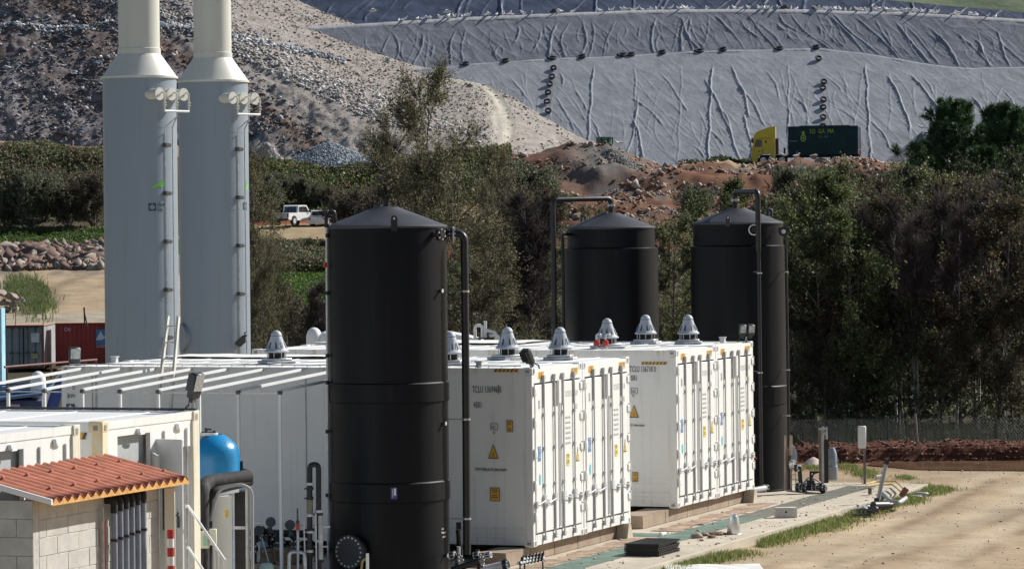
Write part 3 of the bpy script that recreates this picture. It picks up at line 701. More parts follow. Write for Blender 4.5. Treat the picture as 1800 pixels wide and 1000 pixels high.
CA = reefer('white container numbered TCLU 136946 0 beside the nearest black tank', tuple(A0 + Vector((0, 0, zb))), 'white refrigerated containers with doors to the right')
door_marks(CA)
def copy_cont(u, label, o_):
    c_ = copy_tree(CA); c_.location = S(u, 0, zb) if o_ is None else o_; c_['label'] = label
    ROOTM[c_.name] = Matrix.Translation(c_.location) @ Matrix.Rotation(ANG, 4, 'Z'); return c_
C0 = Vector((2.98, 64.7, 0))
CB = copy_cont(W_ + .03, 'right-hand one of the nearer pair of white containers, two domed vents on its roof', None)
CC = copy_cont(0, 'white refrigerated container numbered TCLU 136718 0 standing behind the front pair', C0 + Vector((0, 0, zb)))
CD = copy_cont(0, 'farthest white container, floodlights on its corner beside the far right black tank', C0 + U * (W_ + .03) + Vector((0, 0, zb)))
# markings on the long sides
def v1(px): return (932 - px) * .00984
def side_t(t, s, size, v, z, sx=.6, m=ink): text(s, size, m, t, MS(v, z) @ Matrix.Translation((0, 0, -.002)), sx)
def hz(t, v, z, n=6):
    flat(t, 'hazard_stripe', yellow, rect(n * .07, .05), MS(v, z) @ Matrix.Translation((0, 0, .0)))
    for k in range(n):
        x = -n * .035 + k * .07; flat(t, 'hazard_stripe', ink, [(x, -.024), (x + .03, -.024), (x + .06, .024), (x + .03, .024)], MS(v, z), .0055)
side_t(CA, 'TCLU 136946 0', .155, 1.04, 2.5, .5); side_t(CA, '45R1', .145, 1.02, 2.25, .5)
flat(CA, 'number_frame', ink, rect(.012, .15, -.02, 0), MS(.56, 2.555)); 
side_t(CA, 'UIC', .07, .72, 1.92, .7); side_t(CA, '81', .06, .68, 1.83, .7)
for (w, h, x, y) in ((.12, .008, 0, .06), (.12, .008, 0, -.04), (.008, .1, -.06, .01), (.008, .1, .06, .01)): flat(CA, 'plate_frame', ink, rect(w, h, x, y), MS(.66, 1.94))
label_st(CA, MS(.39, 1.96), .09, .17, yellow, ink, 5, ink); warn_tri(CA, MS(.68, 1.55), .18, .24)
side_t(CA, 'MGW=34,000kg for UIC railway transport', .075, 1.0, 1.23, .42)
label_st(CA, MS(.66, .85), .15, .2, yellow, ink, 6, ink); hz(CA, .44, 2.86, 6)
side_t(CC, 'TCLU 136718 0', .155, .9, 2.5, .5); side_t(CC, '45R1', .145, .9, 2.34, .5); side_t(CC, 'UIC', .07, .86, 2.12, .7); side_t(CC, '81', .06, .85, 2.04, .7)
for (w, h, x, y) in ((.12, .008, 0, .06), (.12, .008, 0, -.04), (.008, .1, -.06, .01), (.008, .1, .06, .01)): flat(CC, 'plate_frame', ink, rect(w, h, x, y), MS(.81, 2.14))
warn_tri(CC, MS(.82, 1.78), .18, .24); side_t(CC, 'MGW=34,000kg for UIC railway transport', .075, 1.16, 1.5, .42)
label_st(CC, MS(.81, .57), .09, .16, yellow, ink, 5, ink); hz(CC, .42, 2.66, 7)
for k in range(3): 
    b = MB(); b.box((-.002, .2, .36 + k * .09), (.012, L_ - .2, .375 + k * .09)); b.build('pressed_rib', white, CC)
# joint, ladder mark and square emblem at the far left of the front container side
def leaf_square(parent, M, s, bgm=ink, fm=white_clean, wrap=None):
    sq = rect(s, s); lf = [(0, -.48), (.05, -.25), (.3, -.33), (.25, -.15), (.42, -.02), (.3, .05), (.33, .22), (.17, .17), (.1, .28), (0, .45), (-.1, .28), (-.17, .17), (-.33, .22), (-.3, .05), (-.42, -.02), (-.25, -.15), (-.3, -.33), (-.05, -.25)]
    lf = [(x * s, y * s) for x, y in lf]
    if wrap is None:
        flat(parent, 'emblem', bgm, sq, M, .003); flat(parent, 'emblem_leaf', fm, lf, M, .005)
    else:
        ctr, r, a0, z0 = wrap
        for nm, mm, pts, th in (('emblem', bgm, [(-s / 2 + s * i / 6, -s / 2) for i in range(7)] + [(s / 2 - s * i / 6, s / 2) for i in range(7)], .006), ('emblem_leaf', fm, lf, .009)):
            n = len(pts); b = MB()
            ctrp = (0, 0)
            def W(x, y, d): a = a0 + x / r; return (ctr[0] + (r + d) * math.cos(a), ctr[1] + (r + d) * math.sin(a), z0 + y)
            vs = [W(x, y, th) for x, y in pts] + [W(x, y, -.01) for x, y in pts] + [W(0, 0, th)]
            if nm == 'emblem':
                vs = [W(-s / 2 + s * i / 6, -s / 2, th) for i in range(7)] + [W(-s / 2 + s * i / 6, s / 2, th) for i in range(7)]
                b.add(vs, [(i, i + 1, i + 8, i + 7) for i in range(6)])
            else: b.add(vs, [(i, (i + 1) % n, 2 * n) for i in range(n)])
            b.build(nm, mm, parent)
leaf_square(CA, MS(8.38, 2.18), .16)
side_t(CA, 'GRUPO', .1, 8.46, 2.36, .5); side_t(CA, 'U', .12, 8.34, 2.5, .5)
b = MB(); b.box((-.006, 7.88, .2), (.012, 7.91, H_ - .12)); b.box((-.006, 7.96, .2), (.01, 7.97, H_ - .12)); b.box((-.004, 4.0, .2), (.011, 4.012, H_ - .12)); b.build('panel_joint', gasket_lt, CA)
b = MB()
for k in range(36): y = .3 + k * .23; b.tube([(.03, y, H_), (.03, y, H_ + .035)], .006, 4)
b.tube([(.03, .2, H_ + .035), (.03, 8.4, H_ + .035)], .01, 5); b.build('roof_cable', galv, CA)
# white covers draped on the far roofs
def roof_sheet(parent, x0, x1, y0, y1, seed):
    r = np.random.default_rng(seed); nx, ny = 30, 44; X_, Y_ = np.meshgrid(np.linspace(x0, x1, nx), np.linspace(y0, y1, ny))
    Z_ = H_ + .012 + .06 * np.clip(fbm(X_ * 1.6, Y_ * 1.1, 4, seed) + .3, 0, 1) 
    X_ = X_ + .05 * fbm(Y_ * 2, X_ * 0, 3, seed)
    return np_mesh('roof_cover', np.stack([X_, Y_, Z_], -1).reshape(-1, 3), grid_faces(ny, nx), mat('white_sheeting', (.85, .84, .8), .6, var=.05, scale=3, bump=.004, bscale=12), smooth=True, parent=parent)
roof_sheet(CB, 1.2, 2.42, 4.4, 8.52, 1); roof_sheet(CD, .4, 2.4, 4.2, 8.5, 2)
# plinths and support blocks
def plinth(label, o_, u0, u1, v0, v1, h, m=None):
    b = MB(); n = 5
    r = random.Random(int(u1 * 10)); 
    t = None
    b.box((u0, v0, 0), (u1, v1, h), 0, None, .012)
    for k in range(1, n): x = u0 + (u1 - u0) * k / n; b.box((x, v0 - .004, 0), (x + .01, v0 + .01, h - .01), 1)
    o = b.build('concrete_plinth', [m or concrete_stain, gasket]); o.location = o_; o.rotation_euler = (0, 0, ANG)
    return tag(o, label, 'plinth')
plinth('long rust-stained concrete beam under the front container pair', A0, -.95, 4.75, .12, .62, .235)
plinth('long rust-stained concrete beam under the rear container pair', C0, -1.65, 4.85, .12, .62, .235)
for k, (o_, u, lab) in enumerate(((A0, 4.42, 'small wedge of pale concrete leaning on the front beam at its far end'), (C0, 4.5, 'small wedge of pale concrete leaning on the rear beam at its far end'))):
    b = MB(); b.prism([(0, 0), (.32, 0), (.2, .26), (.1, .26)], -.1, .11); o = b.build('concrete_wedge', concrete); o.location = o_ + U * u; o.rotation_euler = (0, 0, ANG); tag(o, lab, 'concrete wedge')
for (o_, u, v, w, d, h, lab) in ((A0, 4.75, .7, .5, .6, .3, 'square pale concrete block between the two container pairs'), (C0, -2.0, .65, .36, .6, .3, 'weathered concrete block with mossy end beside the path')):
    b = MB(); b.box((0, 0, 0), (w, d, h), 0, None, .02); o = b.build('support_block', concrete); o.location = o_ + U * u + V * v; o.rotation_euler = (0, 0, ANG); tag(o, lab, 'concrete block')
# ================================================================== ROOF VENTS
def hood_vent(label):
    t = thing('roof_vent', label, 'vent', (0, 0, 0), 0, 'grey domed vents on the container roofs')
    b = MB(); b.box((-.29, -.29, 0), (.29, .29, .055), 0, None, .01); b.box((-.23, -.23, .055), (.23, .23, .1), 1, None, .01)
    b.build('base_plate', [gasket_lt, galv], t)
    b = MB(); b.lathe([(.15, .1), (.15, .2)], 20); b.build('neck', dark, t)
    for k in range(8):
        a = k * .785 + .2; b = MB(); b.tube([(.185 * math.cos(a), .185 * math.sin(a), .09), (.185 * math.cos(a), .185 * math.sin(a), .22)], .008, 5); b.build('strut', galv, t)
    b = MB(); b.lathe([(.2, .205), (.235, .215), (.24, .235), (.21, .26), (.175, .3), (.15, .37), (.125, .46), (.105, .52)], 32, cap=True); b.build('hood', vent_grey, t)
    b = MB(); b.lathe([(.1, .52), (.1, .53), (.107, .535), (.1, .56), (.075, .6), (.035, .625), (.005, .63)], 28); b.build('cap', vent_grey, t)
    b = MB(); b.lathe([(.101, .518), (.101, .534)], 28); b.build('cap_joint', gasket, t)
    for k in range(8):
        a = k * .785 + .38; ca, sa = math.cos(a), math.sin(a)
        M = Matrix(((-sa, 0, ca, 0), (ca, 0, sa, 0), (0, 1, 0, 0), (0, 0, 0, 1)))
        b = MB(); vs = []
        outl = [(-.024, .285), (.024, .285), (.018, .37), (.008, .41), (-.008, .41), (-.018, .37)]
        def rad(z): return float(np.interp(z, [.26, .3, .37, .46], [.21, .175, .15, .125])) + .004
        vs = [M @ Vector((x, z, math.sqrt(max(0, rad(z) ** 2 - x * x)))) for x, z in outl]; b.add(vs, [tuple(range(6))]); b.tube([M @ Vector((-.03, .28, rad(.28) + .01)), M @ Vector((-.02, .38, rad(.38) + .008)), M @ Vector((-.006, .42, rad(.42) + .004))], .006, 4, 1)
        b.build('louvre', [gasket, vent_grey], t)
    return t
vlabels = ['domed roof vent half hidden by the thick black downpipe, red valve at its foot', 'domed roof vent immediately right of the tall black tank\'s pipe, left of the roof floodlight',
           'domed roof vent just right of the black roof floodlight', 'domed roof vent with two red gas valves at its foot', 'domed roof vent in front of the middle black tank\'s right side', 'domed roof vent nearest the far right black tank', 'lone domed roof vent on the left roof, next to the second grey silo']
vpos = [(A0, 1.3, 1.93), (A0, 3.67, 1.80), (A0, 3.67, .83), (C0, 1.14, 1.72), (C0, 3.67, 1.8), (C0, 3.67, .93), (A0, 1.75, 5.32)]
v0 = None
for (o_, u, v), lab in zip(vpos, vlabels):
    t = hood_vent(lab) if v0 is None else copy_tree(v0); v0 = v0 or t
    place(t, o_ + U * u + V * v + Vector((0, 0, zb + H_ - .008)), ANG + .05 + .13 * len(lab) % 1, .9, lab)
redp = mat('red_lamp_glass', (.5, .03, .02), .25, var=.05)
def red_valve(loc, lab):
    t = thing('red_gas_valve', lab, 'valve', loc, 0)
    b = MB(); b.lathe([(.05, 0), (.05, .02), (.02, .03), (.02, .06)], 12); b.build('foot', galv, t)
    b = MB(); b.lathe([(.02, .05), (.055, .06), (.06, .1), (.055, .14), (.03, .16)], 14); b.build('red_body', redp, t)
    b = MB(); b.tube(path([(0, 0, .15), (0, 0, .27), (.08, 0, .27), (.08, 0, .22)], .03), .018, 8); b.build('pipe', galv, t)
zr = zb + H_
red_valve(A0 + U * .35 + V * 1.78 + Vector((0, 0, zr)), 'red-bodied valve at the foot of the vent half hidden by the downpipe')
red_valve(C0 + U * .75 + V * 1.62 + Vector((0, 0, zr)), 'right one of two red-bodied valves in front of a roof vent')
red_valve(C0 + U * .75 + V * 1.80 + Vector((0, 0, zr)), 'left one of two red-bodied valves in front of a roof vent')
for (o_, u, v, lab) in ((A0, .12, .95, 'small grey junction box on the front roof edge above the hazard stripe'), (C0, 4.2, .4, 'small white junction box on the far roof left of the floodlights'), (A0, 1.6, 8.35, 'small pale junction box at the left end of the long roof')):
    b = MB(); b.box((-.05, -.05, 0), (.05, .05, .09), 0, None, .01); b.box((-.06, -.06, .09), (.06, .06, .11), 0)
    o = b.build('junction_box', steel_lt); o.location = o_ + U * u + V * v + Vector((0, 0, zr)); o.rotation_euler.z = ANG; tag(o, lab, 'junction box')
# ================================================================== FLOODLIGHTS
lampglass = mat('lamp_glass', (.55, .57, .55), .12, var=.2, scale=20)
lampbody = mat('lamp_body', (.07, .075, .08), .5, .2, var=.2)
def floodlight(label, loc, w, h, rz, tilt, post, two=False):
    t = thing('floodlight', label, 'floodlight', loc, rz)
    b = MB(); b.tube([(0, 0, 0), (0, 0, post)], .025, 8); b.build('post', rusty if post > .15 else galv, t)
    for k in ((-1, 1) if two else (0,)):
        M = Matrix.Translation((k * w * .6, 0, post)) @ Matrix.Rotation(tilt, 4, 'X')
        b = MB(); b.box((-w / 2, -.05, .02), (w / 2, .05, h), 0, M, .02)
        for q in range(5): b.box((-w / 2 + .02 + q * w * .2, .05, h * .3), (-w / 2 + .03 + q * w * .2, .09, h * .95), 0, M)
        b.build('lamp_housing', lampbody, t)
        b = MB(); b.box((-w * .4, -.056, h * .36), (w * .4, -.05, h * .94), 0, M); b.build('lamp_glass', lampglass, t)
        b = MB(); b.box((-w * .2, -.02, -.04), (w * .2, .02, .06), 0, M); b.tube([M @ Vector((-w * .3, 0, .03)), M @ Vector((-w * .6, -.05, -.05)), M @ Vector((-w * .7, -.02, -.1))], .014, 6); b.build('bracket', lampbody, t)
    return t
floodlight('black floodlight on the corner of the front container roof', A0 + U * .12 + V * .05 + Vector((0, 0, zr)), .16, .29, ANG + 1.2, -.55, .06)
floodlight('pair of dark floodlights on the far corner of the rear container roof', C0 + U * 4.75 + V * .08 + Vector((0, 0, zr)), .14, .24, .2, .2, .1, True)
floodlight('floodlight standing at the left end of the long roof before the red container', P(131, 646, 60.6), .2, .3, .35, .1, .05)
# ================================================================== BLACK TANKS
def ring_tank(label, c, r, ztop, zapex, rings, group, lower=None, n=96):
    t = thing('black_tank', label, 'tank', c, 0, group)
    prof = []; rr = r * (lower or 1.0)
    prof = [(rr + .0, .0)]; wide = lower is not None
    b = MB(); b.lathe([(rr + .03, 0), (rr + .03, .03), (rr, .04)] + ([(rr, wide - .0) if False else (rr, ztop)] if not wide else [(rr, lower_z[0]), (rr, lower_z[0] + .005), (r, lower_z[0] + .03), (r, ztop)]), n, cap=False)
    b.build('shell', blackhdpe, t)
    for z0_, z1_ in rings:
        b = MB(); b.lathe([(rr - .005, z0_ - .015), (rr + .02, z0_), (rr + .02, z1_), (rr - .005, z1_ + .025)], n, cap=False); b.build('band', blackhdpe, t)
    b = MB(); b.lathe([(r + .012, ztop - .03), (r + .016, ztop), (r + .005, ztop + .01), (r * .92, ztop + (zapex - ztop) * .13), (r * .55, ztop + (zapex - ztop) * .57), (r * .22, zapex - .015), (r * .2, zapex), (.01, zapex + .006)], n, cap=False); b.build('cone_roof', blackcone, t)
    return t
lower_z = [0]
grp = 'black plastic process tanks'
T1c = P(682.5, 700, 55.5); T1c.z = 0; R1 = .945
z_ = lambda py, px, Y: P(px, py, Y).z
k1 = lambda py: z_(py, 682, 55.5 - .9)
T1 = ring_tank('tallest-looking nearest black tank with bolted manhole and blue sticker', T1c, R1, k1(398), k1(363) , [(k1(708), k1(676)), (k1(883), k1(851))], grp)
def on_tank(c, r, ang, z): return Vector((c.x + r * math.cos(ang), c.y + r * math.sin(ang), z))
def ang_px(c, r, px): return -math.pi / 2 + math.asin(max(-1, min(1, ((px - HX) / F * c.y - c.x) / r)))
# top nozzle
b = MB(); b.lathe([(.05, k1(363)), (.05, k1(352)), (.075, k1(352)), (.075, k1(349))], 16); b.build('top_nozzle', blackpipe, T1)
b = MB(); b.box((-.09, -.02, k1(362)), (-.03, .02, k1(359))); b.box((-.2, -.02, k1(362)), (.0, .02, k1(361.5))); b.build('nozzle_bracket', galv, T1)
# lifting lug
def lug(T, c, r, px, py, s=1.0, k=None):
    a = ang_px(c, r, px); p = on_tank(c, r + .015, a, k(py)); M = frame(p, (-math.sin(a), math.cos(a), 0), (0, 0, 1))
    b = MB(); outer = [(-.045, -.12), (.045, -.12), (.045, .06)] + [(.045 * math.cos(q), .06 + .045 * math.sin(q)) for q in np.linspace(0, math.pi, 9)[1:-1]] + [(-.045, .06)]
    outer = [(x * s, y * s) for x, y in outer]; vs = [M @ Vector((x, y, 0)) for x, y in outer] + [M @ Vector((x, y, .03)) for x, y in outer]; n = len(outer)
    b.add(vs, [tuple(range(n)), tuple(reversed(range(n, 2 * n)))] + [(i, (i + 1) % n, (i + 1) % n + n, i + n) for i in range(n)])
    b.add([M @ Vector((.017 * s * math.cos(q), .062 * s + .017 * s * math.sin(q), .032)) for q in np.linspace(0, 6.28, 11)[:-1]], [tuple(range(10))], 1)
    b.build('lifting_lug', [blackpipe, steel_lt], T, world=True)
lug(T1, T1c, R1, 696, 392, 1.1, k1)
# flange + pipe at the right of tank 1
def flange(b, p, d, r, n=10, mi=0, bolts=8, th=.03, bm=1):
    p = Vector(p); d = Vector(d).normalized(); b.tube([p - d * th, p + d * th], r, 20, mi)
    x = d.orthogonal().normalized(); y = d.cross(x)
    for k in range(bolts):
        a = 2 * math.pi * k / bolts; q = p + (x * math.cos(a) + y * math.sin(a)) * r * .78; b.tube([q - d * (th + .02), q + d * (th + .02)], .014, 6, bm)
a = math.radians(-38); q0 = on_tank(T1c, R1 - .02, a, k1(413)); dq = Vector((math.cos(a), math.sin(a), 0))
b = MB(); b.tube([q0, q0 + dq * .16], .045, 14, 0); flange(b, q0 + dq * .16, dq, .1, bolts=6, mi=0); b.tube([q0 + dq * .2, q0 + dq * .21], .05, 12); b.build('blind_nozzle', [blackpipe, steel_lt], T1, world=True)
e0 = Vector((T1c.x + R1 - .02, T1c.y - .05, k1(412)))
pd = thing('downpipe', 'thick black downpipe with elbow right of the nearest black tank', 'pipe', (P(817, 900, 55.3).x, 55.3, 0))
b = MB(); px1 = P(816, 412, 55.4).x; xb = P(821, 1000, 55.4).x
b.tube(path([e0 + Vector((0, 0, 0)), (px1, 55.4, k1(412)), (px1 + .0, 55.4, 2.6), (xb, 55.4, .3)], .13), .062, 16); b.build('pipe', blackpipe, pd, world=True)
b = MB()
for xx in (e0.x + .09, e0.x + .13): flange(b, (xx, e0.y, e0.z), (1, 0, 0), .11, bolts=8, th=.012, mi=0 if xx < e0.x + .1 else 1)
b.build('flange', [blackpipe, steel_lt], pd, world=True)
for py in (515, 743, 920): 
    b = MB(); z = k1(py); xx = px1 + (xb - px1) * max(0, (2.6 - z) / 2.3) ; b.tube([(xx, 55.4, z - .015), (xx, 55.4, z + .015)], .07, 16, 1); b.tube([(xx - .07, 55.42, z), (T1c.x + R1 * .97, 55.5, z)], .008, 5, 1); b.build('pipe_clamp', [blackpipe, galv], pd, world=True)
for px_, py in ((772, 513), (775, 748), (776, 982)):
    a = ang_px(T1c, R1, px_); p = on_tank(T1c, R1, a, k1(py)); d_ = Vector((math.cos(a), math.sin(a), 0)); b = MB(); b.tube([p, p + d_ * .06], .028, 10, 0); b.tube([p + d_ * .055, p + d_ * .065], .032, 10, 1); b.build('stub_nozzle', [blackpipe, steel_lt], T1, world=True)
# manhole
a = ang_px(T1c, R1, 624); p = on_tank(T1c, R1 - .07, a, k1(968)); d_ = Vector((math.cos(a), math.sin(a), 0))
b = MB(); b.tube([p, p + d_ * .2], .2, 40); b.tube([p + d_ * .2, p + d_ * .235], .265, 40); b.build('manhole_neck', blackpipe, T1, world=True)
b = MB(); b.tube([p + d_ * .237, p + d_ * .27], .262, 48); mh = b.build('manhole_cover', blackcone, T1, world=True)
xx_, yy_ = Vector((-d_.y, d_.x, 0)), Vector((0, 0, 1))
for k in range(20):
    q = p + d_ * .27 + (xx_ * math.cos(k * .314) + yy_ * math.sin(k * .314)) * .225; b = MB(); b.tube([q, q + d_ * .014], .016, 6); b.build('bolt', steel_lt, mh, world=True)
# stickers
a = ang_px(T1c, R1, 691); Mx = lambda a, z: frame(on_tank(T1c, R1 + .022, a, z), (-math.sin(a), math.cos(a), 0), (0, 0, 1))
flat(T1, 'sticker', mat('navy_sticker', (.05, .08, .25), .4), rect(.1, .18), ROOTM[T1.name].inverted() @ Mx(a, k1(866)))
flat(T1, 'sticker_print', white_clean, rect(.03, .11, .015, .02), ROOTM[T1.name].inverted() @ Mx(a, k1(866)), .006)
flat(T1, 'sticker_print', ink_faint, rect(.015, .13, -.02, 0), ROOTM[T1.name].inverted() @ Mx(a, k1(866)), .006)
ctr0 = (0, 0)
text('Volumen', .055, white_clean, T1, None, .8, wrap=(ctr0, R1, ang_px(T1c, R1, 771), k1(943)))
text('1 m3', .045, white_clean, T1, None, .8, wrap=(ctr0, R1, ang_px(T1c, R1, 771), k1(936)))
text('posicion', .045, white_clean, T1, None, .8, wrap=(ctr0, R1, ang_px(T1c, R1, 773), k1(950)))
# grey level pipe left of tank 1
b = MB(); lp = thing('level_pipe', 'slender light grey pipe running up the left side of the nearest black tank', 'pipe', (P(573, 900, 55.2).x, 55.2, 0))
b.tube([P(574, 400, 55.2) * 1, (P(577, 1000, 55.2).x, 55.2, .1)], .019, 10); b.build('pipe', steel_lt, lp, world=True)
b = MB(); b.tube([P(573, 372, 55.2), P(573.5, 376, 55.2)], .035, 12); b.tube(path([P(573.5, 400, 55.2), P(573.5, 376, 55.2), P(588, 370, 55.25), P(588, 392, 55.25)], .06), .03, 10)
for yy in (384, 388): b.tube([P(588, yy, 55.25), P(588, yy + 2, 55.25)], .05, 12)
b.build('gooseneck', blackpipe, lp, world=True)
for py in (414, 515, 625, 672, 758, 870):
    b = MB(); p = P(575, py, 55.2); b.tube([p + Vector((0, 0, -.03)), p + Vector((0, 0, .03))], .028, 10); b.tube([p, p + Vector((.08, .2, 0))], .01, 6); b.build('clamp', blackpipe, lp, world=True)
b = MB(); p = P(572, 466, 55.2); b.tube([p + Vector((0, -.02, -.04)), p + Vector((0, -.02, .04))], .025, 8); b.build('red_valve', redp, lp, world=True)
# tank 3 (far right) and tank 2
T3c = Vector(((1297 - HX) / F * 72.5 + 0, 72.5, 0)); R3 = .955
k3 = lambda py, px=1297: z_(py, px, 71.6)
lower_z = [k3(434)]
T3 = ring_tank('farthest right black tank standing on the slab beside the dark trees', T3c, R3 * .965, k3(392), k3(366), [(k3(712), k3(681))], grp, lower=1.06)
T2c = Vector(((1074 - HX) / F * 74.5, 74.5, 0)); k2 = lambda py, px=1074: z_(py, px, 73.6)
lower_z = [k2(438)]
T2 = ring_tank('middle black tank rising behind the rear roof, overflow pipe arching onto its top', T2c, .925, k2(400), k2(374), [], grp, lower=1.07)
lug(T3, T3c, R3 * .965, 1276, 388, 1.0, k3)
def arch(label, name, pts, r, clamps, Y, extra=None, m=blackpipe):
    pts = [Vector(p) for p in pts]; t = thing(name, label, 'pipe', (pts[-1].x, pts[-1].y, 0))
    b = MB(); b.tube(path(pts, .12), r, 14); b.build('pipe', m, t, world=True)
    for p, d in clamps:
        b = MB(); flange(b, p, d, r * 1.6, bolts=6, th=.012, mi=1); b.build('flange', [blackpipe, steel_lt], t, world=True)
    return t
Y2 = 73.6
ar2 = arch('black overflow pipe arching from the middle tank top down its left side', 'overflow_pipe', [P(1074, 374, 74.5), P(1074, 349, 74.5), P(972, 351, Y2), (P(975, 575, Y2).x, Y2, .4)], .055, [(P(1074, 361, 74.5), (0, 0, 1))], Y2)
ar2b = arch('thinner black pipe close to the left side of the middle black tank', 'drain_pipe', [P(1000, 412, 74.2), P(989, 412, Y2 + .2), (P(991, 580, Y2).x, Y2 + .2, .4)], .035, [(P(992, 412, 74), (1, 0, 0))], Y2)
ar3 = arch('black overflow pipe arching from the far right tank top down its front', 'overflow_pipe', [P(1292, 366, 72.5), P(1292, 338, 72.5), P(1332, 337, 71.2), P(1333, 440, 71.3)], .055, [(P(1292, 352, 72.5), (0, 0, 1))], 71)
b = MB(); b.tube([P(1333.5, 435, 71.3), (P(1338, 850, 71.3).x, 71.3, .15)], .04, 12); b.build('lower_pipe', blackpipe, ar3, world=True)
for py in (480, 655):
    b = MB(); p = P(1335 if py < 500 else 1336, py, 71.3); b.tube([p + Vector((0, 0, -.012)), p + Vector((0, 0, .012))], .052, 12); b.tube([p, p + Vector((-.1, .25, .03))], .012, 6); b.build('clamp', galv, ar3, world=True)
ar3b = arch('thin black pipe down the right edge of the far right tank', 'drain_pipe', [P(1368, 402, 71.9), P(1381, 405, 71.9), (P(1387, 780, 71.9).x, 71.9, .9)], .03, [(P(1374, 403, 71.9), (1, 0, 0))], 71.9)
for py in (478, 650, 730):
    b = MB(); p = P(1382 if py < 500 else 1385, py, 71.9); b.tube([p + Vector((0, 0, -.012)), p + Vector((0, 0, .012))], .045, 12); b.tube([p, p + Vector((-.15, .1, 0))], .012, 6); b.build('clamp', galv, ar3b, world=True)
b = MB(); p = P(1377, 407, 71.6); b.tube([p + Vector((0, -.03, 0)), p + Vector((0, .03, 0))], .1, 20); b.tube([p + Vector((0, -.06, 0)), p + Vector((0, -.03, 0))], .045, 12, 1); b.build('valve', [blackpipe, steel_lt], ar3b, world=True)
b = MB(); p = P(1325, 404, 71.3); b.tube([p + Vector((0, -.05, 0)), p + Vector((0, .1, 0))], .05, 14)
for k in range(14):
    aa = 1.2 + k * .28; bb = aa + .28; rr_ = .1; b.tube([p + Vector((rr_ * math.cos(aa), -.03, rr_ * math.sin(aa))), p + Vector((rr_ * math.cos(bb), -.03, rr_ * math.sin(bb)))], .016, 6, 1)
b.build('hand_valve', [blackpipe, steel_lt], T3, world=True)
b = MB(); b.tube(path([P(1349, 388, 73), P(1349, 369, 73), P(1356, 369, 73), P(1356, 380, 73)], .03), .03, 8); b.build('top_sensor', lampbody, T3, world=True)
b = MB(); b.tube(path([P(1022, 392, 74.6), P(1022, 380, 74.6), P(1029, 380, 74.6), P(1029, 388, 74.6)], .03), .022, 8); b.build('top_sensor', lampbody, T2, world=True)
# ================================================================== GREY SILOS
def silo(label, px, Y, r, pyring, rp):
    c = Vector(((px - HX) / F * Y, Y, 0)); k = lambda py: z_(py, px, Y)
    c.x = P(px, 400, Y).x; t = thing('grey_silo', label, 'flare stack', c, 0, 'pair of grey flare stacks'); zr_ = k(pyring)
    for zs in (1.9, 3.9, 5.9, 7.7): b = MB(); b.lathe([(r - .01, zs), (r + .003, zs + .002), (r + .003, zs + .016), (r - .01, zs + .018)], 96, cap=False); b.build('weld_seam', silo_grey, t)
    b = MB(); b.lathe([(r, 0), (r, zr_)], 96, cap=False); b.build('body', silo_grey, t)
    b = MB(); b.lathe([(r, zr_ - .03), (r + .035, zr_ - .03), (r + .035, zr_ + .02), (r, zr_ + .02)], 80, cap=False); b.build('rim', silo_cream, t)
    zc = k(pyring - 42); b = MB(); b.lathe([(r + .01, zr_ + .02), (rp + .03, zc - .03), (rp + .015, zc)], 80, cap=False); b.build('cone', silo_cream, t)
    b = MB(); b.lathe([(rp + .02, zc - .01), (rp + .02, zc + .11), (rp, zc + .12), (rp, 16), (rp - .03, 16), (rp - .03, 15)], 64, cap=False); b.build('stack', silo_cream, t)
    da = math.radians(-40); d = Vector((math.cos(da), math.sin(da), 0)); pr = Vector((-d.y, d.x, 0))
    s = 1 / F * Y
    discs = []
    for q, kk_ in enumerate((-1, 0, 1)):
        o_ = Vector((0, 0, k(pyring + 31.5))) + pr * (kk_ * .37); e = o_ + d * (r + .17)
        b = MB(); b.tube([o_ + d * r * .7, e], .115, 24); b.tube([e - d * .0, e + d * .03], .14, 28); cp = b.build('nozzle_cup', silo_cream, t)
        b = MB(); e2 = e + d * .03
        lowz = e.z - .22
        b.tube(path([e2 + Vector((0, 0, -.03)), e2 + Vector((0, 0, .03)) + d * .04 , e2 + d * .14 + Vector((0, 0, .03)), Vector(((e2 + d * .14).x, (e2 + d * .14).y, e.z - .38))], .06), .018, 8)
        for dz in (-.2, -.26): p = e2 + d * .14 + Vector((0, 0, dz)); b.tube([p, p + Vector((0, 0, .018))], .045, 12)
        b.build('hook_pipe', silo_cream, t); discs.append(e2 + d * .14)
    b = MB(); b.tube([discs[0] + Vector((0, 0, -.38)), discs[2] + Vector((0, 0, -.38))], .028, 10); b.build('manifold', white_clean, t)
    for w_, aa in enumerate((-46, -31)):
        a_ = math.radians(aa - 0); q = Vector(((r + .07) * math.cos(a_), (r + .07) * math.sin(a_), 0)); top = discs[1]
        b = MB(); b.tube([top + Vector((0, 0, -.38)), top + Vector((0, 0, -.5)), q + Vector((0, 0, discs[0].z - .72)), q + Vector((0, 0, .1))], .014, 8); b.build('conduit', galv, t)
    for py in (257, 341, 425, 509, 592):
        a_ = math.radians(-42); q = Vector(((r + .04) * math.cos(a_), (r + .04) * math.sin(a_), k(py + (pyring - 137)))); b = MB(); b.box((-.05, -.08, -.045), (.07, .08, .045), 0, Matrix.Translation(q) @ Matrix.Rotation(a_, 4, 'Z'), .01)
        b.tube([q + Vector((-.05, -.09, 0)), q + Vector((.12, .06, 0))], .016, 6); b.build('conduit_clamp', gasket, t)
    return t, c
S1, S1c = silo('left grey flare stack with cream top, green mark and emblem on its body', 248, 78, .815, 137, .455)
S2, S2c = silo('right grey flare stack with cream top, round port near its base', 377, 82.5, .815, 144, .44)
aL = ang_px(S1c, .815, 274)
leaf_square(S1, None, .17, mat('dark_emblem', (.03, .06, .08), .5), silo_grey, wrap=((0, 0), .815, aL, z_(364, 274, 77.2)))
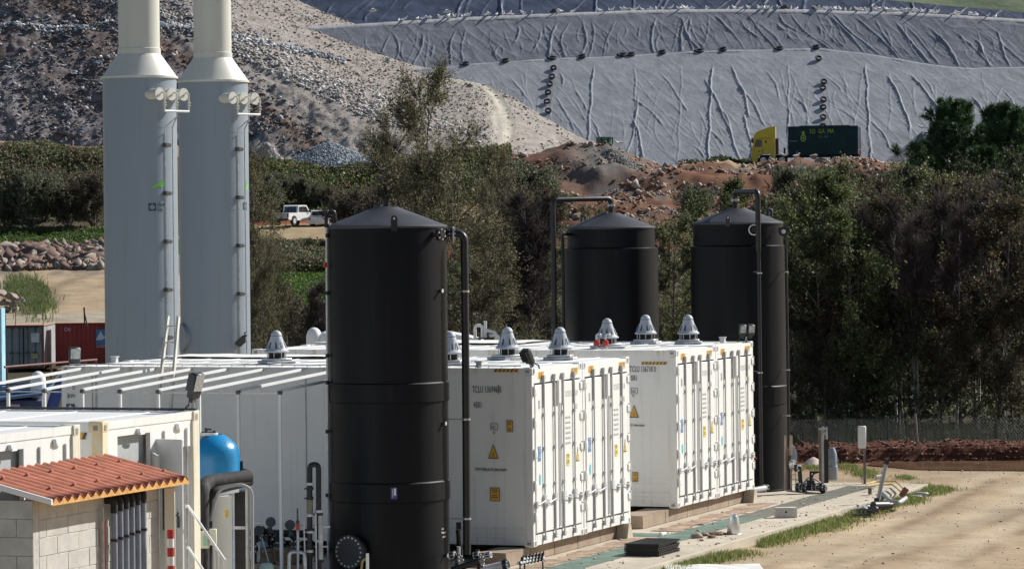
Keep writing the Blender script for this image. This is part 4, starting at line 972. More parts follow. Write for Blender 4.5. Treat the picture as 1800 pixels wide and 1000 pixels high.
text('GRUPO', .1, ink, S1, None, .75, wrap=((0, 0), .815, ang_px(S1c, .815, 282), z_(362.5, 282, 77.2)))
text('SOIL', .1, ink, S1, None, .75, wrap=((0, 0), .815, ang_px(S1c, .815, 282), z_(371, 282, 77.2)))
grn = mat('lime_mark', (.2, .6, .12), .5)
def wrap_poly(parent, m, pts, r, a0, z0, name):
    b = MB(); n = len(pts); vs = [((r + .006) * math.cos(a0 + x / r), (r + .006) * math.sin(a0 + x / r), z0 + y) for x, y in pts] + [((r + .006) * math.cos(a0), (r + .006) * math.sin(a0), z0)]
    b.add(vs, [(i, (i + 1) % n, n) for i in range(n)]); b.build(name, m, parent)
wrap_poly(S1, grn, [(-.16, -.08), (-.05, .02), (.02, .03), (.12, .1), (.17, .09), (.17, .0), (.1, -.07), (0, -.03), (-.08, -.1)], .815, ang_px(S1c, .815, 284), z_(324, 284, 77.2), 'green_mark')
leaf_square(S2, None, .17, mat('dark_emblem', (.03, .06, .08), .5), silo_grey, wrap=((0, 0), .815, ang_px(S2c, .815, 433), z_(362, 433, 81.7)))
wrap_poly(S2, grn, [(-.1, -.1), (-.03, .05), (.04, .1), (.08, .0), (0, -.1)], .815, ang_px(S2c, .815, 436), z_(326, 436, 81.7), 'green_mark')
a = ang_px(S2c, .815, 322); d_ = Vector((math.cos(a), math.sin(a), 0)); b = MB(); p = Vector((0, 0, z_(594, 322, 81.7))) + d_ * .72; b.tube([p, p + d_ * .16], .3, 36); b.tube([p + d_ * .14, p + d_ * .17], .33, 36); b.build('round_port', silo_grey, S2)
floodlight('grey floodlight bracketed low on the right grey stack', P(432, 590, 81.6) - Vector((0, 0, .1)), .16, .3, 1.3, -2.3, .1)
# ================================================================== PERGOLA FRAME
pg = thing('pergola_frame', 'open frame of slim white posts and rafters leaning on the long grey container wall', 'pergola', S(-3.9, 5))
zp0 = 2.93
frontpx = [(-60, 682.5), (11.5, 683.5), (75, 684.5), (142, 685.5), (208, 686), (275, 686.5), (347, 687), (416, 688.5), (489, 690)]
tops = []
def su(px, u):   # v on the line u=const seen at px
    k = (px - HX) / F; # A0.x + .352u - .936v = k (A0.y + .936u + .352v)
    return (A0.x + U.x * u - k * (A0.y + U.y * u)) / (-V.x + k * V.y)
for i, (px, py) in enumerate(frontpx):
    p = S(-3.92, su(px, -3.92), zp0); tops.append(p)
    b = MB(); b.box((-.022, -.022, 0), (.022, .022, zp0 - .03), 0, Matrix.Translation((p.x, p.y, 0)) @ Matrix.Rotation(ANG, 4, 'Z')); b.build('post', white, pg, world=True)
    b = MB(); b.box((-.03, -.03, -.045), (.03, .03, .012), 0, Matrix.Translation(p) @ Matrix.Rotation(ANG, 4, 'Z')); b.build('post_cap', gasket, pg, world=True)
    q = S(-.03, toS(p)[1], zb + H_ - .05); b = MB(); d = (q - p); L = d.length; x = d.normalized(); y = V; 
    b.box((0, -.02, -.012), (L, .02, .03), 0, frame(p, x, y - x * y.dot(x))); b.build('rafter', white_clean, pg, world=True)
b = MB(); d = tops[-1] - tops[0]; b.box((0, -.01, -.02), (d.length, .01, .0), 0, frame(tops[0] - Vector((0, 0, .02)), d, Vector((0, 0, 1)).cross(d))); b.build('edge_beam', galv, pg, world=True)
# ladder
ld = thing('ladder', 'pale aluminium ladder leaning on the long container roof beside the left grey stack', 'ladder', S(-1.15, 6.95))
lb = [S(-1.1, su(266, -1.1) , 0), S(-1.1, su(291, -1.1), 0)]
vt = [su(293.5, .22), su(312, .22)]
lt = [S(.22, vt[0], z_(549, 293, 62.4)), S(.22, vt[1], z_(550, 312, 62.4))]
alum = mat('pale_aluminium', (.72, .69, .6), .45, .2, var=.1)
vb = [su(240, -1.4), su(272, -1.4)]
for i in range(2):
    p0 = S(-1.4, vb[i], 0); b = MB(); d = lt[i] - p0; b.box((0, -.02, -.035), (d.length, .02, .035), 0, frame(p0, d, V)); b.build('rail', alum, ld, world=True)
for k in range(1, 15):
    t = k / 14.6; a_ = S(-1.4, vb[0], 0).lerp(lt[0], t); c_ = S(-1.4, vb[1], 0).lerp(lt[1], t); b = MB(); b.tube([a_, c_], .017, 6); b.build('rung', alum, ld, world=True)
# ================================================================== FRONT WHITE CONTAINERS (plant rooms)
K0 = P(343, 722, 45.5); K0 = Vector((K0.x, K0.y, 0)); KH = z_(722, 343, 45.5)
slots = {}
def plant_room(label, s0, wlen, ln, rust):
    # local: x along -U (towards the camera), y along V, z up
    t = thing('plant_room_container', label, 'container', K0 - U * s0, ANG, 'white plant rooms beside the block shed')
    zb_ = .2; Hh = KH
    lx = lambda x: -x
    b = MB(); zt = Hh
    # front wall built round its openings: list of solid boxes (x from far right corner towards the camera)
    door = (.12, .82); win1 = (1.36, 2.05); 
    z0, z1 = zb_, zt - .1
    dz = zt - .42
    b.box((lx(0), 0, z0), (lx(.12), .06, z1)); b.box((lx(.82), 0, z0), (lx(1.3), .06, z1)); b.box((lx(2.2), 0, z0), (lx(wlen), .06, z1))
    b.box((lx(.12), 0, dz - .02), (lx(.82), .06, z1)); b.box((lx(1.3), 0, zt - .2), (lx(2.2), .06, z1)); 
    b.box((lx(1.3), 0, z0), (lx(2.2), .06, z0 + .3)); b.box((lx(wlen), .06, z0), (lx(wlen - .05), ln, z1)); b.box((lx(.05), .06, z0), (lx(0), ln, z1)); b.box((lx(wlen - .05), ln - .06, z0), (lx(.05), ln, z1))
    b.build('wall', white, t)
    b = MB(); b.box((lx(.14), .25, z0), (lx(.8), .27, dz)); b.box((lx(1.3), .1, z0), (lx(2.2), .12, zt - .15)); b.build('recess_panel', [grey_door], t)
    b = MB(); b.box((lx(0), -.01, zt - .1), (lx(wlen), .07, zt)); b.box((lx(0), ln - .07, zt - .1), (lx(wlen), ln, zt)); b.box((lx(.07), .07, zt - .1), (lx(0), ln - .07, zt)); b.box((lx(wlen), .07, zt - .1), (lx(wlen - .07), ln - .07, zt)); b.build('top_rail', white, t)
    b = MB(); b.box((lx(wlen - .07), .07, zt - .06), (lx(.07), ln - .07, zt - .02))
    for i in range(7): y = .6 + i * 1.05; b.box((lx(wlen - .1), y, zt - .02), (lx(.1), y + .03, zt - .012))
    b.build('roof', white, t)
    b = MB(); b.box((lx(.12), -.03, z0), (lx(0) + .004, .0, zt - .12)); b.box((lx(.0), -.03, z0), (lx(0) + .06, .12, zt - .12)); b.build('corner_post', cream, t)
    b = MB(); b.box((lx(wlen) - .012, -.03, z0), (lx(wlen - .12), .12, zt - .12)); b.build('corner_post', rusty if rust else white, t)
    for x in (0, wlen):
        b = MB(); x_ = lx(x); xa, xb_ = (x_ - .11, x_ + .065) if x == 0 else (x_ - .03, x_ + .15)
        b.box((xa, -.035, zt - .13), (xb_, .16, zt + .008), 0, None, .012); b.box((xa + .05, -.04, zt - .105), (xa + .11, -.034, zt - .035), 1); b.box((xa - .003, .03, zt - .1), (xa + .001, .09, zt - .04), 1)
        b.build('corner_casting', [rusty if (rust and x) else cream, casting_slot], t)
    for x in (.55, 1.65): 
        b = MB(); b.box((lx(x + .04), -.05, zt - .19), (lx(x - .03), .0, zt - .13), 0, None, .008); b.box((lx(x), -.04, zt - .21), (lx(x - .13), -.012, zt - .19)); b.build('lifting_eye', white_clean, t)
    # open shutters
    b = MB(); M = Matrix.Translation((lx(1.28), -.02, 0)) @ Matrix.Rotation(math.radians(-148), 4, 'Z')
    hx = lx(1.34)
    b.box((0, -.015, dz - 1.25), (.72, .015, dz - .03), 0, M); b.build('open_shutter', grey_door, t)
    b = MB(); 
    for x in (.95, .3): b.box((lx(x), -.03, z0), (lx(x) + .012, -.004, zt - .2))
    for k in range(4): z = .5 + k * .6; b.box((lx(1.0), -.05, z), (lx(.94), .0, z + .07))
    b.build('door_edge', galv, t)
    text('CGMU 20', .07, ink, t, frame((lx(wlen) + .1, -.034, zt - .6), (0, 0, -1), (1, 0, 0)), .8)
    # stripes on the side seen through the gap
    for k in range(6):
        pass
    return t
PR1 = plant_room('white plant room container with rust-streaked corner post behind the red tiled shed', 0, 2.64, 7.5, True)
PR2 = plant_room('white plant room container at the left edge of the photo behind the shed', 3.3, 2.64, 7.5, False)
MG = lambda y, z: frame((-2.64 - .001, y, z), (0, -1, 0), (0, 0, 1))
flat(PR1, 'hazard_stripe', yellow, rect(.44, .085), MG(.42, KH - .17))
for k in range(5): x = -.2 + k * .09; flat(PR1, 'hazard_stripe', ink, [(x, -.04), (x + .04, -.04), (x + .075, .04), (x + .035, .04)], MG(.42, KH - .17), .006)
# roof edge cable tray along the far edge
b = MB(); q0, q1 = K0 + V * .0 + Vector((0, 0, KH + .02)), K0 + V * 7.4 - U * 0 + Vector((0, 0, KH + .02))
b.tube([q0, q1], .018, 6)
for i in range(40): p = q0.lerp(q1, i / 40); b.box((-.02, -.02, -.03), (.02, .02, .01), 0, Matrix.Translation(p))
o = b.build('roof_edge_cable', gasket); tag(o, 'dark cable clipped along the roof edge of the front white plant rooms', 'cable')
floodlight('large grey floodlight on a rusty stub at the corner of the front plant room', K0 + Vector((-.04, .1, KH)), .19, .36, .95, .28, .14)
# white door standing open, with black handle
dd = thing('open_door', 'tall white door standing open with a black handle, right of the shed', 'door', K0 - U * 1.35 - V * .05)
b = MB(); p0 = P(250, 1000, 44.6); p1 = P(323, 1000, 44.2); p0.z = p1.z = .25
d = p1 - p0; zt_ = z_(771, 285, 44.4); b.box((0, -.02, 0), (d.length, .02, zt_ - .25), 0, frame(p0, d, Vector((0, 0, 1)).cross(d)), .008); b.build('leaf', mat('door_white', (.66, .67, .67), .5, var=.03), dd, world=True)
b = MB(); ph = P(314, 913, 44.15); b.box((-.02, -.03, -.1), (.02, 0, .1), 0, Matrix.Translation(ph), .01); b.tube([ph + Vector((0, -.02, .06)), ph + Vector((-.0, -.06, .06)), ph + Vector((-.07, -.06, .06))], .012, 6); b.build('handle', lampbody, dd, world=True)
b = MB(); b.tube(path([P(218, 824, 44.9), P(222, 797, 44.7), P(238, 797, 44.6), P(241, 830, 44.6)], .12), .05, 12); o = b.build('flex_hose', mat('dark_grey_hose', (.09, .09, .09), .7, var=.2), None)
c_ = Vector(o.data.vertices[0].co); tag(o, 'dark grey ribbed hose bend coming out of the plant room opening above the tiles', 'hose')
b = MB(); b.tube(path([P(10, 832, 44.2), P(13, 823, 44.1), P(24, 824, 44.0)], .05), .045, 10); o = b.build('flex_hose', MATS['dark_grey_hose']); tag(o, 'short dark hose end above the left end of the tiled roof', 'hose')
# ================================================================== BLOCK SHED WITH TILE-LOOK SHEETS
N1 = Vector((-4.98, 38.0, 0)); zE1 = z_(887, 88, 38.0); zE2 = z_(848, 320, 41.15)
RL = 3.37; DV = 1.055; RISE = .25
shed = thing('block_shed', 'small shed of grey concrete blocks under a red tile-look sheet roof', 'shed', S(.3, .3, 0, N1))
SM = lambda u, v, z=0.0: S(u, v, z, N1)
def course_wall(name, u0, v0, du, dv, length, ztop, d_out, slope=0.0, seed=1, mt=None):
    """blocks laid in courses: origin, direction, outward normal"""
    r = random.Random(seed); D = U * du + V * dv; h = .2; z = ztop - .2; k = 0
    core = MB(); core.box((0, -.13, 0), (length, -.005, ztop - .02), 0, frame(SM(u0, v0), D, Vector((0, 0, 1)).cross(D) * 1)); 
    wl_ = core.build('mortar_core', mortar, shed, world=True)
    while z > .9:
        x = -.25 if k % 2 else 0.0
        while x < length:
            a_, b_ = max(0, x) + .004, min(length, x + .5) - .004
            if b_ - a_ > .05:
                m = MB(); yo = r.uniform(-.003, .005)
                m.box((a_, -.14, z + .004), (b_, yo * .6, z + .196), 0, frame(SM(u0, v0), D, Vector((0, 0, 1)).cross(D)), .003)
                m.build('block', mt or block_mat, shed, world=True)
            x += .5
        z -= .2; k += 1
    core = MB(); core.box((0, -.14, 0), (length, -.0, z + .19), 0, frame(SM(u0, v0), D, Vector((0, 0, 1)).cross(D))); core.build('lower_wall', block_mat, shed, world=True)
zw = zE1 + .02
# lit wall faces -V ; direction must give outward = Z x D  -> D=-U gives -V
course_wall('front', 3.07, .25, -1, 0, 2.92, zw - .0, None, seed=1)
course_wall('left', .15, 2.2, 0, -1, 1.95 - .0, zw + .02, None, seed=2)
b = MB(); M0 = frame(SM(.17, 2.1, zw), U, V); b.box((0, -.1 - 1.9, -.9), (2.9, 0, -.02), 0, None); 
# corrugated sheets
pitch = .187; NW = 18; per = 14
def corr_sheet(u0, nw, name):
    xs = np.linspace(0, nw * pitch, nw * per + 1); ys = np.linspace(0, 1, 9)
    X_, Y_ = np.meshgrid(xs, ys); ph = 2 * np.pi * X_ / pitch
    wv = .026 * np.sin(ph - 1.57) * (1 + .15 * np.sin(ph * 2)) 
    top = []; 
    slope_e = (zE2 - zE1) / RL
    Zt = zE1 + slope_e * (u0 + X_) + Y_ * RISE + wv + .05
    P_ = np.array([[SM(u0 + X_[i, j], Y_[i, j] * DV)[:2] for j in range(X_.shape[1])] for i in range(X_.shape[0])])
    top = np.concatenate([P_, Zt[..., None]], -1); bot = top.copy(); bot[..., 2] -= .006
    nr, nc = X_.shape; f = grid_faces(nr, nc); Mi = ROOTM[shed.name].inverted()
    allv = np.concatenate([top.reshape(-1, 3), bot.reshape(-1, 3)]); o = np.array(SM(.3, .3)); 
    allv = np.array([tuple(Mi @ Vector(v)) for v in allv])
    edge = np.array([(j, j + 1, nr * nc + j + 1, nr * nc + j) for j in range(nc - 1)])
    return np_mesh(name, allv, np.concatenate([f, f[:, ::-1] + nr * nc, edge]), terracotta, smooth=True, parent=shed)
for i in range(3):
    corr_sheet(i * 6 * pitch + .0, 6, 'roof_sheet').location.z = .004 * i
# foam closers in the ochre colour under every crest
for i in range(3):
    b = MB(); n = 6 * 10
    slope_e = (zE2 - zE1) / RL
    vs = []
    for j in range(n + 1):
        x = j / 10 * pitch; u = i * 6 * pitch + x; zc_ = zE1 + slope_e * u; w = .026 * math.sin(2 * math.pi * x / pitch - 1.57)
        vs += [SM(u, .008, zc_ - .0), SM(u, .008, zc_ + .042 + w), SM(u, .05, zc_ - .0), SM(u, .05, zc_ + .042 + w)]
    fs = []
    for j in range(n): a_ = j * 4; fs += [(a_, a_ + 4, a_ + 5, a_ + 1), (a_ + 2, a_ + 3, a_ + 7, a_ + 6), (a_, a_ + 2, a_ + 6, a_ + 4)]
    b.add(vs, fs); b.build('foam_closer', orange_cut, shed, world=True)
b = MB(); slope_e = (zE2 - zE1) / RL
b.add([SM(-.03, 0, zE1 + .0), SM(-.03, DV + 1.0, zE1 + RISE * 1.95), SM(-.03, DV + 1.0, zE1 + RISE * 1.95 + .07), SM(-.03, 0, zE1 + .06), SM(.0, 0, zE1 + .0), SM(.0, DV + 1.0, zE1 + RISE * 1.95), SM(.0, DV + 1, zE1 + RISE * 1.95 + .07), SM(.0, 0, zE1 + .06)],
      [(0, 1, 2, 3), (7, 6, 5, 4), (0, 3, 7, 4), (1, 5, 6, 2), (3, 2, 6, 7), (0, 4, 5, 1)]); b.build('verge_board', white_clean, shed, world=True)
b = MB(); b.add([SM(0, .0, zE1 - .01), SM(RL, 0, zE2 - .01), SM(RL, DV, zE2 + RISE - .01), SM(0, DV, zE1 + RISE - .01), SM(0, .0, zE1 + .0), SM(RL, 0, zE2 + .0), SM(RL, DV, zE2 + RISE + .0), SM(0, DV, zE1 + RISE)],
      [(3, 2, 1, 0), (4, 5, 6, 7), (0, 1, 5, 4), (1, 2, 6, 5), (2, 3, 7, 6), (3, 0, 4, 7)]); b.build('insulation_panel', orange_cut, shed, world=True)
for (row, v, off) in ((0, .28, 2), (1, .76, 0)):
    for k in range(7):
        u = (1.5 + off * .6 + k * 3.0) * pitch
        if u > RL: continue
        kx = round(u / pitch - .5) + .5; u = kx * pitch; zc_ = zE1 + slope_e * u + v / DV * RISE + .05 + .026
        p = SM(u, v, zc_); b = MB(); b.lathe([(.022, 0), (.02, .01), (.012, .018), (.004, .021)], 10, p); b.build('roof_fixing', terracotta, shed, world=True)
# six grey pipes with black elbows on the shed wall
pp = thing('pipe_bank', 'row of six grey pipes with black elbows on the lit shed wall', 'pipes', SM(2.2, .1))
blu = mat('grey_pipe', (.23, .25, .31), .45, .1, var=.1)
for k in range(6):
    u = 1.72 + k * .145; zt_ = zE1 - .075 + k * .012
    b = MB(); b.tube([SM(u, .14, .1), SM(u, .14, zt_ - .12)], .034, 12); pi_ = b.build('pipe', blu, pp, world=True)
    b = MB(); b.tube(path([SM(u, .14, zt_ - .15), SM(u, .14, zt_ - .01), SM(u, .25, zt_ - .01)], .09), .041, 12); b.build('elbow', rubber, pi_, world=True)
    b = MB(); b.tube([SM(u, .14, zt_ - .47), SM(u, .14, zt_ - .44)], .044, 12); b.build('coupling', rubber, pi_, world=True)
b = MB(); b.box((0, -.02, 0), (.75, 0, .07), 0, frame(SM(1.72, .24, zE1 - .09), U, V)); b.build('backing_board', concrete, pp, world=True)
b = MB(); b.tube([SM(1.56, .2, .1), SM(1.56, .2, zE1 - .15)], .014, 6); b.tube([SM(1.6, .2, .1), SM(1.6, .2, zE1 - .3)], .01, 6, 1); b.build('conduit', [galv, red], pp, world=True)
# white casing and red-white striped post
cs = MB(); p = P(299, 1000, 41.0); cs.box((-.06, -.08, .1), (.065, .08, z_(856, 299, 41) - 0), 0, Matrix.Translation((p.x, p.y, 0)) @ Matrix.Rotation(.1, 4, 'Z'), .005); cs.box((-.075, -.06, z_(930, 299, 41)), (-.06, .06, z_(858, 299, 41)), 1, Matrix.Translation((p.x, p.y, 0)))
o = single(cs, 'cable_casing', [cream, gasket], 'cream cable casing under the right end of the tiled roof', 'casing')
st = thing('striped_post', 'red and white striped marker post right of the shed', 'post', (P(300.5, 1000, 40.5).x, 40.5, 0))
zt_ = z_(930, 300, 40.5); hb = .103
for k in range(int(zt_ / hb) + 1):
    z1_ = zt_ - k * hb; b = MB(); b.lathe([(.04, max(0, z1_ - hb)), (.04, z1_)], 18); b.build('band', red if k % 2 == 0 else white_clean, st)
# ================================================================== BLUE FILTER VESSEL, PIPE CABINET, STAIR RAIL
bt = thing('blue_vessel', 'glossy blue fibreglass filter vessel behind the lagged pipes', 'filter vessel', (P(386, 900, 52.5).x - .06, 52.5, 0))
kb = lambda py: z_(py, 386, 52.1)
bluem = mat('blue_fibreglass', (.01, .27, .58), .28, var=.12, scale=2, bump=.003, bscale=30, spec=.6)
rbv = .375
b = MB(); b.lathe([(rbv, .1), (rbv, kb(812)), (rbv * .99, kb(800)), (rbv * .93, kb(790)), (rbv * .8, kb(781)), (rbv * .5, kb(770)), (rbv * .32, kb(766))], 64, cap=False); b.build('body', bluem, bt)
b = MB(); b.lathe([(.14, kb(767)), (.14, kb(763)), (.01, kb(763))], 24, (-.09, 0, 0)); b.build('top_flange', white_clean, bt)
b = MB(); b.box((-.2, -.05, kb(763)), (.02, .05, kb(761))); b.tube([(-.13, 0, kb(763)), (-.13, 0, kb(754))], .02, 8); b.tube([(-.15, 0, kb(756)), (-.05, .02, kb(757))], .015, 6); b.tube([(-.01, 0, kb(763)), (-.01, 0, kb(759))], .022, 8); b.build('top_valve', lampbody, bt)
b = MB(); zq = kb(830); b.tube([(rbv - .02, 0, zq), (rbv + .06, -.02, zq), (rbv + .12, -.04, zq - .02)], .03, 10); b.tube([(rbv + .02, 0, zq - .12), (rbv + .02, 0, zq + .14)], .025, 8); b.build('side_valve', rubber, bt)
cb = thing('pipe_cabinet', 'white equipment cabinet framed by thick black lagged pipes', 'cabinet', (P(390, 1000, 46.5).x, 46.5, 0))
lag = mat('black_lagging', (.03, .03, .032), .8, var=.4, scale=5, bump=.01, bscale=6, grime=(.3, .3, .3, .25))
Yc = 46.5
b = MB(); b.tube(path([P(356, 1060, Yc - .2), P(354, 860, Yc - .2), P(362, 848, Yc), P(436, 838, Yc + .6)], .2), .1, 18); b.tube(path([P(366, 1060, Yc), P(366, 878, Yc), P(376, 862, Yc), P(440, 846, Yc + .6)], .14), .055, 12); b.build('lagged_pipe', lag, cb, world=True)
b = MB(); b.box((0, 0, 0), (.34, .5, z_(872, 385, Yc) - .1), 0, Matrix.Translation((P(363, 1000, Yc).x, Yc, .1)) @ Matrix.Rotation(.12, 4, 'Z')); b.build('cabinet_door', white, cb, world=True)
b = MB(); xr = P(427, 1000, Yc + .3).x; b.box((P(404, 1000, Yc).x, Yc + .5, .1), (xr + .05, Yc + .9, z_(866, 415, Yc) - .02)); b.build('dark_housing', rubber, cb, world=True)
b = MB()
for px in (404, 410, 433): b.tube([P(px, 866 if px < 420 else 860, Yc + .1), (P(px + 1, 1000, Yc + .1).x, Yc + .1, .1)], .016, 6)
b.tube([P(404, 927, Yc + .1), P(434, 927, Yc + .1)], .02, 4); b.box((0, -.02, 0), (.5, .02, .035), 0, frame(P(366, 870, Yc), P(440, 858, Yc + .5) - P(366, 870, Yc), (0, 0, 1))); b.build('steel_frame', steel_lt, cb, world=True)
b = MB(); b.tube(path([P(370, 915, Yc - .1), P(375, 890, Yc - .1), P(386, 858, Yc - .1), P(425, 850, Yc - .1), P(443, 860, Yc), P(444, 1040, Yc)], .1), .022, 10); b.build('grey_hose', mat('mid_grey_hose', (.3, .31, .33), .6), cb, world=True)
b = MB(); pj = P(358, 948, Yc - .45); b.box((-.06, -.06, -.11), (.07, .06, .11), 0, Matrix.Translation(pj), .008); b.box((.0, -.066, -.07), (.06, -.06, .06), 1, Matrix.Translation(pj)); b.box((.075, -.04, -.07), (.17, .05, .14), 0, Matrix.Translation(pj), .006); b.build('switch_box', [mat('ivory_box', (.6, .6, .5), .5, var=.05), mat('pale_green_window', (.3, .5, .4), .3)], cb, world=True)
b = MB()
for px, e in ((350, 998), (357, 1010), (365, 1005), (372, 1020)): b.tube(path([P(px, 972, Yc - .45), P(px - 3 + (px % 7), 992, Yc - .5), P(px + 6, e + 20, Yc - .4)], .1), .01, 5)
b.build('cable', rubber, cb, world=True)
flat(cb, 'yellow_note', bright_yellow, rect(.04, .1), ROOTM[cb.name].inverted() @ frame(P(398, 902, Yc - .01), (1, 0.12, 0), (0, 0, 1)))
sr = thing('stair_handrail', 'white sloping stair handrail in front of the pipe cabinet', 'handrail', P(360, 1060, 44.5))
b = MB(); b.tube([P(326, 889, 44.6), P(331, 889, 44.6), P(396, 985, 43.4)], .019, 8); b.build('top_rail', white_clean, sr, world=True)
b = MB(); b.tube([P(328, 962, 44.6), P(332, 962, 44.6), P(372, 1024, 43.7)], .016, 8); b.build('lower_rail', white_clean, sr, world=True)
for px, py in ((377, 957), (384, 967), (392, 980), (396, 986)):
    b = MB(); b.tube([P(px, py, 43.6), P(px + 2, 1060, 43.6)], .008, 6); b.build('baluster', white_clean, sr, world=True)
b = MB()
for z0_, z1_ in ((735, 1000),):
    b.tube([P(329, 745, 45.3), P(331, 1040, 45.3)], .01, 6)
for py in (790, 868, 950): p = P(329, py, 45.3); b.box((-.02, -.03, -.02), (.02, .02, .02), 0, Matrix.Translation(p))
o = single(b, 'corner_conduit', galv, 'thin grey conduit clipped down the corner of the front plant room', 'conduit')
# ================================================================== PUMPS AND PIPES BELOW THE LONG WALL
Ye = 54.2
up = thing('u_bend_pipe', 'tall black pipe loop with clamped couplings left of the nearest black tank', 'pipe loop', (P(552, 1000, Ye).x, Ye, 0))
b = MB(); b.tube(path([P(544.5, 1060, Ye), P(544.5, 816, Ye), P(560, 816, Ye), P(560.5, 1060, Ye)], .1), .042, 14); b.build('loop', blackpipe, up, world=True)
for px, py, r_, mm in ((545, 850, .06, steel_lt), (545, 858, .055, blackpipe), (545, 875, .055, blackpipe), (545, 905, .055, steel_lt), (546, 930, .06, blackpipe), (546, 934, .055, steel_lt), (561, 898, .065, steel_lt), (561, 903, .06, blackpipe), (562, 950, .055, steel_lt), (562, 985, .06, blackpipe), (545, 968, .055, steel_lt)):
    b = MB(); p = P(px, py, Ye); b.tube([p - Vector((0, 0, .02)), p + Vector((0, 0, .02))], r_, 14); b.tube([p + Vector((-r_, -.03, 0)), p + Vector((-r_ - .03, -.03, 0))], .012, 6); b.build('coupling', mm, up, world=True)
b = MB(); b.tube([P(545, 878, Ye), P(545, 904, Ye)], .046, 14); b.build('brass_section', mat('olive_sleeve', (.2, .19, .12), .4), up, world=True)
b = MB(); b.tube([P(562, 905, Ye), P(563, 985, Ye)], .047, 14); b.build('grey_section', gasket_lt, up, world=True)
b = MB(); b.tube([P(555, 902, Ye - .1), P(557, 1040, Ye - .1)], .012, 6); b.tube([P(534, 915, Ye - .1), P(538, 1040, Ye - .1)], .012, 6); b.tube([P(565, 925, Ye), P(580, 925, Ye)], .02, 6); b.tube([P(553, 960, Ye), P(576, 960, Ye)], .014, 6); b.build('bracket', steel_lt, up, world=True)
vp = thing('sampling_standpipe', 'thin upright pipe with a red collar and black tip', 'standpipe', (P(524, 1000, Ye - .2).x, Ye - .2, 0))
b = MB(); b.tube([P(524, 1040, Ye - .2), P(523.5, 930, Ye - .2)], .02, 8); b.build('tube', gasket_lt, vp, world=True)
b = MB(); b.tube([P(523.5, 931, Ye - .2), P(523.3, 920, Ye - .2)], .028, 10); b.build('collar', redp, vp, world=True)
b = MB(); b.tube([P(523.3, 920, Ye - .2), P(523, 914, Ye - .2)], .03, 10); b.tube([P(523, 914, Ye - .2), P(523, 893, Ye - .2)], .013, 8); b.build('tip', lampbody, vp, world=True)
brown = mat('brown_motor', (.22, .15, .1), .7, var=.25, scale=6)
def pump(label, px, py, Y, w, m, seed):
    p = P(px, py, Y); zt_ = p.z; r = random.Random(seed); t = thing('pump', label, 'pump', (p.x, Y, 0), .3 * seed)
    b = MB(); b.box((-w * .6, -w * .4, .05), (w * .6, w * .4, .25), 0, None, .02); b.build('base', concrete_stain, t)
    b = MB(); b.box((-w * .5, -w * .35, .25), (w * .2, w * .35, zt_ - .05), 0, None, .02)
    for k in range(5): b.box((-w * .5 + k * w * .14, -w * .37, .3), (-w * .48 + k * w * .14, w * .37, zt_ - .08), 0)
    b.build('motor', m, t)
    b = MB(); b.tube([(w * .2, 0, zt_ * .6), (w * .55, 0, zt_ * .6)], w * .3, 16); b.tube([(w * .4, 0, zt_ * .6), (w * .4, 0, zt_ + .05), (w * .4 - .1, 0, zt_ + .15)], .05, 12); b.build('volute', blackpipe, t)
    b = MB(); flange(b, (w * .4, 0, zt_), (0, 0, 1), .085, bolts=6, mi=0); b.build('flange', [blackpipe, steel_lt], t)
pump('brown pump motor among black pipes below the long wall, left of the white post', 478, 958, 54.8, .34, brown, 1)
pump('brown pump motor right of the slim white post', 507, 956, 54.6, .36, brown, 2)
pump('grey pump low beside the pipe cabinet', 459, 945, 55.0, .3, gasket_lt, 3)
hp = thing('pipe_manifold', 'tangle of dark horizontal pipes along the foot of the long wall', 'pipes', (P(480, 1000, 55.6).x, 55.6, 0))
for (xa, ya, xb_, yb_, Y, r_) in ((440, 935, 540, 938, 55.7, .06), (440, 962, 580, 965, 55.5, .05), (440, 985, 530, 990, 55.2, .07), (470, 940, 470, 1010, 55.0, .045), (495, 944, 495, 1000, 54.9, .05), (513, 952, 514, 1010, 54.7, .04), (448, 940, 449, 1010, 54.9, .05)):
    b = MB(); b.tube([P(xa, ya, Y), P(xb_, yb_, Y)], r_, 12); p_ = b.build('pipe', blackpipe, hp, world=True)
    b = MB(); flange(b, P((xa * 2 + xb_) / 3, (ya * 2 + yb_) / 3, Y), P(xb_, yb_, Y) - P(xa, ya, Y), r_ * 1.6, bolts=6, mi=0); b.build('flange', [blackpipe, galv], p_, world=True)
for px, py in ((476, 935), (510, 940), (455, 950), (520, 975)):
    b = MB(); p = P(px, py, 54.9); b.tube([p, p + Vector((0, 0, .16))], .02, 8); b.tube([p + Vector((0, -.02, .16)), p + Vector((0, .02, .16))], .08, 16); b.build('hand_wheel', lampbody, hp, world=True)
b = MB(); b.tube([P(448, 920, 55.9), P(575, 924, 56.0)], .008, 5); b.tube([P(461, 945, 54.5), P(474, 992, 54.3)], .006, 5); b.build('cable', steel_lt, hp, world=True)
b = MB(); b.tube(path([P(508, 1010, 54.0), P(509, 972, 54.0), P(516, 969, 54.0), P(535, 971, 54.0), P(537, 1010, 54)], .05), .03, 10); b.build('chrome_bend', galv, hp, world=True)
b = MB(); p = P(469, 996, 53.8); b.lathe([(.1, -.06), (.11, 0), (.08, .06), (.01, .07)], 16, p); b.build('green_grey_cap', mat('pale_green_cap', (.4, .5, .42), .5), hp, world=True)
pcab = P(625, 985, 54.0)
t = thing('small_gauge_post', 'slim white gauge post in front of the manhole of the nearest black tank', 'gauge', (P(646, 1000, 54.2).x, 54.2, 0))
b = MB(); b.box((-.022, -.03, .1), (.022, .03, z_(972, 646, 54.2)), 0); b.build('post', white_clean, t)
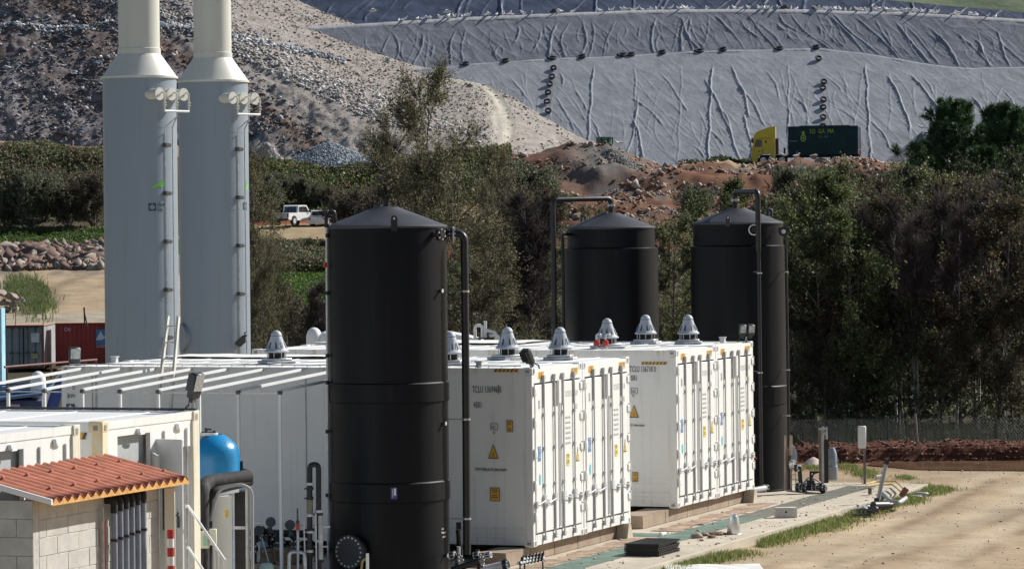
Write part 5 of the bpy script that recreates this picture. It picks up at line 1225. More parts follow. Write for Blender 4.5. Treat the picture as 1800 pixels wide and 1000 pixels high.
b = MB(); b.tube(path([P(634, 1010, 54.2), P(637, 985, 54.2), P(645, 980, 54.2)], .03), .02, 6); b.build('hose', mat('ochre_hose', (.4, .28, .1), .5), t, world=True)
# equipment low between the tank and the container
t = thing('valve_skid', 'black valves and grey pipe ends at the foot of the downpipe', 'valves', (P(845, 1000, 55.3).x, 55.3, 0))
for (xa, ya, xb_, yb_, Y, r_, mm) in ((793, 1002, 842, 985, 54.8, .055, blackpipe), (850, 1001, 890, 992, 54.9, .07, steel_lt), (840, 965, 842, 1010, 55.0, .03, blackpipe), (805, 930, 810, 975, 56, .04, blackpipe), (806, 960, 806, 1005, 55.6, .03, steel_lt)):
    b = MB(); b.tube([P(xa, ya, Y), P(xb_, yb_, Y)], r_, 12); b.build('pipe', mm, t, world=True)
for px, py, rr_ in ((806, 985, .11), (843, 985, .1), (889, 992, .09), (795, 975, .06), (858, 975, .05), (838, 975, .06)):
    b = MB(); flange(b, P(px, py, 54.9), (1, -.4, .2), rr_, bolts=8, mi=0); b.build('flange', [blackpipe, steel_lt], t, world=True)
b = MB(); b.box((-.04, -.04, 0), (.04, .04, .42), 0, Matrix.Translation((P(807, 1000, 56.4).x, 56.4, .3))); b.build('black_box', rubber, t, world=True)
t = thing('pipe_rack', 'row of small black pipe clamps on a low steel rack by the front beam', 'pipe rack', (P(930, 990, 55.2).x, 55.2, 0))
b = MB(); b.tube([P(912, 989, 54.6), P(955, 980, 55.8)], .03, 10); b.tube([P(918, 982, 54.7), P(950, 977, 55.6)], .022, 8); b.build('bar', gasket_lt, t, world=True)
for k in range(7):
    b = MB(); p = P(915 + k * 6, 984 - k * 1.2, 54.7 + k * .15); b.tube([p + Vector((0, 0, -.08)), p + Vector((.03, 0, .05))], .022, 8); b.tube([p + Vector((.03, 0, .05)), p + Vector((.05, 0, .05))], .03, 8); b.build('clamp', blackpipe, t, world=True)
for px, Y in ((914, 54.6), (922, 54.9), (954, 55.8)): b = MB(); p = P(px, 986, Y); b.tube([p, (p.x, p.y, 0)], .014, 6); b.build('leg', lampbody, t, world=True)
# ================================================================== THINGS AT THE FAR LEFT
blue = mat('deep_blue_paint', (.02, .06, .28), .4, var=.15, scale=2)
navy = mat('navy_container', (.03, .05, .13), .5, var=.15)
t = thing('blue_slide_panel', 'curved deep blue panel with a white rim left of the long container', 'panel', (P(90, 720, 63).x, 63, 0))
pts = [(125, 651), (112, 654), (101, 662), (93, 676), (85, 696), (78, 722), (78, 760), (99, 760), (100, 722), (107, 700), (112, 680)]
b = MB(); n = len(pts); vs = [P(x, y, 62.6) for x, y in pts] + [P(x, y, 62.9) for x, y in pts]; b.add(vs, [tuple(range(n)), tuple(reversed(range(n, 2 * n)))] + [(i, (i + 1) % n, (i + 1) % n + n, i + n) for i in range(n)]); b.build('panel', blue, t, world=True)
b = MB(); b.tube([P(x, y, 62.55) for x, y in pts[:6]], .02, 6); b.build('rim', white_clean, t, world=True)
t = thing('blue_skip', 'dark blue lidded skip with a small pink notice behind the slim posts', 'skip', (P(30, 720, 66).x, 66, 0))
p0, p1 = P(-60, 730, 66), P(76, 730, 66)
b = MB(); b.box((p0.x, 66, .2), (p1.x, 68.2, z_(702, 40, 66)), 0, None, .03); b.build('body', navy, t, world=True)
b = MB(); zt_ = z_(702, 40, 66)
vs = [(p0.x, 65.9, zt_ - .02), (p1.x, 65.9, zt_ + .12), (p1.x, 68.3, zt_ + .26), (p0.x, 68.3, zt_ + .1)]; vs += [(x, y, z - .05) for x, y, z in vs]
b.add(vs, [(0, 1, 2, 3), (7, 6, 5, 4), (0, 4, 5, 1), (1, 5, 6, 2), (2, 6, 7, 3), (3, 7, 4, 0)])
for k in range(5): z = zt_ + .07 + k * .03; b.tube([(p0.x, 66.2 + k * .4, z - .03), (p1.x, 66.2 + k * .4, z + .08)], .02, 6)
b.build('lid', mat('dusty_blue_lid', (.08, .16, .3), .5, var=.2), t, world=True)
b = MB(); pn = P(24, 717, 65.9); b.box((-.1, -.01, -.09), (.12, 0, .07), 0, Matrix.Translation(pn)); b.build('notice', mat('pink_notice', (.6, .4, .45), .6), t, world=True)
text('REX', .1, red, t, ROOTM[t.name].inverted() @ frame(P(14, 720, 65.88), (1, 0, 0), (0, 0, 1)), .8)
b = MB(); p = P(67, 672, 66.5); b.lathe([(.14, -.35), (.15, 0), (.14, .1), (.1, .17), (.05, .205), (.005, .215)], 24, p); b.tube([p + Vector((.13, 0, -.1)), p + Vector((.16, 0, -.35))], .02, 6)
single(b, 'white_dome_cap', white_clean, 'white domed plastic cap standing by the rusty rail', 'dome')
t = thing('rusty_handrail', 'rusty brown handrail running in front of the far containers', 'handrail', (P(60, 700, 68).x, 68, 0))
rbrown = mat('rusty_brown', (.22, .1, .07), .7, var=.2)
b = MB(); b.tube([P(8, 645, 67), P(170, 632, 70)], .022, 6); b.tube([P(100, 649, 67.5), P(170, 643, 70)], .014, 6); b.build('rail', rbrown, t, world=True)
for px, py, pb in ((12, 645, 690), (90, 639, 665), (168, 632, 650), (150, 634, 650)):
    b = MB(); Yq = 67 + (px - 8) / 54; p = P(px, py, Yq); b.tube([p, (p.x, p.y, p.z - (pb - py) / F * Yq * 1.0)], .022, 6); b.build('post', rbrown, t, world=True)
b = MB(); b.box((P(-20, 600, 70).x, 70, .0), (P(3, 600, 70).x, 70.5, z_(542, 0, 70))); single(b, 'sky_blue_cabinet', mat('sky_blue', (.35, .6, .72), .5), 'edge of a sky blue cabinet cut off by the left border', 'cabinet')
# small white piping on the roof by tank 1
t = thing('roof_pipework', 'small white pipe bends with black flanges behind the rear roof', 'pipes', (P(850, 600, 74).x, 74, 0))
for pl in ([(835, 596), (835, 572), (848, 572), (848, 596)], [(853, 598), (853, 564)], [(853, 580), (872, 584), (872, 598)], [(860, 590), (875, 588), (877, 598)]):
    b = MB(); pt = [P(x, y, 74) for x, y in pl]; b.tube(path(pt, .06) if len(pt) > 2 else pt, .035, 10); b.build('pipe', white_clean, t, world=True)
for px in (843, 853, 862): b = MB(); p = P(px, 596, 73.8); b.tube([p, p + Vector((0, 0, .03))], .07, 14); b.tube([p + Vector((0, 0, -.6)), p], .03, 8); b.build('flange', blackpipe, t, world=True)
b = MB(); xs = np.linspace(-1, 1, 13); 
c0 = P(800, 600, 75.5); t = thing('white_tent_cover', 'low white cover peeking over the roof right of the nearest black tank', 'cover', (c0.x, 75.5, 0))
b.prism([(-.9, 0), (.75, 0), (.75, c0.z - .02), (.3, c0.z + .12), (-.1, c0.z + .2), (-.9, c0.z + .2)], -.8, .8); b.build('cover', white, t)
# ================================================================== TREES
bark = mat('bark', (.14, .12, .1), .9, var=.25, scale=6)
bark_pale = mat('pale_birch_bark', (.52, .5, .46), .8, var=.35, scale=7)
twigm = mat('twig_bark', (.075, .058, .054), .9, var=.2, scale=6)
leafm = mat('leaf', (1, 1, 1), .5, var=.12, scale=2, attr='col', spec=.3, trans=.45)
needlem = mat('needle', (1, 1, 1), .55, var=.12, scale=2, attr='col', spec=.3, trans=.15)
def tubes_np(segs, rads, nside=3):
    """segs (N,2,3), rads (N,2) -> open prisms"""
    segs = np.asarray(segs, float); rads = np.asarray(rads, float); d = segs[:, 1] - segs[:, 0]; d /= np.linalg.norm(d, axis=1, keepdims=True) + 1e-9
    ref = np.where(np.abs(d[:, 2:3]) < .9, np.array([[0, 0, 1.]]), np.array([[1., 0, 0]])); x = np.cross(ref, d); x /= np.linalg.norm(x, axis=1, keepdims=True) + 1e-9; y = np.cross(d, x)
    vs = []
    for e in (0, 1):
        for k in range(nside):
            t = 2 * math.pi * k / nside; vs.append(segs[:, e] + (x * math.cos(t) + y * math.sin(t)) * rads[:, e:e + 1])
    V_ = np.stack(vs, 1); n = len(segs); b0 = (np.arange(n) * 2 * nside)[:, None]
    f = np.concatenate([b0 + np.array([k, (k + 1) % nside, nside + (k + 1) % nside, nside + k])[None] for k in range(nside)], 0)
    return V_.reshape(-1, 3), f
def leaves_np(pts, size, r, cols, aspect=.6, down=.2):
    n = len(pts); a = r.normal(0, 1, (n, 3)); a[:, 2] -= down; a /= np.linalg.norm(a, axis=1, keepdims=True); b_ = np.cross(a, r.normal(0, 1, (n, 3))); b_ /= np.linalg.norm(b_, axis=1, keepdims=True) + 1e-9
    s = (size * (0.6 + .8 * r.random(n)))[:, None]; a = a * s; b_ = b_ * s * aspect * .5
    V_ = np.stack([pts, pts + a * .5 + b_, pts + a, pts + a * .5 - b_], 1); f = np.arange(n * 4).reshape(n, 4)
    ci = r.choice(len(cols), n); c = np.array(cols)[ci] * (.7 + .6 * r.random((n, 1)))
    return V_.reshape(-1, 3), f, np.repeat(np.clip(c, 0, 1), 4, axis=0)
def tree(seed, H, spread, nb=26, ns=6, nt=9, leaf=.08, nl=6, cols=((.1, .12, .03),), stems=1, low=.2, trunk_r=.07, up=.9, tb=None, shape=.75, twig_r=.006, droop=0.0):
    r = np.random.default_rng(seed); S_, R_, TS, TR = [], [], [], []; leafpts = []
    for st_ in range(stems):
        lean = r.normal(0, .09, 2) * (1 if stems == 1 else 2.4); n = 12; pts = []; p = np.array([r.normal(0, .1) * (stems > 1), r.normal(0, .1) * (stems > 1), 0.]); h_ = H * (1 if st_ == 0 else r.uniform(.7, .95))
        for i in range(n + 1):
            pts.append(p.copy()); p = p + np.array([lean[0] * .35 + r.normal(0, .045), lean[1] * .35 + r.normal(0, .045), 1.0]) * h_ / n
        pts = np.array(pts)
        for i in range(n): S_.append([pts[i], pts[i + 1]]); R_.append([trunk_r * (1 - i / n) ** .8 + .008, trunk_r * (1 - (i + 1) / n) ** .8 + .006])
        for b_ in range(nb):
            hf = low + (1 - low) * (b_ + r.random()) / nb; i = min(n - 1, int(hf * n)); base = pts[i] + (pts[i + 1] - pts[i]) * (hf * n - i)
            az = r.random() * 6.283; L = spread * (1.15 - hf) ** shape * r.uniform(.65, 1.15) * (1 if hf > low + .12 else .75); d = np.array([math.cos(az), math.sin(az), up * r.uniform(.6, 1.3)]); d /= np.linalg.norm(d)
            q = base; br = trunk_r * .35 * (1.1 - hf) + .008; m = 5; prev = q
            for j in range(m):
                d2 = d + r.normal(0, .14, 3); d2[2] += .05 - droop * j * .15; q = prev + d2 * L / m; S_.append([prev, q]); R_.append([br * (1 - j / m) + .004, br * (1 - (j + 1) / m) + .004])
                if j >= 1 or m < 3:
                    for s_ in range(max(1, int(ns * (j + 1) / m))):
                        dd = d2 + r.normal(0, .75, 3); dd /= np.linalg.norm(dd); dd[2] += .15 - droop; L2 = L * .34 * r.uniform(.5, 1.1) + .08; e = q + dd * L2
                        TS.append([q, e]); TR.append([.007, .004])
                        for t_ in range(nt):
                            f0 = r.uniform(.15, 1); s0 = q + (e - q) * f0; d3 = dd + r.normal(0, .8, 3); d3[2] -= droop * 1.2; e3 = s0 + d3 * (.12 + .16 * r.random()) * (H / 8) ** .5
                            TS.append([s0, e3]); TR.append([twig_r, twig_r * .6])
                            for l_ in range(nl): leafpts.append(s0 + (e3 - s0) * r.random() + r.normal(0, .035, 3))
                prev = q
    tv, tf = tubes_np(S_, R_, 6); wv, wf = tubes_np(TS, TR, 3)
    lv = leaves_np(np.array(leafpts), leaf, r, cols) if leafpts else None
    return dict(trunk=(tv, tf), twigs=(wv, wf), leaves=lv, bark=tb or bark)
def crown_obj(parent, d, lm=None):
    o = np_mesh('trunk', *d['trunk'], d['bark'], smooth=True, parent=parent)
    o.data.name = 'trunk'
    wv, wf = d['twigs']; tw = np_mesh('branches', wv, wf, twigm, parent=parent, kind='stuff')
    if d['leaves'] is not None:
        lv, lf, lc = d['leaves']; np_mesh('crown', lv, lf, lm or leafm, attr=lc, parent=parent, kind='stuff')
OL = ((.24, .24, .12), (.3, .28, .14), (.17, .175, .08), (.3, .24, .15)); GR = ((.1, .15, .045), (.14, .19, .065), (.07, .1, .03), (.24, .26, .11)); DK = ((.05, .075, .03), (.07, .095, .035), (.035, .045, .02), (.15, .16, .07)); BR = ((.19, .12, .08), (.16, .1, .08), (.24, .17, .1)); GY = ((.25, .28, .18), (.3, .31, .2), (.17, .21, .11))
SPEC = {
 'leafy': [dict(seed=1, H=9, spread=2.7, shape=.5, nb=28, ns=5, nt=9, nl=4, leaf=.075, cols=OL, stems=2, low=.08), dict(seed=2, H=9, spread=2.4, shape=.5, nb=26, ns=5, nt=9, nl=4, leaf=.075, cols=OL, stems=2, low=.06)],
 'green': [dict(seed=3, H=7, spread=2.6, nb=26, ns=6, nt=7, nl=7, leaf=.085, cols=GR, stems=1, low=.03), dict(seed=4, H=7, spread=2.4, nb=26, ns=6, nt=7, nl=7, leaf=.085, cols=GR + OL, stems=1, low=.03)],
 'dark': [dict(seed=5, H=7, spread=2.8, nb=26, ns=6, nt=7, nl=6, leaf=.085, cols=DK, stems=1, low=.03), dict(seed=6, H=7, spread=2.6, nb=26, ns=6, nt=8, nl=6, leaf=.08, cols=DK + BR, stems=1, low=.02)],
 'bare': [dict(seed=7, H=8, spread=1.9, nb=26, ns=5, nt=12, nl=0, cols=BR, stems=2, low=.35, up=1.6, tb=bark_pale, trunk_r=.065, twig_r=.0075), dict(seed=8, H=8, spread=1.8, nb=26, ns=5, nt=12, nl=0, cols=BR, stems=1, low=.4, up=1.7, tb=bark_pale, trunk_r=.065, twig_r=.0075)],
 'bush': [dict(seed=9, H=3, spread=2.6, nb=20, ns=6, nt=9, nl=3, leaf=.1, cols=GY, stems=4, low=.02, trunk_r=.05, twig_r=.012), dict(seed=10, H=3, spread=2.6, nb=20, ns=6, nt=9, nl=3, leaf=.1, cols=BR + GY, stems=4, low=.02, trunk_r=.05, twig_r=.014)]}
PROTO = {}
def put_tree(kind, px, Y, pytop, label, group=None, vi=0, rot=0.0, wide=1.0, cat='tree', zbase=None):
    sp = SPEC[kind][vi % len(SPEC[kind])]; key = (kind, vi % len(SPEC[kind])); g = ground_at(px, Y)
    if zbase is not None: g.z = zbase
    h = zat(pytop, px, Y) - g.z; s = h / (sp['H'] * 1.04)
    if key not in PROTO:
        t = thing({'bush': 'bush', 'bare': 'bare_tree', 'pine': 'pine_tree'}.get(kind, 'leafy_tree'), label, cat, g, 0, group); crown_obj(t, tree(**sp)); PROTO[key] = t
    else: t = copy_tree(PROTO[key])
    t['label'] = label; t['category'] = cat
    if group: t['group'] = group
    elif 'group' in t: del t['group']
    place(t, g, rot, (s * wide, s * wide, s)); return t
put_tree('leafy', 778, 112, 138, 'tallest olive leafed birch in front of the haul road', vi=0, rot=2.6, wide=.85)
put_tree('leafy', 866, 108, 275, 'olive leafed birch leaning over to the right of the tallest birch', vi=1, rot=2.0, wide=.66)
put_tree('leafy', 725, 120, 205, 'thin olive birch left of the tallest birch, behind the nearest black tank', vi=1, rot=4.0, wide=.7)
put_tree('leafy', 838, 99, 380, 'low olive birch just right of the thick black downpipe', vi=0, rot=1.2, wide=1.0)
put_tree('bare', 935, 104, 345, 'bare brown tree left of the arching overflow pipe', vi=0, rot=1, wide=1.2)
put_tree('bare', 655, 122, 262, 'bare brown tree behind the cone of the nearest black tank', vi=1, rot=3, wide=1.3)
put_tree('leafy', 905, 122, 345, 'thin olive tree between the tall birch and the arching pipe', vi=0, rot=5, wide=.9)
put_tree('green', 1185, 100, 395, 'green leafy tree showing between the two rear black tanks', vi=1, rot=2, wide=.9)
put_tree('green', 1245, 128, 325, 'dark green tree behind the roof of the far right black tank', vi=0, rot=.5, wide=.9)
put_tree('green', 960, 118, 430, 'low green tree behind the arching overflow pipe', vi=1, rot=.9, wide=1.1)
put_tree('leafy', 1030, 125, 372, 'olive tree behind the roof of the middle black tank', vi=1, rot=.2, wide=.9)
put_tree('leafy', 1160, 116, 400, 'olive tree close to the right edge of the middle black tank', vi=0, rot=3.2, wide=.9)
put_tree('leafy', 462, 100, 285, 'slender olive tree right beside the second grey stack', vi=0, rot=2.2, wide=.55)
put_tree('leafy', 462, 98, 430, 'low willowy tree between the grey stack and the lone roof vent', vi=1, rot=.2, wide=.6)
put_tree('bare', 560, 100, 500, 'bare twiggy tree behind the slender grey level pipe', vi=0, rot=2.2, wide=.9)
put_tree('bare', 500, 104, 520, 'bare twiggy tree above the lone roof vent', vi=1, rot=2.2, wide=.9)
gl = 'trees of the dark wood behind the fence'
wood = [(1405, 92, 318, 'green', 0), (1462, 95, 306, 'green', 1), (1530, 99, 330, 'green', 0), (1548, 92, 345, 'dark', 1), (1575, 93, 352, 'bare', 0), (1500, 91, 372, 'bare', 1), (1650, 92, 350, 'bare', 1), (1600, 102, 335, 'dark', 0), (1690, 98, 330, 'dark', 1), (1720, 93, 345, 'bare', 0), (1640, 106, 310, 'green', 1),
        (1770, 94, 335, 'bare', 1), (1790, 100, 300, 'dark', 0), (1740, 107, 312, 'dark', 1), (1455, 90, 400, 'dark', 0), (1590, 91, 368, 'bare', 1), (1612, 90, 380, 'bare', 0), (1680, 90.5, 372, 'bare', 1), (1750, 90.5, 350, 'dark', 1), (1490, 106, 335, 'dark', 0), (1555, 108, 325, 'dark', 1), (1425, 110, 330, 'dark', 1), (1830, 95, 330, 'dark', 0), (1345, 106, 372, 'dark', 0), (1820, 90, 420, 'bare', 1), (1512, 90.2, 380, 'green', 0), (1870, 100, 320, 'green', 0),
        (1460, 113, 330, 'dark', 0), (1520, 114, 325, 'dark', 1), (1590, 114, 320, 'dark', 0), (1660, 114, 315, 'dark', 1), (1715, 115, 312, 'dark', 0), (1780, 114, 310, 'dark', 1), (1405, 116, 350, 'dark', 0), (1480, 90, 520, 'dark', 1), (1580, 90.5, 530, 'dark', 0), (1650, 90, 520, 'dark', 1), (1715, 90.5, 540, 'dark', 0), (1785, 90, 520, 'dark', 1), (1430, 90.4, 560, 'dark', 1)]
wl_ = {'green': 'bushy green tree in the wood behind the wire fence', 'dark': 'dark shaded tree filling the wood behind the wire fence', 'bare': 'bare reddish birch with pale stem in the dark wood'}
ORD = ['first', 'second', 'third', 'fourth', 'fifth', 'sixth', 'seventh', 'eighth', 'ninth', 'tenth', 'eleventh', 'twelfth', 'thirteenth', 'fourteenth', 'fifteenth', 'sixteenth']
def wood_label(px, Y, k):
    row = 'front' if Y < 93 else 'middle' if Y < 105 else 'back'
    same = sorted(w[0] for w in wood if w[3] == k and ('front' if w[1] < 93 else 'middle' if w[1] < 105 else 'back') == row)
    what = {'green': 'bushy green tree', 'dark': 'dark shaded tree', 'bare': 'bare reddish birch'}[k]
    return '%s in the %s row of the fenced wood, %s from the left' % (what, row, ORD[same.index(px)])
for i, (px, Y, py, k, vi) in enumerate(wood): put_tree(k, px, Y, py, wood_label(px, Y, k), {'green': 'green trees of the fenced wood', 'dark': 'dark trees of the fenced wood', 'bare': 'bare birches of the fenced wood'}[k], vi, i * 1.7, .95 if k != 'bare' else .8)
bl = [(60, 287, 312, 0, 'large grey-green bush in the middle of the left hillside', .9), (10, 288, 335, 0, 'grey-green bush at the left border above the grass strip', .7), (118, 287.5, 338, 1, 'brownish thinner bush right of the large grey-green one', .8), (165, 289, 318, 1, 'dark round bush beside the left grey stack', .8), (84, 294, 312, 1, 'brown scrubby bush higher on the left hillside', .9),
      (505, 311, 314, 0, 'green bush above the white pickup', .8), (540, 311, 320, 0, 'green bush behind the pickup bonnet', .8), (480, 310, 325, 1, 'brown bush left of the pickup above the track', .8), (575, 310, 335, 1, 'brown bush above the second parked car', .9), (625, 290, 345, 1, 'brown bush behind the tall black tank roof', 1), (545, 284, 425, 1, 'dark brown bush below the parked pickup', .7), (572, 284, 425, 1, 'dark twiggy bush left of the slender grey pipe', .8), (500, 262, 500, 0, 'small green bush on the grassy bank', 1.2), (455, 306, 318, 0, 'green bush touching the right grey stack', .9),
      (1225, 288, 335, 0, 'round green bush on red earth above the far right tank', .8), (1385, 300, 300, 0, 'green bush below the yellow truck cab', .8), (1440, 298, 306, 0, 'green bush below the dark green truck body', .9), (1500, 298, 312, 1, 'greyish bush among stones right of the truck', .9), (1560, 298, 308, 0, 'green bush by the last pale boulders', .9), (925, 292, 300, 0, 'green bush at the left end of the red earth', .9), (960, 285, 345, 1, 'brown bush at the foot of the red earth', .9), (505, 170, 545, 1, 'dry bush by the grey roadside wall', .6), (555, 165, 560, 1, 'dry bush behind the slender grey level pipe', .6)]
for i, (px, Y, py, vi, lab, wd) in enumerate(bl): put_tree('bush', px, Y, py, lab, None, vi, i * 1.3, wd, 'bush')
# pines
def pine(seed, H):
    r = np.random.default_rng(seed); S_, R_, TS, TR, LP, LD = [], [], [], [], [], []
    n = 10; p = np.zeros(3); pts = []
    for i in range(n + 1): pts.append(p.copy()); p = p + np.array([r.normal(0, .04), r.normal(0, .04), 1]) * H / n
    for i in range(n): S_.append([pts[i], pts[i + 1]]); R_.append([.14 * (1 - i / n) + .02, .14 * (1 - (i + 1) / n) + .02])
    h = H * .3
    while h < H:
        k = h / H; i = min(n - 1, int(k * n)); b0 = pts[i] + (pts[i + 1] - pts[i]) * (k * n - i)
        for a in range(7):
            az = r.random() * 6.28; L = min(2.5, 6.0 * (1.01 - k)) * r.uniform(.45, 1.15) + .06; d = np.array([math.cos(az), math.sin(az), .45 + k * .9]); d /= np.linalg.norm(d); prev = b0
            for j in range(4):
                q = prev + (d + np.array([0, 0, .12 * j])) * L / 4; S_.append([prev, q]); R_.append([.03 * (1 - j / 4) + .008, .03 * (1 - (j + 1) / 4) + .008])
                if j:
                    for t_ in range(3):
                        dd = d + r.normal(0, .6, 3) + np.array([0, 0, .35]); dd /= np.linalg.norm(dd); e = q + dd * min(.42, .12 + 2.2 * (1.0 - k)); TS.append([q, e]); TR.append([.012, .008])
                        for m in range(75): f = r.uniform(.25, 1.05); LP.append(q + (e - q) * f); v = dd * .8 + r.normal(0, .75, 3); LD.append(v / np.linalg.norm(v))
                prev = q
        h += H * .065
    for m in range(260): f = r.uniform(.9, 1.02); LP.append(pts[-1] * f); v = np.array([r.normal(0, .45), r.normal(0, .45), .8]); LD.append(v / np.linalg.norm(v))
    LP = np.array(LP); LD = np.array(LD); m = len(LP); Ln = .2; w_ = np.cross(LD, r.normal(0, 1, (m, 3))); w_ /= np.linalg.norm(w_, axis=1, keepdims=True); w_ *= .014
    Vv = np.stack([LP - w_, LP + w_, LP + LD * Ln + w_ * .4, LP + LD * Ln - w_ * .4], 1).reshape(-1, 3); c = np.array(((.06, .12, .045), (.09, .16, .06), (.045, .08, .035), (.13, .2, .07)))[r.choice(4, m)]
    return dict(trunk=tubes_np(S_, R_, 6), twigs=tubes_np(TS, TR, 3), leaves=(Vv, np.arange(m * 4).reshape(m, 4), np.repeat(c, 4, axis=0)), bark=bark)
p0 = None
for i, (px, Y, py, lab, wd) in enumerate(((1688, 150, 180, 'tallest dark pine at the right, top against the grey membrane', .9), (1772, 148, 188, 'dark pine at the right border of the picture', .9), (1735, 158, 222, 'shorter pine between the two tall ones', .75), (1640, 156, 250, 'low pine left of the tallest one, hiding the truck road', .8), (1800, 152, 200, 'pine cut by the right border of the photo', .8), (1725, 146, 262, 'dark low pine in front of the two tall pines', .9))):
    g = ground_at(px, Y); h = zat(py, px, Y) - g.z
    if p0 is None: p0 = thing('pine_tree', lab, 'pine tree', g); crown_obj(p0, pine(4, 10), needlem); t = p0
    else: t = copy_tree(p0)
    place(t, g, i * 1.9, (h / 10.6 * wd * 1.15, h / 10.6 * wd * 1.15, h / 10.1), lab)
# ---- low scrub, grass
def blades(name, pts, hgt, wid, cols, m, seed=1, lean=.35):
    r = np.random.default_rng(seed); n = len(pts); az = r.random(n) * 6.28; h = hgt * (.5 + r.random(n)); d = np.stack([np.cos(az), np.sin(az), np.zeros(n)], 1) * (wid * (.6 + .8 * r.random(n)))[:, None]
    ln = r.normal(0, lean, (n, 2)) * h[:, None]; top = pts + np.stack([ln[:, 0], ln[:, 1], h], 1); mid = pts + np.stack([ln[:, 0] * .3, ln[:, 1] * .3, h * .55], 1)
    V_ = np.stack([pts - d * .5, pts + d * .5, mid + d * .4, mid - d * .4, top + d * .08, top - d * .08], 1); b0 = (np.arange(n) * 6)[:, None]
    f = np.concatenate([b0 + np.array([[0, 1, 2, 3]]), b0 + np.array([[3, 2, 4, 5]])], 0); c = np.array(cols)[r.choice(len(cols), n)] * (.6 + .8 * r.random((n, 1)))
    return np_mesh(name, V_.reshape(-1, 3), f, m, attr=np.repeat(np.clip(c, 0, 1), 6, axis=0), kind='stuff')
grassm = mat('grass_blade', (1, 1, 1), .6, var=.1, scale=2, attr='col', trans=.3, spec=.3)
r = np.random.default_rng(5)
GC = ((.2, .27, .06), (.27, .32, .09), (.14, .19, .05), (.42, .38, .18))
n = 17000; u_ = r.uniform(-2, 18.8, n); v_ = -2.06 - np.abs(r.normal(0, .22, n)) * (.6 + .8 * vnoise(u_ * .8, u_ * 0, 4)); k = (vnoise(u_ * .9, v_ * 2, 9) > .2); u_, v_ = u_[k], v_[k]
pts = np.stack([A0.x + U.x * u_ + V.x * v_, A0.y + U.y * u_ + V.y * v_, np.full(len(u_), -.15)], 1); blades('edge_grass', pts, .085, .016, GC, grassm, 1)
def patch(name, px, py, wx_, wy_, n, h, cols, seed, z=-.14):
    c_ = G(px, py, z); r = np.random.default_rng(seed); q = r.normal(0, .45, (n, 2)); pts = np.stack([c_.x + q[:, 0] * wx_, c_.y + q[:, 1] * wy_, np.full(n, z)], 1); return blades(name, pts, h, .016, cols, grassm, seed)
patch('grass_patch', 1520, 833, .35, 1.6, 1100, .07, GC, 11); patch('grass_patch', 1590, 840, .3, .7, 350, .05, GC, 12); patch('grass_patch', 1430, 822, .3, 1.0, 500, .06, GC, 13); patch('grass_patch', 1490, 822, .25, .8, 350, .08, GC, 14)
patch('grass_patch', 1620, 862, .3, .9, 1300, .1, GC, 15, -.15)
# stalks behind the fence
n = 3500; x_ = r.uniform(6.3, 16.5, n); y_ = r.uniform(84.6, 89, n); pts = np.stack([x_, y_, np.full(n, -.2)], 1); pts[:, 2] += .3 * vnoise(x_ * .8, y_, 3)
blades('tall_weeds', pts, .4, .02, ((.04, .05, .03), (.06, .065, .04), (.03, .04, .02), (.1, .1, .07)), grassm, 21, .25)
# scrub over far slopes
def scrub(name, n, pxr, Yr, cols, size, seed, lift=.5, thr=.42, sc_=.25):
    r = np.random.default_rng(seed); px = r.uniform(*pxr, n); Y = r.uniform(*Yr, n); X = (px - HX) / F * Y; dn = vnoise(X * sc_, Y * sc_, seed); k = dn > thr; px, Y, X, dn = px[k], Y[k], X[k], dn[k]
    z = ground_z(px, Y); pts = np.stack([X, Y, z + r.random(len(X)) * lift * (dn - thr + .15) * 3], 1); lv, lf, lc = leaves_np(pts, size, r, cols, .8, -.3)
    return np_mesh(name, lv, lf, leafm, attr=lc, kind='stuff')
scrub('hillside_scrub', 60000, (-60, 215), (286, 324.2), GR + GY + BR + GY + BR, .22, 31, .2, .3)
scrub('hillside_scrub', 60000, (425, 900), (306, 327), GR + GR + DK + BR, .24, 32, .3, .08)
scrub('hillside_scrub', 26000, (425, 640), (275, 286), BR + DK + GY, .2, 33, .5, .35)
scrub('bank_grass', 26000, (425, 640), (246, 277), ((.1, .18, .04), (.14, .22, .05), (.07, .11, .03)), .16, 34, .15, .25, .5)
scrub('bank_grass', 22000, (-60, 215), (276, 288), ((.09, .15, .035), (.12, .19, .045), (.06, .09, .03)), .16, 35, .2, .2, .5)
scrub('red_bank_scrub', 20000, (1365, 1660), (286, 320), GR + GY + DK, .2, 36, .6, .5)
scrub('red_bank_scrub', 10000, (880, 1010), (284, 305), GR + DK, .2, 37, .6, .45)
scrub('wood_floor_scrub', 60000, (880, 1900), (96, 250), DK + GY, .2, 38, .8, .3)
r = np.random.default_rng(44); n = 16000; px = r.normal(50, 15, n); Y = r.normal(250, 4.5, n) + (px - 50) * -.1; X = (px - HX) / F * Y
pts = np.stack([X, Y, ground_z(px, Y)], 1); k = vnoise(X * .8, Y * .4, 3) > .3; blades('roadside_grass', pts[k], .42, .06, ((.14, .22, .06), (.2, .25, .09), (.3, .27, .15), (.1, .15, .05)), grassm, 45)
scrub('foot_grass', 9000, (1195, 1330), (335, 347), ((.05, .07, .03), (.08, .1, .04)), .2, 40, .35, .2, .4)
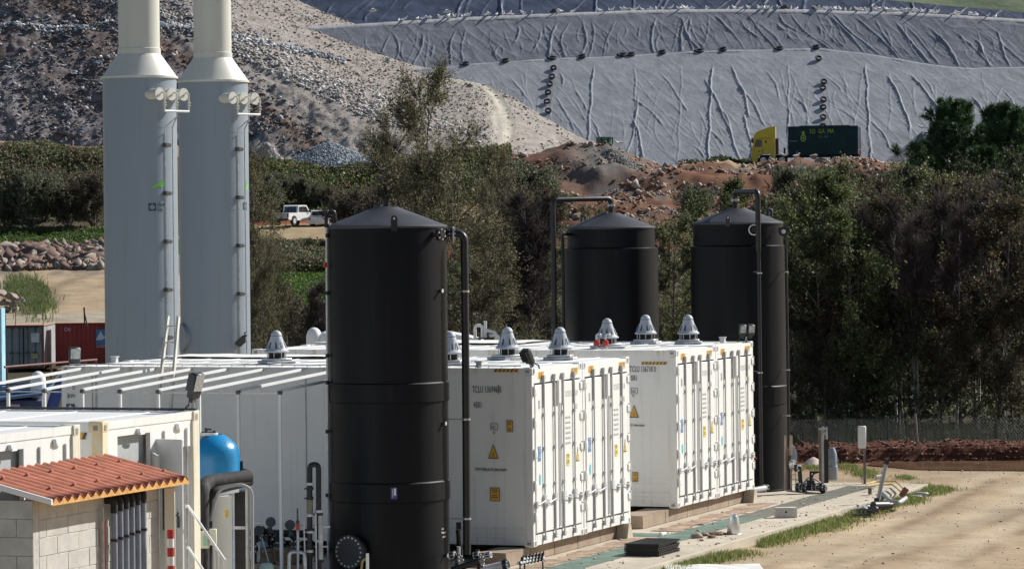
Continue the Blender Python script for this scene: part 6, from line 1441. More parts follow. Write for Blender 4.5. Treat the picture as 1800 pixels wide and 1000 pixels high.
# loose stones on the red bank
r = np.random.default_rng(77); n = 8000; px = r.uniform(885, 1640, n); Y = r.uniform(284, 331, n); k = vnoise((px - HX) / F * Y * .3, Y * .3, 5) > .4; px, Y = px[k], Y[k]
cc = np.array([(.3, .16, .09), (.4, .33, .27), (.2, .16, .13), (.5, .45, .4), (.24, .1, .05)])[r.choice(5, len(px))]
chunks('bank_stones', np.stack([(px - HX) / F * Y, Y, ground_z(px, Y) + .04], 1), r.gamma(2, .05, len(px)) + .03, cc, stone_mat, .8, seed=7)
n = 2500; px = r.uniform(-20, 195, n); Y = r.uniform(268.5, 277, n); cc = np.array([(.25, .16, .12), (.38, .32, .27), (.16, .1, .08)])[r.choice(3, n)]
chunks('rubble', np.stack([(px - HX) / F * Y, Y, ground_z(px, Y) + .04], 1), r.gamma(2, .09, n) + .04, cc, stone_mat, .8, seed=8)
# pebbles and clods in the yard
n = 2400; x_ = r.uniform(0, 15, n); y_ = r.uniform(54, 82, n); u_ = (x_ - A0.x) * U.x + (y_ - A0.y) * U.y; v_ = (x_ - A0.x) * V.x + (y_ - A0.y) * V.y; k = (v_ < -2.15) | (u_ > 18.6)
x_, y_ = x_[k], y_[k]; cc = np.array([(.46, .37, .26), (.53, .44, .32), (.4, .31, .21), (.56, .49, .38)])[r.choice(4, len(x_))]
chunks('yard_pebbles', np.stack([x_, y_, ground_z(to_px(x_, y_, -.15), y_) + .004], 1), r.gamma(1.2, .006, len(x_)) + .005, cc, stone_mat, .7, seed=9)
n = 500; u_ = r.uniform(-1, 18, n); v_ = r.uniform(-2, 0, n) ; z_s = np.full(n, .004)
pp_ = np.stack([A0.x + U.x * u_ + V.x * v_, A0.y + U.y * u_ + V.y * v_, z_s], 1); chunks('slab_grit', pp_, r.gamma(1.5, .006, n) + .004, np.array([(.4, .32, .22), (.3, .25, .2)])[r.choice(2, n)], stone_mat, .6, seed=10)
r = np.random.default_rng(12); i_ = r.integers(2, BANK[0].shape[0] - 4, 3200); j_ = r.integers(0, BANK[0].shape[1], 3200)
chunks('bank_clods', np.stack([BANK[0][i_, j_], BANK[1][i_, j_] - .02, BANK[2][i_, j_] + .01], 1), r.gamma(1.5, .007, 3200) + .006, np.array([(.14, .055, .035), (.22, .11, .07), (.08, .03, .02), (.3, .2, .14)])[r.choice(4, 3200)], stone_mat, .8, seed=13)
# ---- boulders
rock_tan = mat('tan_boulder', (.42, .36, .29), .9, var=.25, scale=2.5, bump=.03, bscale=9, col2=(.22, .17, .14))
rock_red = mat('red_stained_boulder', (.2, .145, .11), .9, var=.25, scale=2.5, bump=.03, bscale=9, col2=(.17, .09, .06))
def rock_mesh(seed, m, n=13, flat_=.7):
    r = random.Random(seed); bm = bmesh.new()
    for _ in range(n):
        v = Vector((r.gauss(0, 1), r.gauss(0, .8), r.gauss(0, 1))).normalized() * r.uniform(.75, 1.05); bm.verts.new((v.x * 1.15, v.y * .85, v.z * flat_))
    res = bmesh.ops.convex_hull(bm, input=list(bm.verts)); 
    bmesh.ops.delete(bm, geom=[g for g in res['geom_interior'] if isinstance(g, bmesh.types.BMVert)], context='VERTS')
    bmesh.ops.bevel(bm, geom=list(bm.edges), offset=.04, segments=1, affect='EDGES'); bmesh.ops.recalc_face_normals(bm, faces=bm.faces)
    me = bpy.data.meshes.new('boulder'); bm.to_mesh(me); bm.free(); me.materials.append(m); return me
RK = [rock_mesh(i, rock_tan) for i in range(6)] + [rock_mesh(10 + i, rock_red) for i in range(4)]
def boulder(me, loc, s, label, group, r):
    o = bpy.data.objects.new('boulder', me); COL.objects.link(o); o.location = loc; o.scale = (s * r.uniform(.8, 1.2), s * r.uniform(.8, 1.1), s * r.uniform(.75, 1.1)); o.rotation_euler = (r.uniform(-.5, .5), r.uniform(-.5, .5), r.uniform(0, 6.28)); return tag(o, label, 'boulder', group)
r = random.Random(5)
for i in range(74):
    px = r.uniform(0, 190); q = r.random(); py = 432 + 32 * q + (6 if px < 20 else 0); big = px > 100
    Y = 276.5 - 6.5 * q; s = r.uniform(.18, .36) if not big else r.uniform(.32, .7); z = zat(py, px, Y) - 0.05
    g = ground_at(px, Y); z = max(g.z + s * .3, min(z, g.z + 1.4)); boulder(RK[i % 10 if not big else i % 6], (wx(px, Y, z), Y, z), s, 'tan boulder in the rock row along the dirt road' if not RK[i % 10 if not big else i % 6].materials[0].name.startswith('red') else 'reddish boulder in the rock row along the dirt road', 'boulders along the dirt road', r)
for px, py, s in ((1445, 285, .95), (1408, 296, .7), (1567, 292, .75), (1505, 294, .55), (1590, 305, .6), (1392, 300, .5), (1530, 300, .5), (1470, 300, .5), (1340, 300, .4), (1430, 275, .5), (1620, 298, .5), (1485, 310, .45), (1555, 310, .4)):
    Y = 322; g = ground_at(px, Y); p = P(px, py, Y); boulder(RK[int(px) % 6], p, s, 'pale boulder on the bank below the lorry, %s from the left' % ORD[sorted((1445, 1408, 1567, 1505, 1590, 1392, 1530, 1470, 1340, 1430, 1620, 1485, 1555)).index(px)], 'pale boulders by the truck road', r)
for i in range(34):
    px = r.choice([r.uniform(890, 1010), r.uniform(1010, 1330), r.uniform(1100, 1330)]); Y = r.uniform(288, 324); g = ground_at(px, Y); boulder(RK[i % 10], g + Vector((0, 0, .02)), r.uniform(.2, .5), 'rough stone half sunk in the red earth bank', 'stones in the red earth', r)
for i, (px, py) in enumerate(((4, 515), (14, 520), (25, 522), (8, 532), (20, 535), (30, 530), (2, 545), (14, 545), (27, 545), (36, 527))):
    Y = 240; g = ground_at(px, Y); p = P(px, py, Y); boulder(RK[i % 6], p, r.uniform(.35, .55), 'grey lump in the rubble heap at the left border', 'grey rubble at the left border', r)
# ================================================================== FENCE
fence = thing('wire_fence', 'low dark wire mesh fence above the red bank at the wood edge', 'fence', (10, 84.9, 0))
fx0, fx1, fy, fz0, fz1 = 6.4, 20.0, 84.9, -.05, .74
fpost = mat('green_post', (.05, .08, .06), .5); fwire = mat('fence_wire', (.05, .062, .058), .5, .2)
x = fx0
while x < fx1: b = MB(); b.tube([(x, fy, -.2), (x, fy, fz1 + .06)], .022, 8); b.build('post', fpost, fence, world=True); x += 2.6
segs = []; s_ = .085; H__ = fz1 - fz0
n = int((fx1 - fx0) / s_)
for i in range(-int(H__ / s_) - 1, n):
    for sg in (1, -1):
        xa = fx0 + i * s_ if sg == 1 else fx0 + i * s_ + H__; xb_ = xa + sg * H__
        if min(xa, xb_) < fx0 or max(xa, xb_) > fx1: continue
        segs.append([(xa, fy, fz0), (xb_, fy, fz1)])
for z in (fz0, (fz0 + fz1) / 2, fz1): segs.append([(fx0, fy, z), (fx1, fy, z)])
vv, ff = tubes_np(segs, [[.0035, .0035]] * len(segs), 3); Mi = ROOTM[fence.name].translation; vv = vv - np.array(Mi); np_mesh('wire_mesh', vv, ff, fwire, parent=fence, kind='stuff')
wood_m = mat('grey_wood', (.38, .3, .24), .8, var=.2, scale=5)
b = MB(); b.tube([G(1613, 783, .15) if False else P(1614, 786, 84.4), P(1609, 727, 84.4)], .022, 8); single(b, 'wooden_stake', wood_m, 'thin pale wooden stake leaning at the wire fence', 'stake')
# ================================================================== THINGS ON AND AROUND THE SLAB
def at(px, py, z=0.0): return G(px, py, z)
# floor stack of black mats
c_ = at(1146, 972); t = thing('mat_stack', 'stack of black ribbed plastic grates lying on the slab', 'mats', c_, ANG)
rr_ = random.Random(4)
for k in range(7):
    b = MB(); M = Matrix.Translation((rr_.uniform(-.015, .015), rr_.uniform(-.015, .015), k * .03)) @ Matrix.Rotation(rr_.uniform(-.03, .03), 4, 'Z')
    b.box((-.55, -.3, .004), (.55, .3, .014), 0, M)
    for q in range(12): b.box((-.54 + q * .095, -.3, .014), (-.5 + q * .095, .3, .026), 0, M)
    b.build('grate', mat('black_grate', (.02, .02, .022), .45, var=.2), t)
# metal cone / bucket upside down
c_ = at(1290, 938); t = thing('zinc_funnel', 'upturned shiny zinc funnel standing near the slab edge', 'funnel', c_)
b = MB(); b.lathe([(.125, 0), (.13, .01), (.08, .31), (.06, .32), (.058, .36), (.05, .36)], 28); b.build('cone', mat('shiny_zinc', (.75, .76, .78), .28, .85, var=.08), t)
b = MB(); b.lathe([(.131, .0), (.136, .006), (.131, .012)], 28, cap=False); b.build('rim', galv, t)
for i, (px, py, s, m_, lab) in enumerate(((1226, 945, .075, rock_tan, 'lumpy brown rag bundle left of the zinc funnel'), (1240, 941, .06, rock_tan, 'second crumpled brown rag beside the rag bundle'), (1250, 945, .055, rock_red, 'small dark stone between rags and funnel'), (1262, 940, .06, rock_tan, 'flat tan stone just left of the funnel'), (1233, 950, .03, rock_tan, 'small pale pebble at the slab edge below the rags'))):
    me = rock_mesh(40 + i, m_, 16, .6); o = bpy.data.objects.new('rag_bundle' if i < 2 else 'stone', me); COL.objects.link(o); o.location = at(px, py) + Vector((0, 0, s * .5)); o.scale = (s * 1.5, s * 2.6, s * 1.5); o.rotation_euler.z = i * .2; tag(o, lab, 'rag' if i < 2 else 'stone')
b = MB(); p = at(1262, 938); b.box((-.14, -.25, .0), (.1, .25, .03), 0, Matrix.Translation(p) @ Matrix.Rotation(.5, 4, 'Z'), .008); single(b, 'dark_board', rbrown, 'dark flat board behind the zinc funnel', 'board')
b = MB(); b.box((-.02, -.3, 0), (.02, .3, .02), 0, Matrix.Translation(at(1305, 941, -.05)) @ Matrix.Rotation(.9, 4, 'Z') @ Matrix.Rotation(-.1, 4, 'X')); single(b, 'wood_slat', wood_m, 'grey wooden slat leaning off the slab edge right of the funnel', 'slat')
b = MB(); p = at(1164, 942); b.tube([p + Vector((-.02, 0, .03)), p + Vector((.06, .25, .03))], .03, 12); single(b, 'tube_offcut', white_clean, 'short white tube offcut on the green path', 'tube')
b = MB(); b.box((-.2, -.1, 0), (.2, .1, .19), 0, Matrix.Rotation(.12, 4, 'Z'), .008); o = b.build('hollow_block', block_mat); o.location = at(1381, 909); tag(o, 'single grey concrete block standing on the slab', 'concrete block')
b = MB(); b.tube([(0, -.103, .11), (0, -.1, .11)], .02, 10); o2 = b.build('hole', dark, o)
# sheet of white at the bottom border
xs = np.linspace(0, 1, 16); c0_ = at(1180, 1006, -.12); c1_ = at(1340, 1003, -.12)
X_, Y_ = np.meshgrid(np.linspace(c0_.x - .1, c1_.x, 26), np.linspace(c0_.y - .5, c0_.y + .75, 14)); Z_ = -.06 + .07 * fbm(X_ * 3, Y_ * 3, 3, 5)
o = np_mesh('white_sheet', np.stack([X_ - X_.mean(), Y_ - Y_.mean(), Z_], -1).reshape(-1, 3), grid_faces(14, 26), mat('white_sheeting2', (.75, .74, .7), .6, var=.05), smooth=True); o.location = (X_.mean(), Y_.mean(), .0); tag(o, 'crumpled white sheet on the dirt at the bottom edge', 'sheet')
# leaning grey pipe
t = thing('leaning_pipe', 'long grey pipe propped upright with a black mouth at the slab corner', 'pipe', at(1541, 896, -.12))
p0, p1 = at(1541, 893, -.1), P(1558, 813, 68.6); gp = mat('dusty_grey_pipe', (.38, .39, .4), .5, .2, var=.12)
b = MB(); b.tube([p0 + Vector((0, 0, .05)), p1], .04, 14); b.build('pipe', gp, t, world=True)
d_ = (p1 - p0).normalized(); b = MB(); b.tube([p1 - d_ * .03, p1 + d_ * .04], .06, 16); b.tube([p1 + d_ * .041, p1 + d_ * .045], .045, 16, 1); b.build('mouth', [blackpipe, dark], t, world=True)
b = MB(); q = at(1546, 896, -.1); b.tube([q + Vector((-.14, -.2, .1)), q + Vector((.16, .1, .08))], .085, 16); b.tube([q + Vector((.16, .1, .08)), q + Vector((.25, .18, .08))], .06, 14); b.tube([p0 + Vector((0, 0, .02)), p0 + Vector((.005, 0, .2))], .055, 12); b.build('coupling', blackpipe, t, world=True)
t = thing('pipe_fittings', 'grey and black pipe fittings heaped in the grass below the slab corner', 'pipe fittings', at(1503, 902, -.12))
for i, (px, py, dx, dy, r_, m_) in enumerate(((1495, 897, .25, .1, .035, gp), (1508, 899, .22, -.3, .05, blackpipe), (1520, 897, .1, .3, .055, gp), (1500, 905, .2, -.3, .03, blackpipe), (1488, 893, .12, .4, .035, gp), (1525, 900, .14, .1, .06, blackpipe))):
    b = MB(); p = at(px, py, -.08); b.tube([p, p + Vector((dx, dy, .04))], r_, 12); b.tube([p + Vector((dx, dy, .04)), p + Vector((dx * 1.3, dy * 1.3, .04))], r_ * 1.25, 12); b.build('fitting', m_, t, world=True)
b = MB(); b.tube(path([at(1548, 872, -.05) + Vector((0, 0, .1)), at(1566, 886, -.05) + Vector((0, 0, .06)), at(1580, 889, -.05) + Vector((0, 0, .06)), at(1592, 884, -.05) + Vector((0, 0, .1))], .12), .045, 12); single(b, 'bent_pipe', gp, 'bent grey pipe lying in grass right of the leaning pipe', 'pipe')
ym = mat('yellow_frame_paint', (.6, .42, .14), .5, var=.15)
t = thing('yellow_frame', 'yellow tubular barrow frame lying on the slab corner', 'frame', at(1555, 868))
for pl in ([(1522, 860), (1540, 856), (1575, 856), (1583, 863), (1588, 870)], [(1524, 864), (1545, 862), (1568, 861), (1577, 868), (1582, 873)]):
    b = MB(); b.tube(path([at(x, y) + Vector((0, 0, .12)) for x, y in pl], .1), .018, 8); b.build('tube', ym, t, world=True)
b = MB(); p = at(1529, 870); b.tube([p + Vector((-.03, 0, .09)), p + Vector((.03, 0, .09))], .075, 18); b.build('wheel', brown, t, world=True)
b = MB(); p = at(1584, 872); b.box((-.05, -.1, 0), (.05, .1, .2), 0, Matrix.Translation(p) @ Matrix.Rotation(.6, 4, 'Y'), .01); b.build('bracket', rbrown, t, world=True)
b = MB(); p = at(1608, 874, -.12); b.box((-.12, -.2, 0), (.14, .15, .05), 0, Matrix.Translation(p), .02); b.box((.05, .1, .03), (.3, .3, .09), 0, Matrix.Translation(p), .02); single(b, 'grey_debris', gp, 'flat grey scrap in the grass beyond the yellow frame', 'scrap')
# post with white box
t = thing('meter_post', 'grey post carrying a tall white meter box near the slab end', 'meter post', at(1520, 850))
pb = at(1520, 850); Yp = pb.y; b = MB(); b.box((-.025, -.025, 0), (.025, .025, z_(757, 1520, Yp))); b.box((-.05, -.05, 0), (.08, .05, .012)); b.build('post', mat('post_grey', (.2, .19, .19), .6, .2, var=.2), t)
b = MB(); b.box((-.14, -.11, z_(787, 1515, Yp)), (.03, -.026, z_(748, 1515, Yp)), 0, None, .015); b.box((-.13, -.113, z_(784, 1515, Yp)), (-.02, -.11, z_(751, 1515, Yp)), 0); b.build('meter_box', white_clean, t)
b = MB(); b.tube([(-.1, -.07, z_(787, 1515, Yp)), (-.12, -.05, z_(796, 1515, Yp)), (-.02, -.03, z_(800, 1515, Yp))], .008, 5); b.tube([(-.08, 0, .02), (-.02, 0, .14)], .008, 5); b.build('cable', galv, t)
b = MB(); p = at(1540, 838, -.1); b.tube([p, p + Vector((.2, .1, .02))], .04, 8); single(b, 'white_bag', white_clean, 'small white bag lying in grass behind the meter post', 'bag')
# twin dark posts, drum, pump group by tank 3
t = thing('twin_posts', 'pair of tall dark steel posts behind the pump group', 'posts', at(1447, 848))
pb = at(1447, 848); Yp = pb.y
for dx, w, m_, top in ((-.06, .028, mat('brown_steel', (.25, .2, .17), .5, .4, var=.2), 752), (.0, .03, galv, 754), (.065, .045, blackpipe, 772), (.085, .02, galv, 750)):
    b = MB(); b.box((dx - w, -w, 0), (dx + w, w, z_(top, 1447, Yp))); b.build('post', m_, t)
b = MB(); zt_ = z_(752, 1447, Yp); b.box((-.09, -.05, zt_ - .04), (.1, .05, zt_)); b.tube([(0, -.06, zt_ - .1), (.06, -.06, zt_ - .1)], .04, 10); b.tube([(.0, 0, zt_), (0, 0, zt_ + .03)], .03, 8); b.build('head_bracket', galv, t)
t = thing('grey_drum', 'grey upright drum with domed lid left of the meter post', 'drum', at(1463, 843))
pb = at(1463, 843); Yp = pb.y; zt_ = z_(786, 1463, Yp)
dg = mat('grey_blue_plastic', (.3, .36, .42), .5, var=.08)
b = MB(); b.lathe([(.115, 0), (.12, .01), (.12, zt_ * .42), (.108, zt_ * .43)], 28); b.build('lower_body', dg, t)
b = MB(); b.lathe([(.105, zt_ * .43), (.102, zt_ * .78), (.085, zt_ * .88), (.055, zt_ * .99), (.01, zt_)], 28); b.build('upper_body', dg, t)
b = MB(); b.tube([(-.11, -.05, zt_ * .4), (-.02, -.11, zt_ * .66)], .007, 5); b.tube([(.1, -.02, zt_ * .7), (.13, -.04, zt_ * .55)], .008, 5); b.build('handle', galv, t)
t = thing('pump_group', 'cluster of black valves, pump and pipework at the foot of the far right tank', 'pump', at(1420, 860))
Yb = 71.2
for pl, r_, m_ in (([(1390, 765), (1390, 862)], .03, wood_m), ([(1380, 765), (1380, 860)], .022, wood_m), ([(1387, 860), (1387, 812), (1389, 800)], .035, blackpipe), ([(1397, 822), (1405, 818), (1408, 855)], .045, blackpipe), ([(1398, 856), (1450, 858)], .06, blackpipe), ([(1404, 850), (1440, 852)], .035, galv), ([(1428, 856), (1428, 832), (1440, 829)], .018, blackpipe), ([(1445, 860), (1447, 868)], .05, blackpipe), ([(1412, 850), (1420, 838), (1435, 842), (1444, 850)], .02, mat('pink_hose', (.5, .35, .33), .5)), ([(1382, 862), (1450, 868)], .02, gp), ([(1384, 840), (1408, 844)], .014, galv), ([(1384, 832), (1398, 834)], .012, galv), ([(1399, 862), (1398, 826)], .012, galv)):
    b = MB(); pt = [P(x, y, Yb) for x, y in pl]; b.tube(path(pt, .08) if len(pt) > 2 else pt, r_, 10); b.build('pipe', m_, t, world=True)
b = MB(); b.prism([(1388 - 1388, 0), (.15, 0), (.15, .2), (.1, .32), (.0, .36)], -.05, .05, 0, Matrix.Translation(P(1388, 812, Yb + .1))); b.build('grey_guard', dg, t, world=True)
for px, py, rr_ in ((1393, 816, .1), (1400, 822, .075), (1403, 856, .09), (1414, 857, .08), (1444, 856, .09), (1449, 858, .07), (1432, 856, .07)):
    b = MB(); flange(b, P(px, py, Yb - .06), (1, -.45, 0), rr_, bolts=8, mi=0); b.build('flange', [blackpipe if px != 1393 else galv, steel_lt], t, world=True)
b = MB(); b.box((-.08, -.07, -.02), (.08, .07, .1), 0, Matrix.Translation(P(1425, 852, Yb)), .01); b.box((-.02, -.02, .1), (.02, .02, .26), 0, Matrix.Translation(P(1425, 852, Yb))); b.box((-.02, -.02, .24), (.16, .02, .28), 0, Matrix.Translation(P(1425, 852, Yb))); b.build('actuator', rubber, t, world=True)
b = MB(); b.lathe([(.3, 0), (.15, .12), (.02, .2)], 7, at(1430, 818, -.12)); single(b, 'pale_rubble', mat('pale_rubble', (.6, .5, .42), .9, var=.2), 'small pale pink rubble mound in front of the red bank', 'rubble')
# horizontal pipe and stand by the last container
t = thing('drain_outlet', 'short grey pipe with flange between the rear container and the far right tank', 'pipe', (P(1335, 870, 70).x, 70, 0))
b = MB(); b.tube([P(1318, 862, 69.6), P(1346, 857, 70.6)], .055, 14); b.build('pipe', gp, t, world=True); b = MB(); flange(b, P(1346, 857, 70.6), (.4, 1, 0), .075, bolts=6, mi=0); b.build('flange', [blackpipe, steel_lt], t, world=True)
b = MB(); p = P(1319, 866, 69.8); b.tube([p, (p.x, p.y, 0)], .014, 6); b.tube([(p.x - .1, p.y - .1, .01), (p.x + .1, p.y + .1, .01)], .016, 6); b.build('stand', rbrown, t, world=True)
b = MB(); b.tube([P(1324, 797, 69.5), P(1330, 806, 69.4)], .012, 5); single(b, 'red_tag', redp, 'small red tag hanging beside the last door', 'tag')
for i, (px, py, sx_, c_, lab) in enumerate(((1432, 922, .05, (.75, .76, .74), 'scrap of white plastic in the edge grass'), (1458, 911, .05, (.6, .25, .18), 'scrap of orange plastic in the edge grass'), (1452, 916, .045, (.75, .74, .7), 'white wrapper beside the orange scrap'), (1395, 932, .07, (.7, .72, .68), 'crumpled white film in the edge grass'), (1224, 982, .05, (.7, .68, .6), 'pale crumpled paper in the grass near the mats'), (1187, 990, .03, (.5, .3, .22), 'small pinkish scrap at the grass edge'))):
    me = rock_mesh(60 + i, mat('scrap_%d' % i, c_, .6, var=.1), 9, .5); o = bpy.data.objects.new('plastic_scrap', me); COL.objects.link(o); o.location = at(px, py, -.13) + Vector((0, 0, .04)); o.scale = (sx_, sx_ * 1.6, sx_ * .7); tag(o, lab, 'litter')
# ================================================================== FAR CONTAINERS
def far_box(label, px0, px1, pyt, Y, m, post, corr, name='shipping_container', depth=6.0, W=None):
    p0, p1 = P(px0, pyt, Y), P(px1, pyt, Y); H = 2.6; w = p1.x - p0.x if W is None else W
    t = thing(name, label, 'container', (p0.x, Y, p0.z - H)); 
    b = MB()
    if corr:
        n = int(w / .07); vs = []; 
        for i in range(n + 1):
            x = .1 + (w - .2) * i / n; y = [0, 0, .045, .045][i % 4]; vs += [(x, y, .15), (x, y, H - .12)]
        b.add(vs, [(2 * i, 2 * i + 2, 2 * i + 3, 2 * i + 1) for i in range(n)])
        b.box((.08, .06, .1), (w - .08, depth, H - .06))
    else: b.box((.08, .05, .1), (w - .08, depth, H - .06))
    b.build('body', m, t)
    for x in (0, w - .12): b = MB(); b.box((x, -.03, 0), (x + .12, .12, H), 0); b.build('corner_post', post, t)
    for z in (0, H - .13): b = MB(); b.box((.12, -.03, z), (w - .12, .1, z + .13), 0); b.build('rail', post, t)
    b = MB(); b.box((0, .1, H - .05), (w, depth, H + .005)); b.build('roof', mat('brown_roof', (.45, .3, .2), .7), t)  # one even brown roof colour for both far containers
    return t, w, H
rc, rw, rh = far_box('dark red corrugated shipping container beside the left grey stack', 97, 187, 568, 214, mat('dark_red_paint', (.36, .035, .03), .5, var=.15, scale=.8, streak=True), mat('dark_red_frame', (.24, .03, .025), .5), True, W=6.06, depth=2.4)
Mx = lambda x, z: frame((x, -.01, z), (1, 0, 0), (0, 0, 1))
text('CAI', .3, white_clean, rc, Mx(.55, 2.12), .8); flat(rc, 'blue_plate', st_blue, rect(1.15, .9), Mx(3.05, 1.75)); flat(rc, 'white_wave', white_clean, [(-.5, -.25), (-.2, .3), (0, -.05), (.2, .15), (.5, .1), (.5, -.02), (.15, -.02), (-.1, -.25)], Mx(2.95, 1.8), .006); text('LOGISTICS', .25, white_clean, rc, Mx(2.5, 1.1), .8)
gc, gw, gh = far_box('grey shipping container with closed doors and rust red posts at the far left', 5, 77, 572, 212, mat('grey_doors', (.36, .37, .39), .5, var=.12, scale=.8), mat('rust_red_post', (.22, .07, .05), .6, var=.2), False)
for x in (.55, .98, 1.5, 1.95):
    b = MB(); b.tube([(x, -.05, .1), (x, -.05, gh - .1)], .03, 6); b.box((x - .07, -.08, gh - .25), (x + .07, -.02, gh - .1)); b.box((x - .16, -.07, .9), (x + .1, -.02, 1.0)); b.build('lock_rod', gasket, gc)
b = MB(); b.box((gw / 2 - .03, -.035, .15), (gw / 2 + .03, .0, gh - .15)); b.build('door_gap', dark, gc)
flat(gc, 'white_notice', white_clean, rect(.5, .55), frame((1.95, -.085, 1.85), (1, 0, 0), (0, 0, 1))); flat(gc, 'yellow_notice', mat('faded_yellow', (.6, .5, .2), .6), rect(.4, .3), frame((1.9, -.085, .75), (1, 0, 0), (0, 0, 1)))
text('TEX', .16, st_blue, gc, frame((1.75, -.09, 1.95), (1, 0, 0), (0, 0, 1)), .9)
b = MB(); b.tube([P(148, 540, 205), P(149, 572, 205)], .05, 6); b.tube([P(147, 542, 205), P(154, 575, 205)], .04, 6)
single(b, 'leaning_poles', rbrown, 'two dark poles leaning together behind the grey container', 'poles')
b = MB(); 
for px, py, pb in ((51, 543, 572), (16, 552, 572), (148, 548, 572)): b.tube([P(px * .5 + 2, py, 206), P(px * .5 + 2, pb, 206)], .03, 6)
b.tube([P(5, 551, 206), P(75, 548, 206)], .015, 5); single(b, 'short_fence', gasket_lt, 'short dark fence with posts above the grey container', 'fence')
tyb = MB(); tyb.lathe([(.3, -.13), (.44, -.16), (.52, -.1), (.54, 0), (.52, .1), (.44, .16), (.3, .13), (.28, 0), (.3, -.13)], 20, cap=False); t0_ = None
for i_ in range(6):
    p = P(80 + i_ * 3.6, 606, 224); o = tyb.build('tyre', mat('dusty_tyre', (.05, .05, .055), .8, var=.4, scale=3)) if t0_ is None else t0_.copy()
    if t0_ is not None: COL.objects.link(o)
    t0_ = t0_ or o; o.location = p + Vector((0, i_ * .05, 0)); o.rotation_euler = (.2, 1.25, .15); tag(o, 'old tyre leaning in the row between grey and red containers, %s from left' % ORD[i_], 'tyre', 'tyres between the far containers')
# ================================================================== VEHICLES
glass = mat('vehicle_glass', (.03, .035, .04), .08, var=.1, spec=.8); carw = mat('car_white', (.8, .8, .79), .3, var=.03, spec=.6); tyrem = mat('tyre', (.022, .022, .022), .8, var=.3); trim = mat('black_trim', (.03, .03, .03), .6)
def wheel(t, x, y, r_, w=.24):
    b = MB(); b.tube([(x, y - w / 2, r_), (x, y + w / 2, r_)], r_, 24); o = b.build('wheel', tyrem, t); b = MB(); s = 1 if y > 0 else -1; b.tube([(x, y + s * w / 2, r_), (x, y + s * (w / 2 + .015), r_)], r_ * .62, 16); b.build('rim', steel_lt, o)
def pickup(label, loc, rz, s):
    t = thing('pickup_truck', label, 'pickup', loc, rz); t.scale = (s,) * 3; ROOTM[t.name] = Matrix.Translation(loc) @ Matrix.Rotation(rz, 4, 'Z') @ Matrix.Scale(s, 4)
    low = [(-2.6, .5), (-2.6, .95), (-2.55, 1.08), (-.75, 1.08), (1.2, 1.08), (2.3, .98), (2.6, .85), (2.62, .5), (2.1, .42), (1.95, .75), (1.6, .85), (1.25, .75), (1.1, .42), (-1.15, .42), (-1.3, .75), (-1.65, .85), (-2.0, .75), (-2.15, .45)]
    b = MB(); b.prism(low, -.88, .88); b.build('body', carw, t)
    b = MB(); b.prism([(-.85, 1.06), (-.72, 1.68), (-.5, 1.76), (.55, 1.76), (.75, 1.7), (1.35, 1.06)], -.76, .76); b.build('cabin', carw, t)
    b = MB()
    b.prism([(-.7, 1.14), (-.6, 1.6), (-.02, 1.64), (-.02, 1.14)], -.785, .785); b.prism([(.06, 1.14), (.06, 1.64), (.6, 1.62), (1.08, 1.14)], -.785, .785); b.build('side_window', glass, t)
    b = MB(); b.add([(-.845, -.62, 1.14), (-.845, .62, 1.14), (-.745, .58, 1.62), (-.745, -.58, 1.62), (-.83, -.62, 1.14), (-.83, .62, 1.14), (-.73, .58, 1.62), (-.73, -.58, 1.62)], [(0, 1, 2, 3), (7, 6, 5, 4), (0, 3, 7, 4), (1, 5, 6, 2), (3, 2, 6, 7), (0, 4, 5, 1)]); b.build('rear_window', glass, t)
    b = MB(); b.box((-2.5, -.72, 1.07), (-.9, .72, 1.085)); b.build('load_bed', trim, t)
    b = MB(); b.box((-2.625, -.7, .62), (-2.6, .7, 1.04), 0, None, .01); b.box((-2.64, -.1, .86), (-2.62, .1, .92), 1); b.build('tailgate', [mat('dusty_white', (.6, .59, .58), .45, var=.1), trim], t)
    b = MB(); b.box((-2.72, -.85, .42), (-2.55, .85, .58), 0, None, .02); b.build('rear_bumper', trim, t)
    for y in (-.8, .8): b = MB(); b.box((-2.63, y - .08, .68), (-2.5, y + .08, 1.02), 0, None, .01); b.build('tail_light', redp, t)
    for x in (-1.65, 1.6):
        for y in (-.8, .8): wheel(t, x, y, .38)
    b = MB(); 
    for y in (-.95, .95): b.box((.85, y - .1, 1.12), (.95, y + .1, 1.28), 0, None, .02)
    b.build('mirror', trim, t); return t
g = ground_at(519, 300); g.z = z_(396, 519, 300)
pickup('white double cab pickup parked on the dirt track above the bushes', g, math.radians(63), .97)
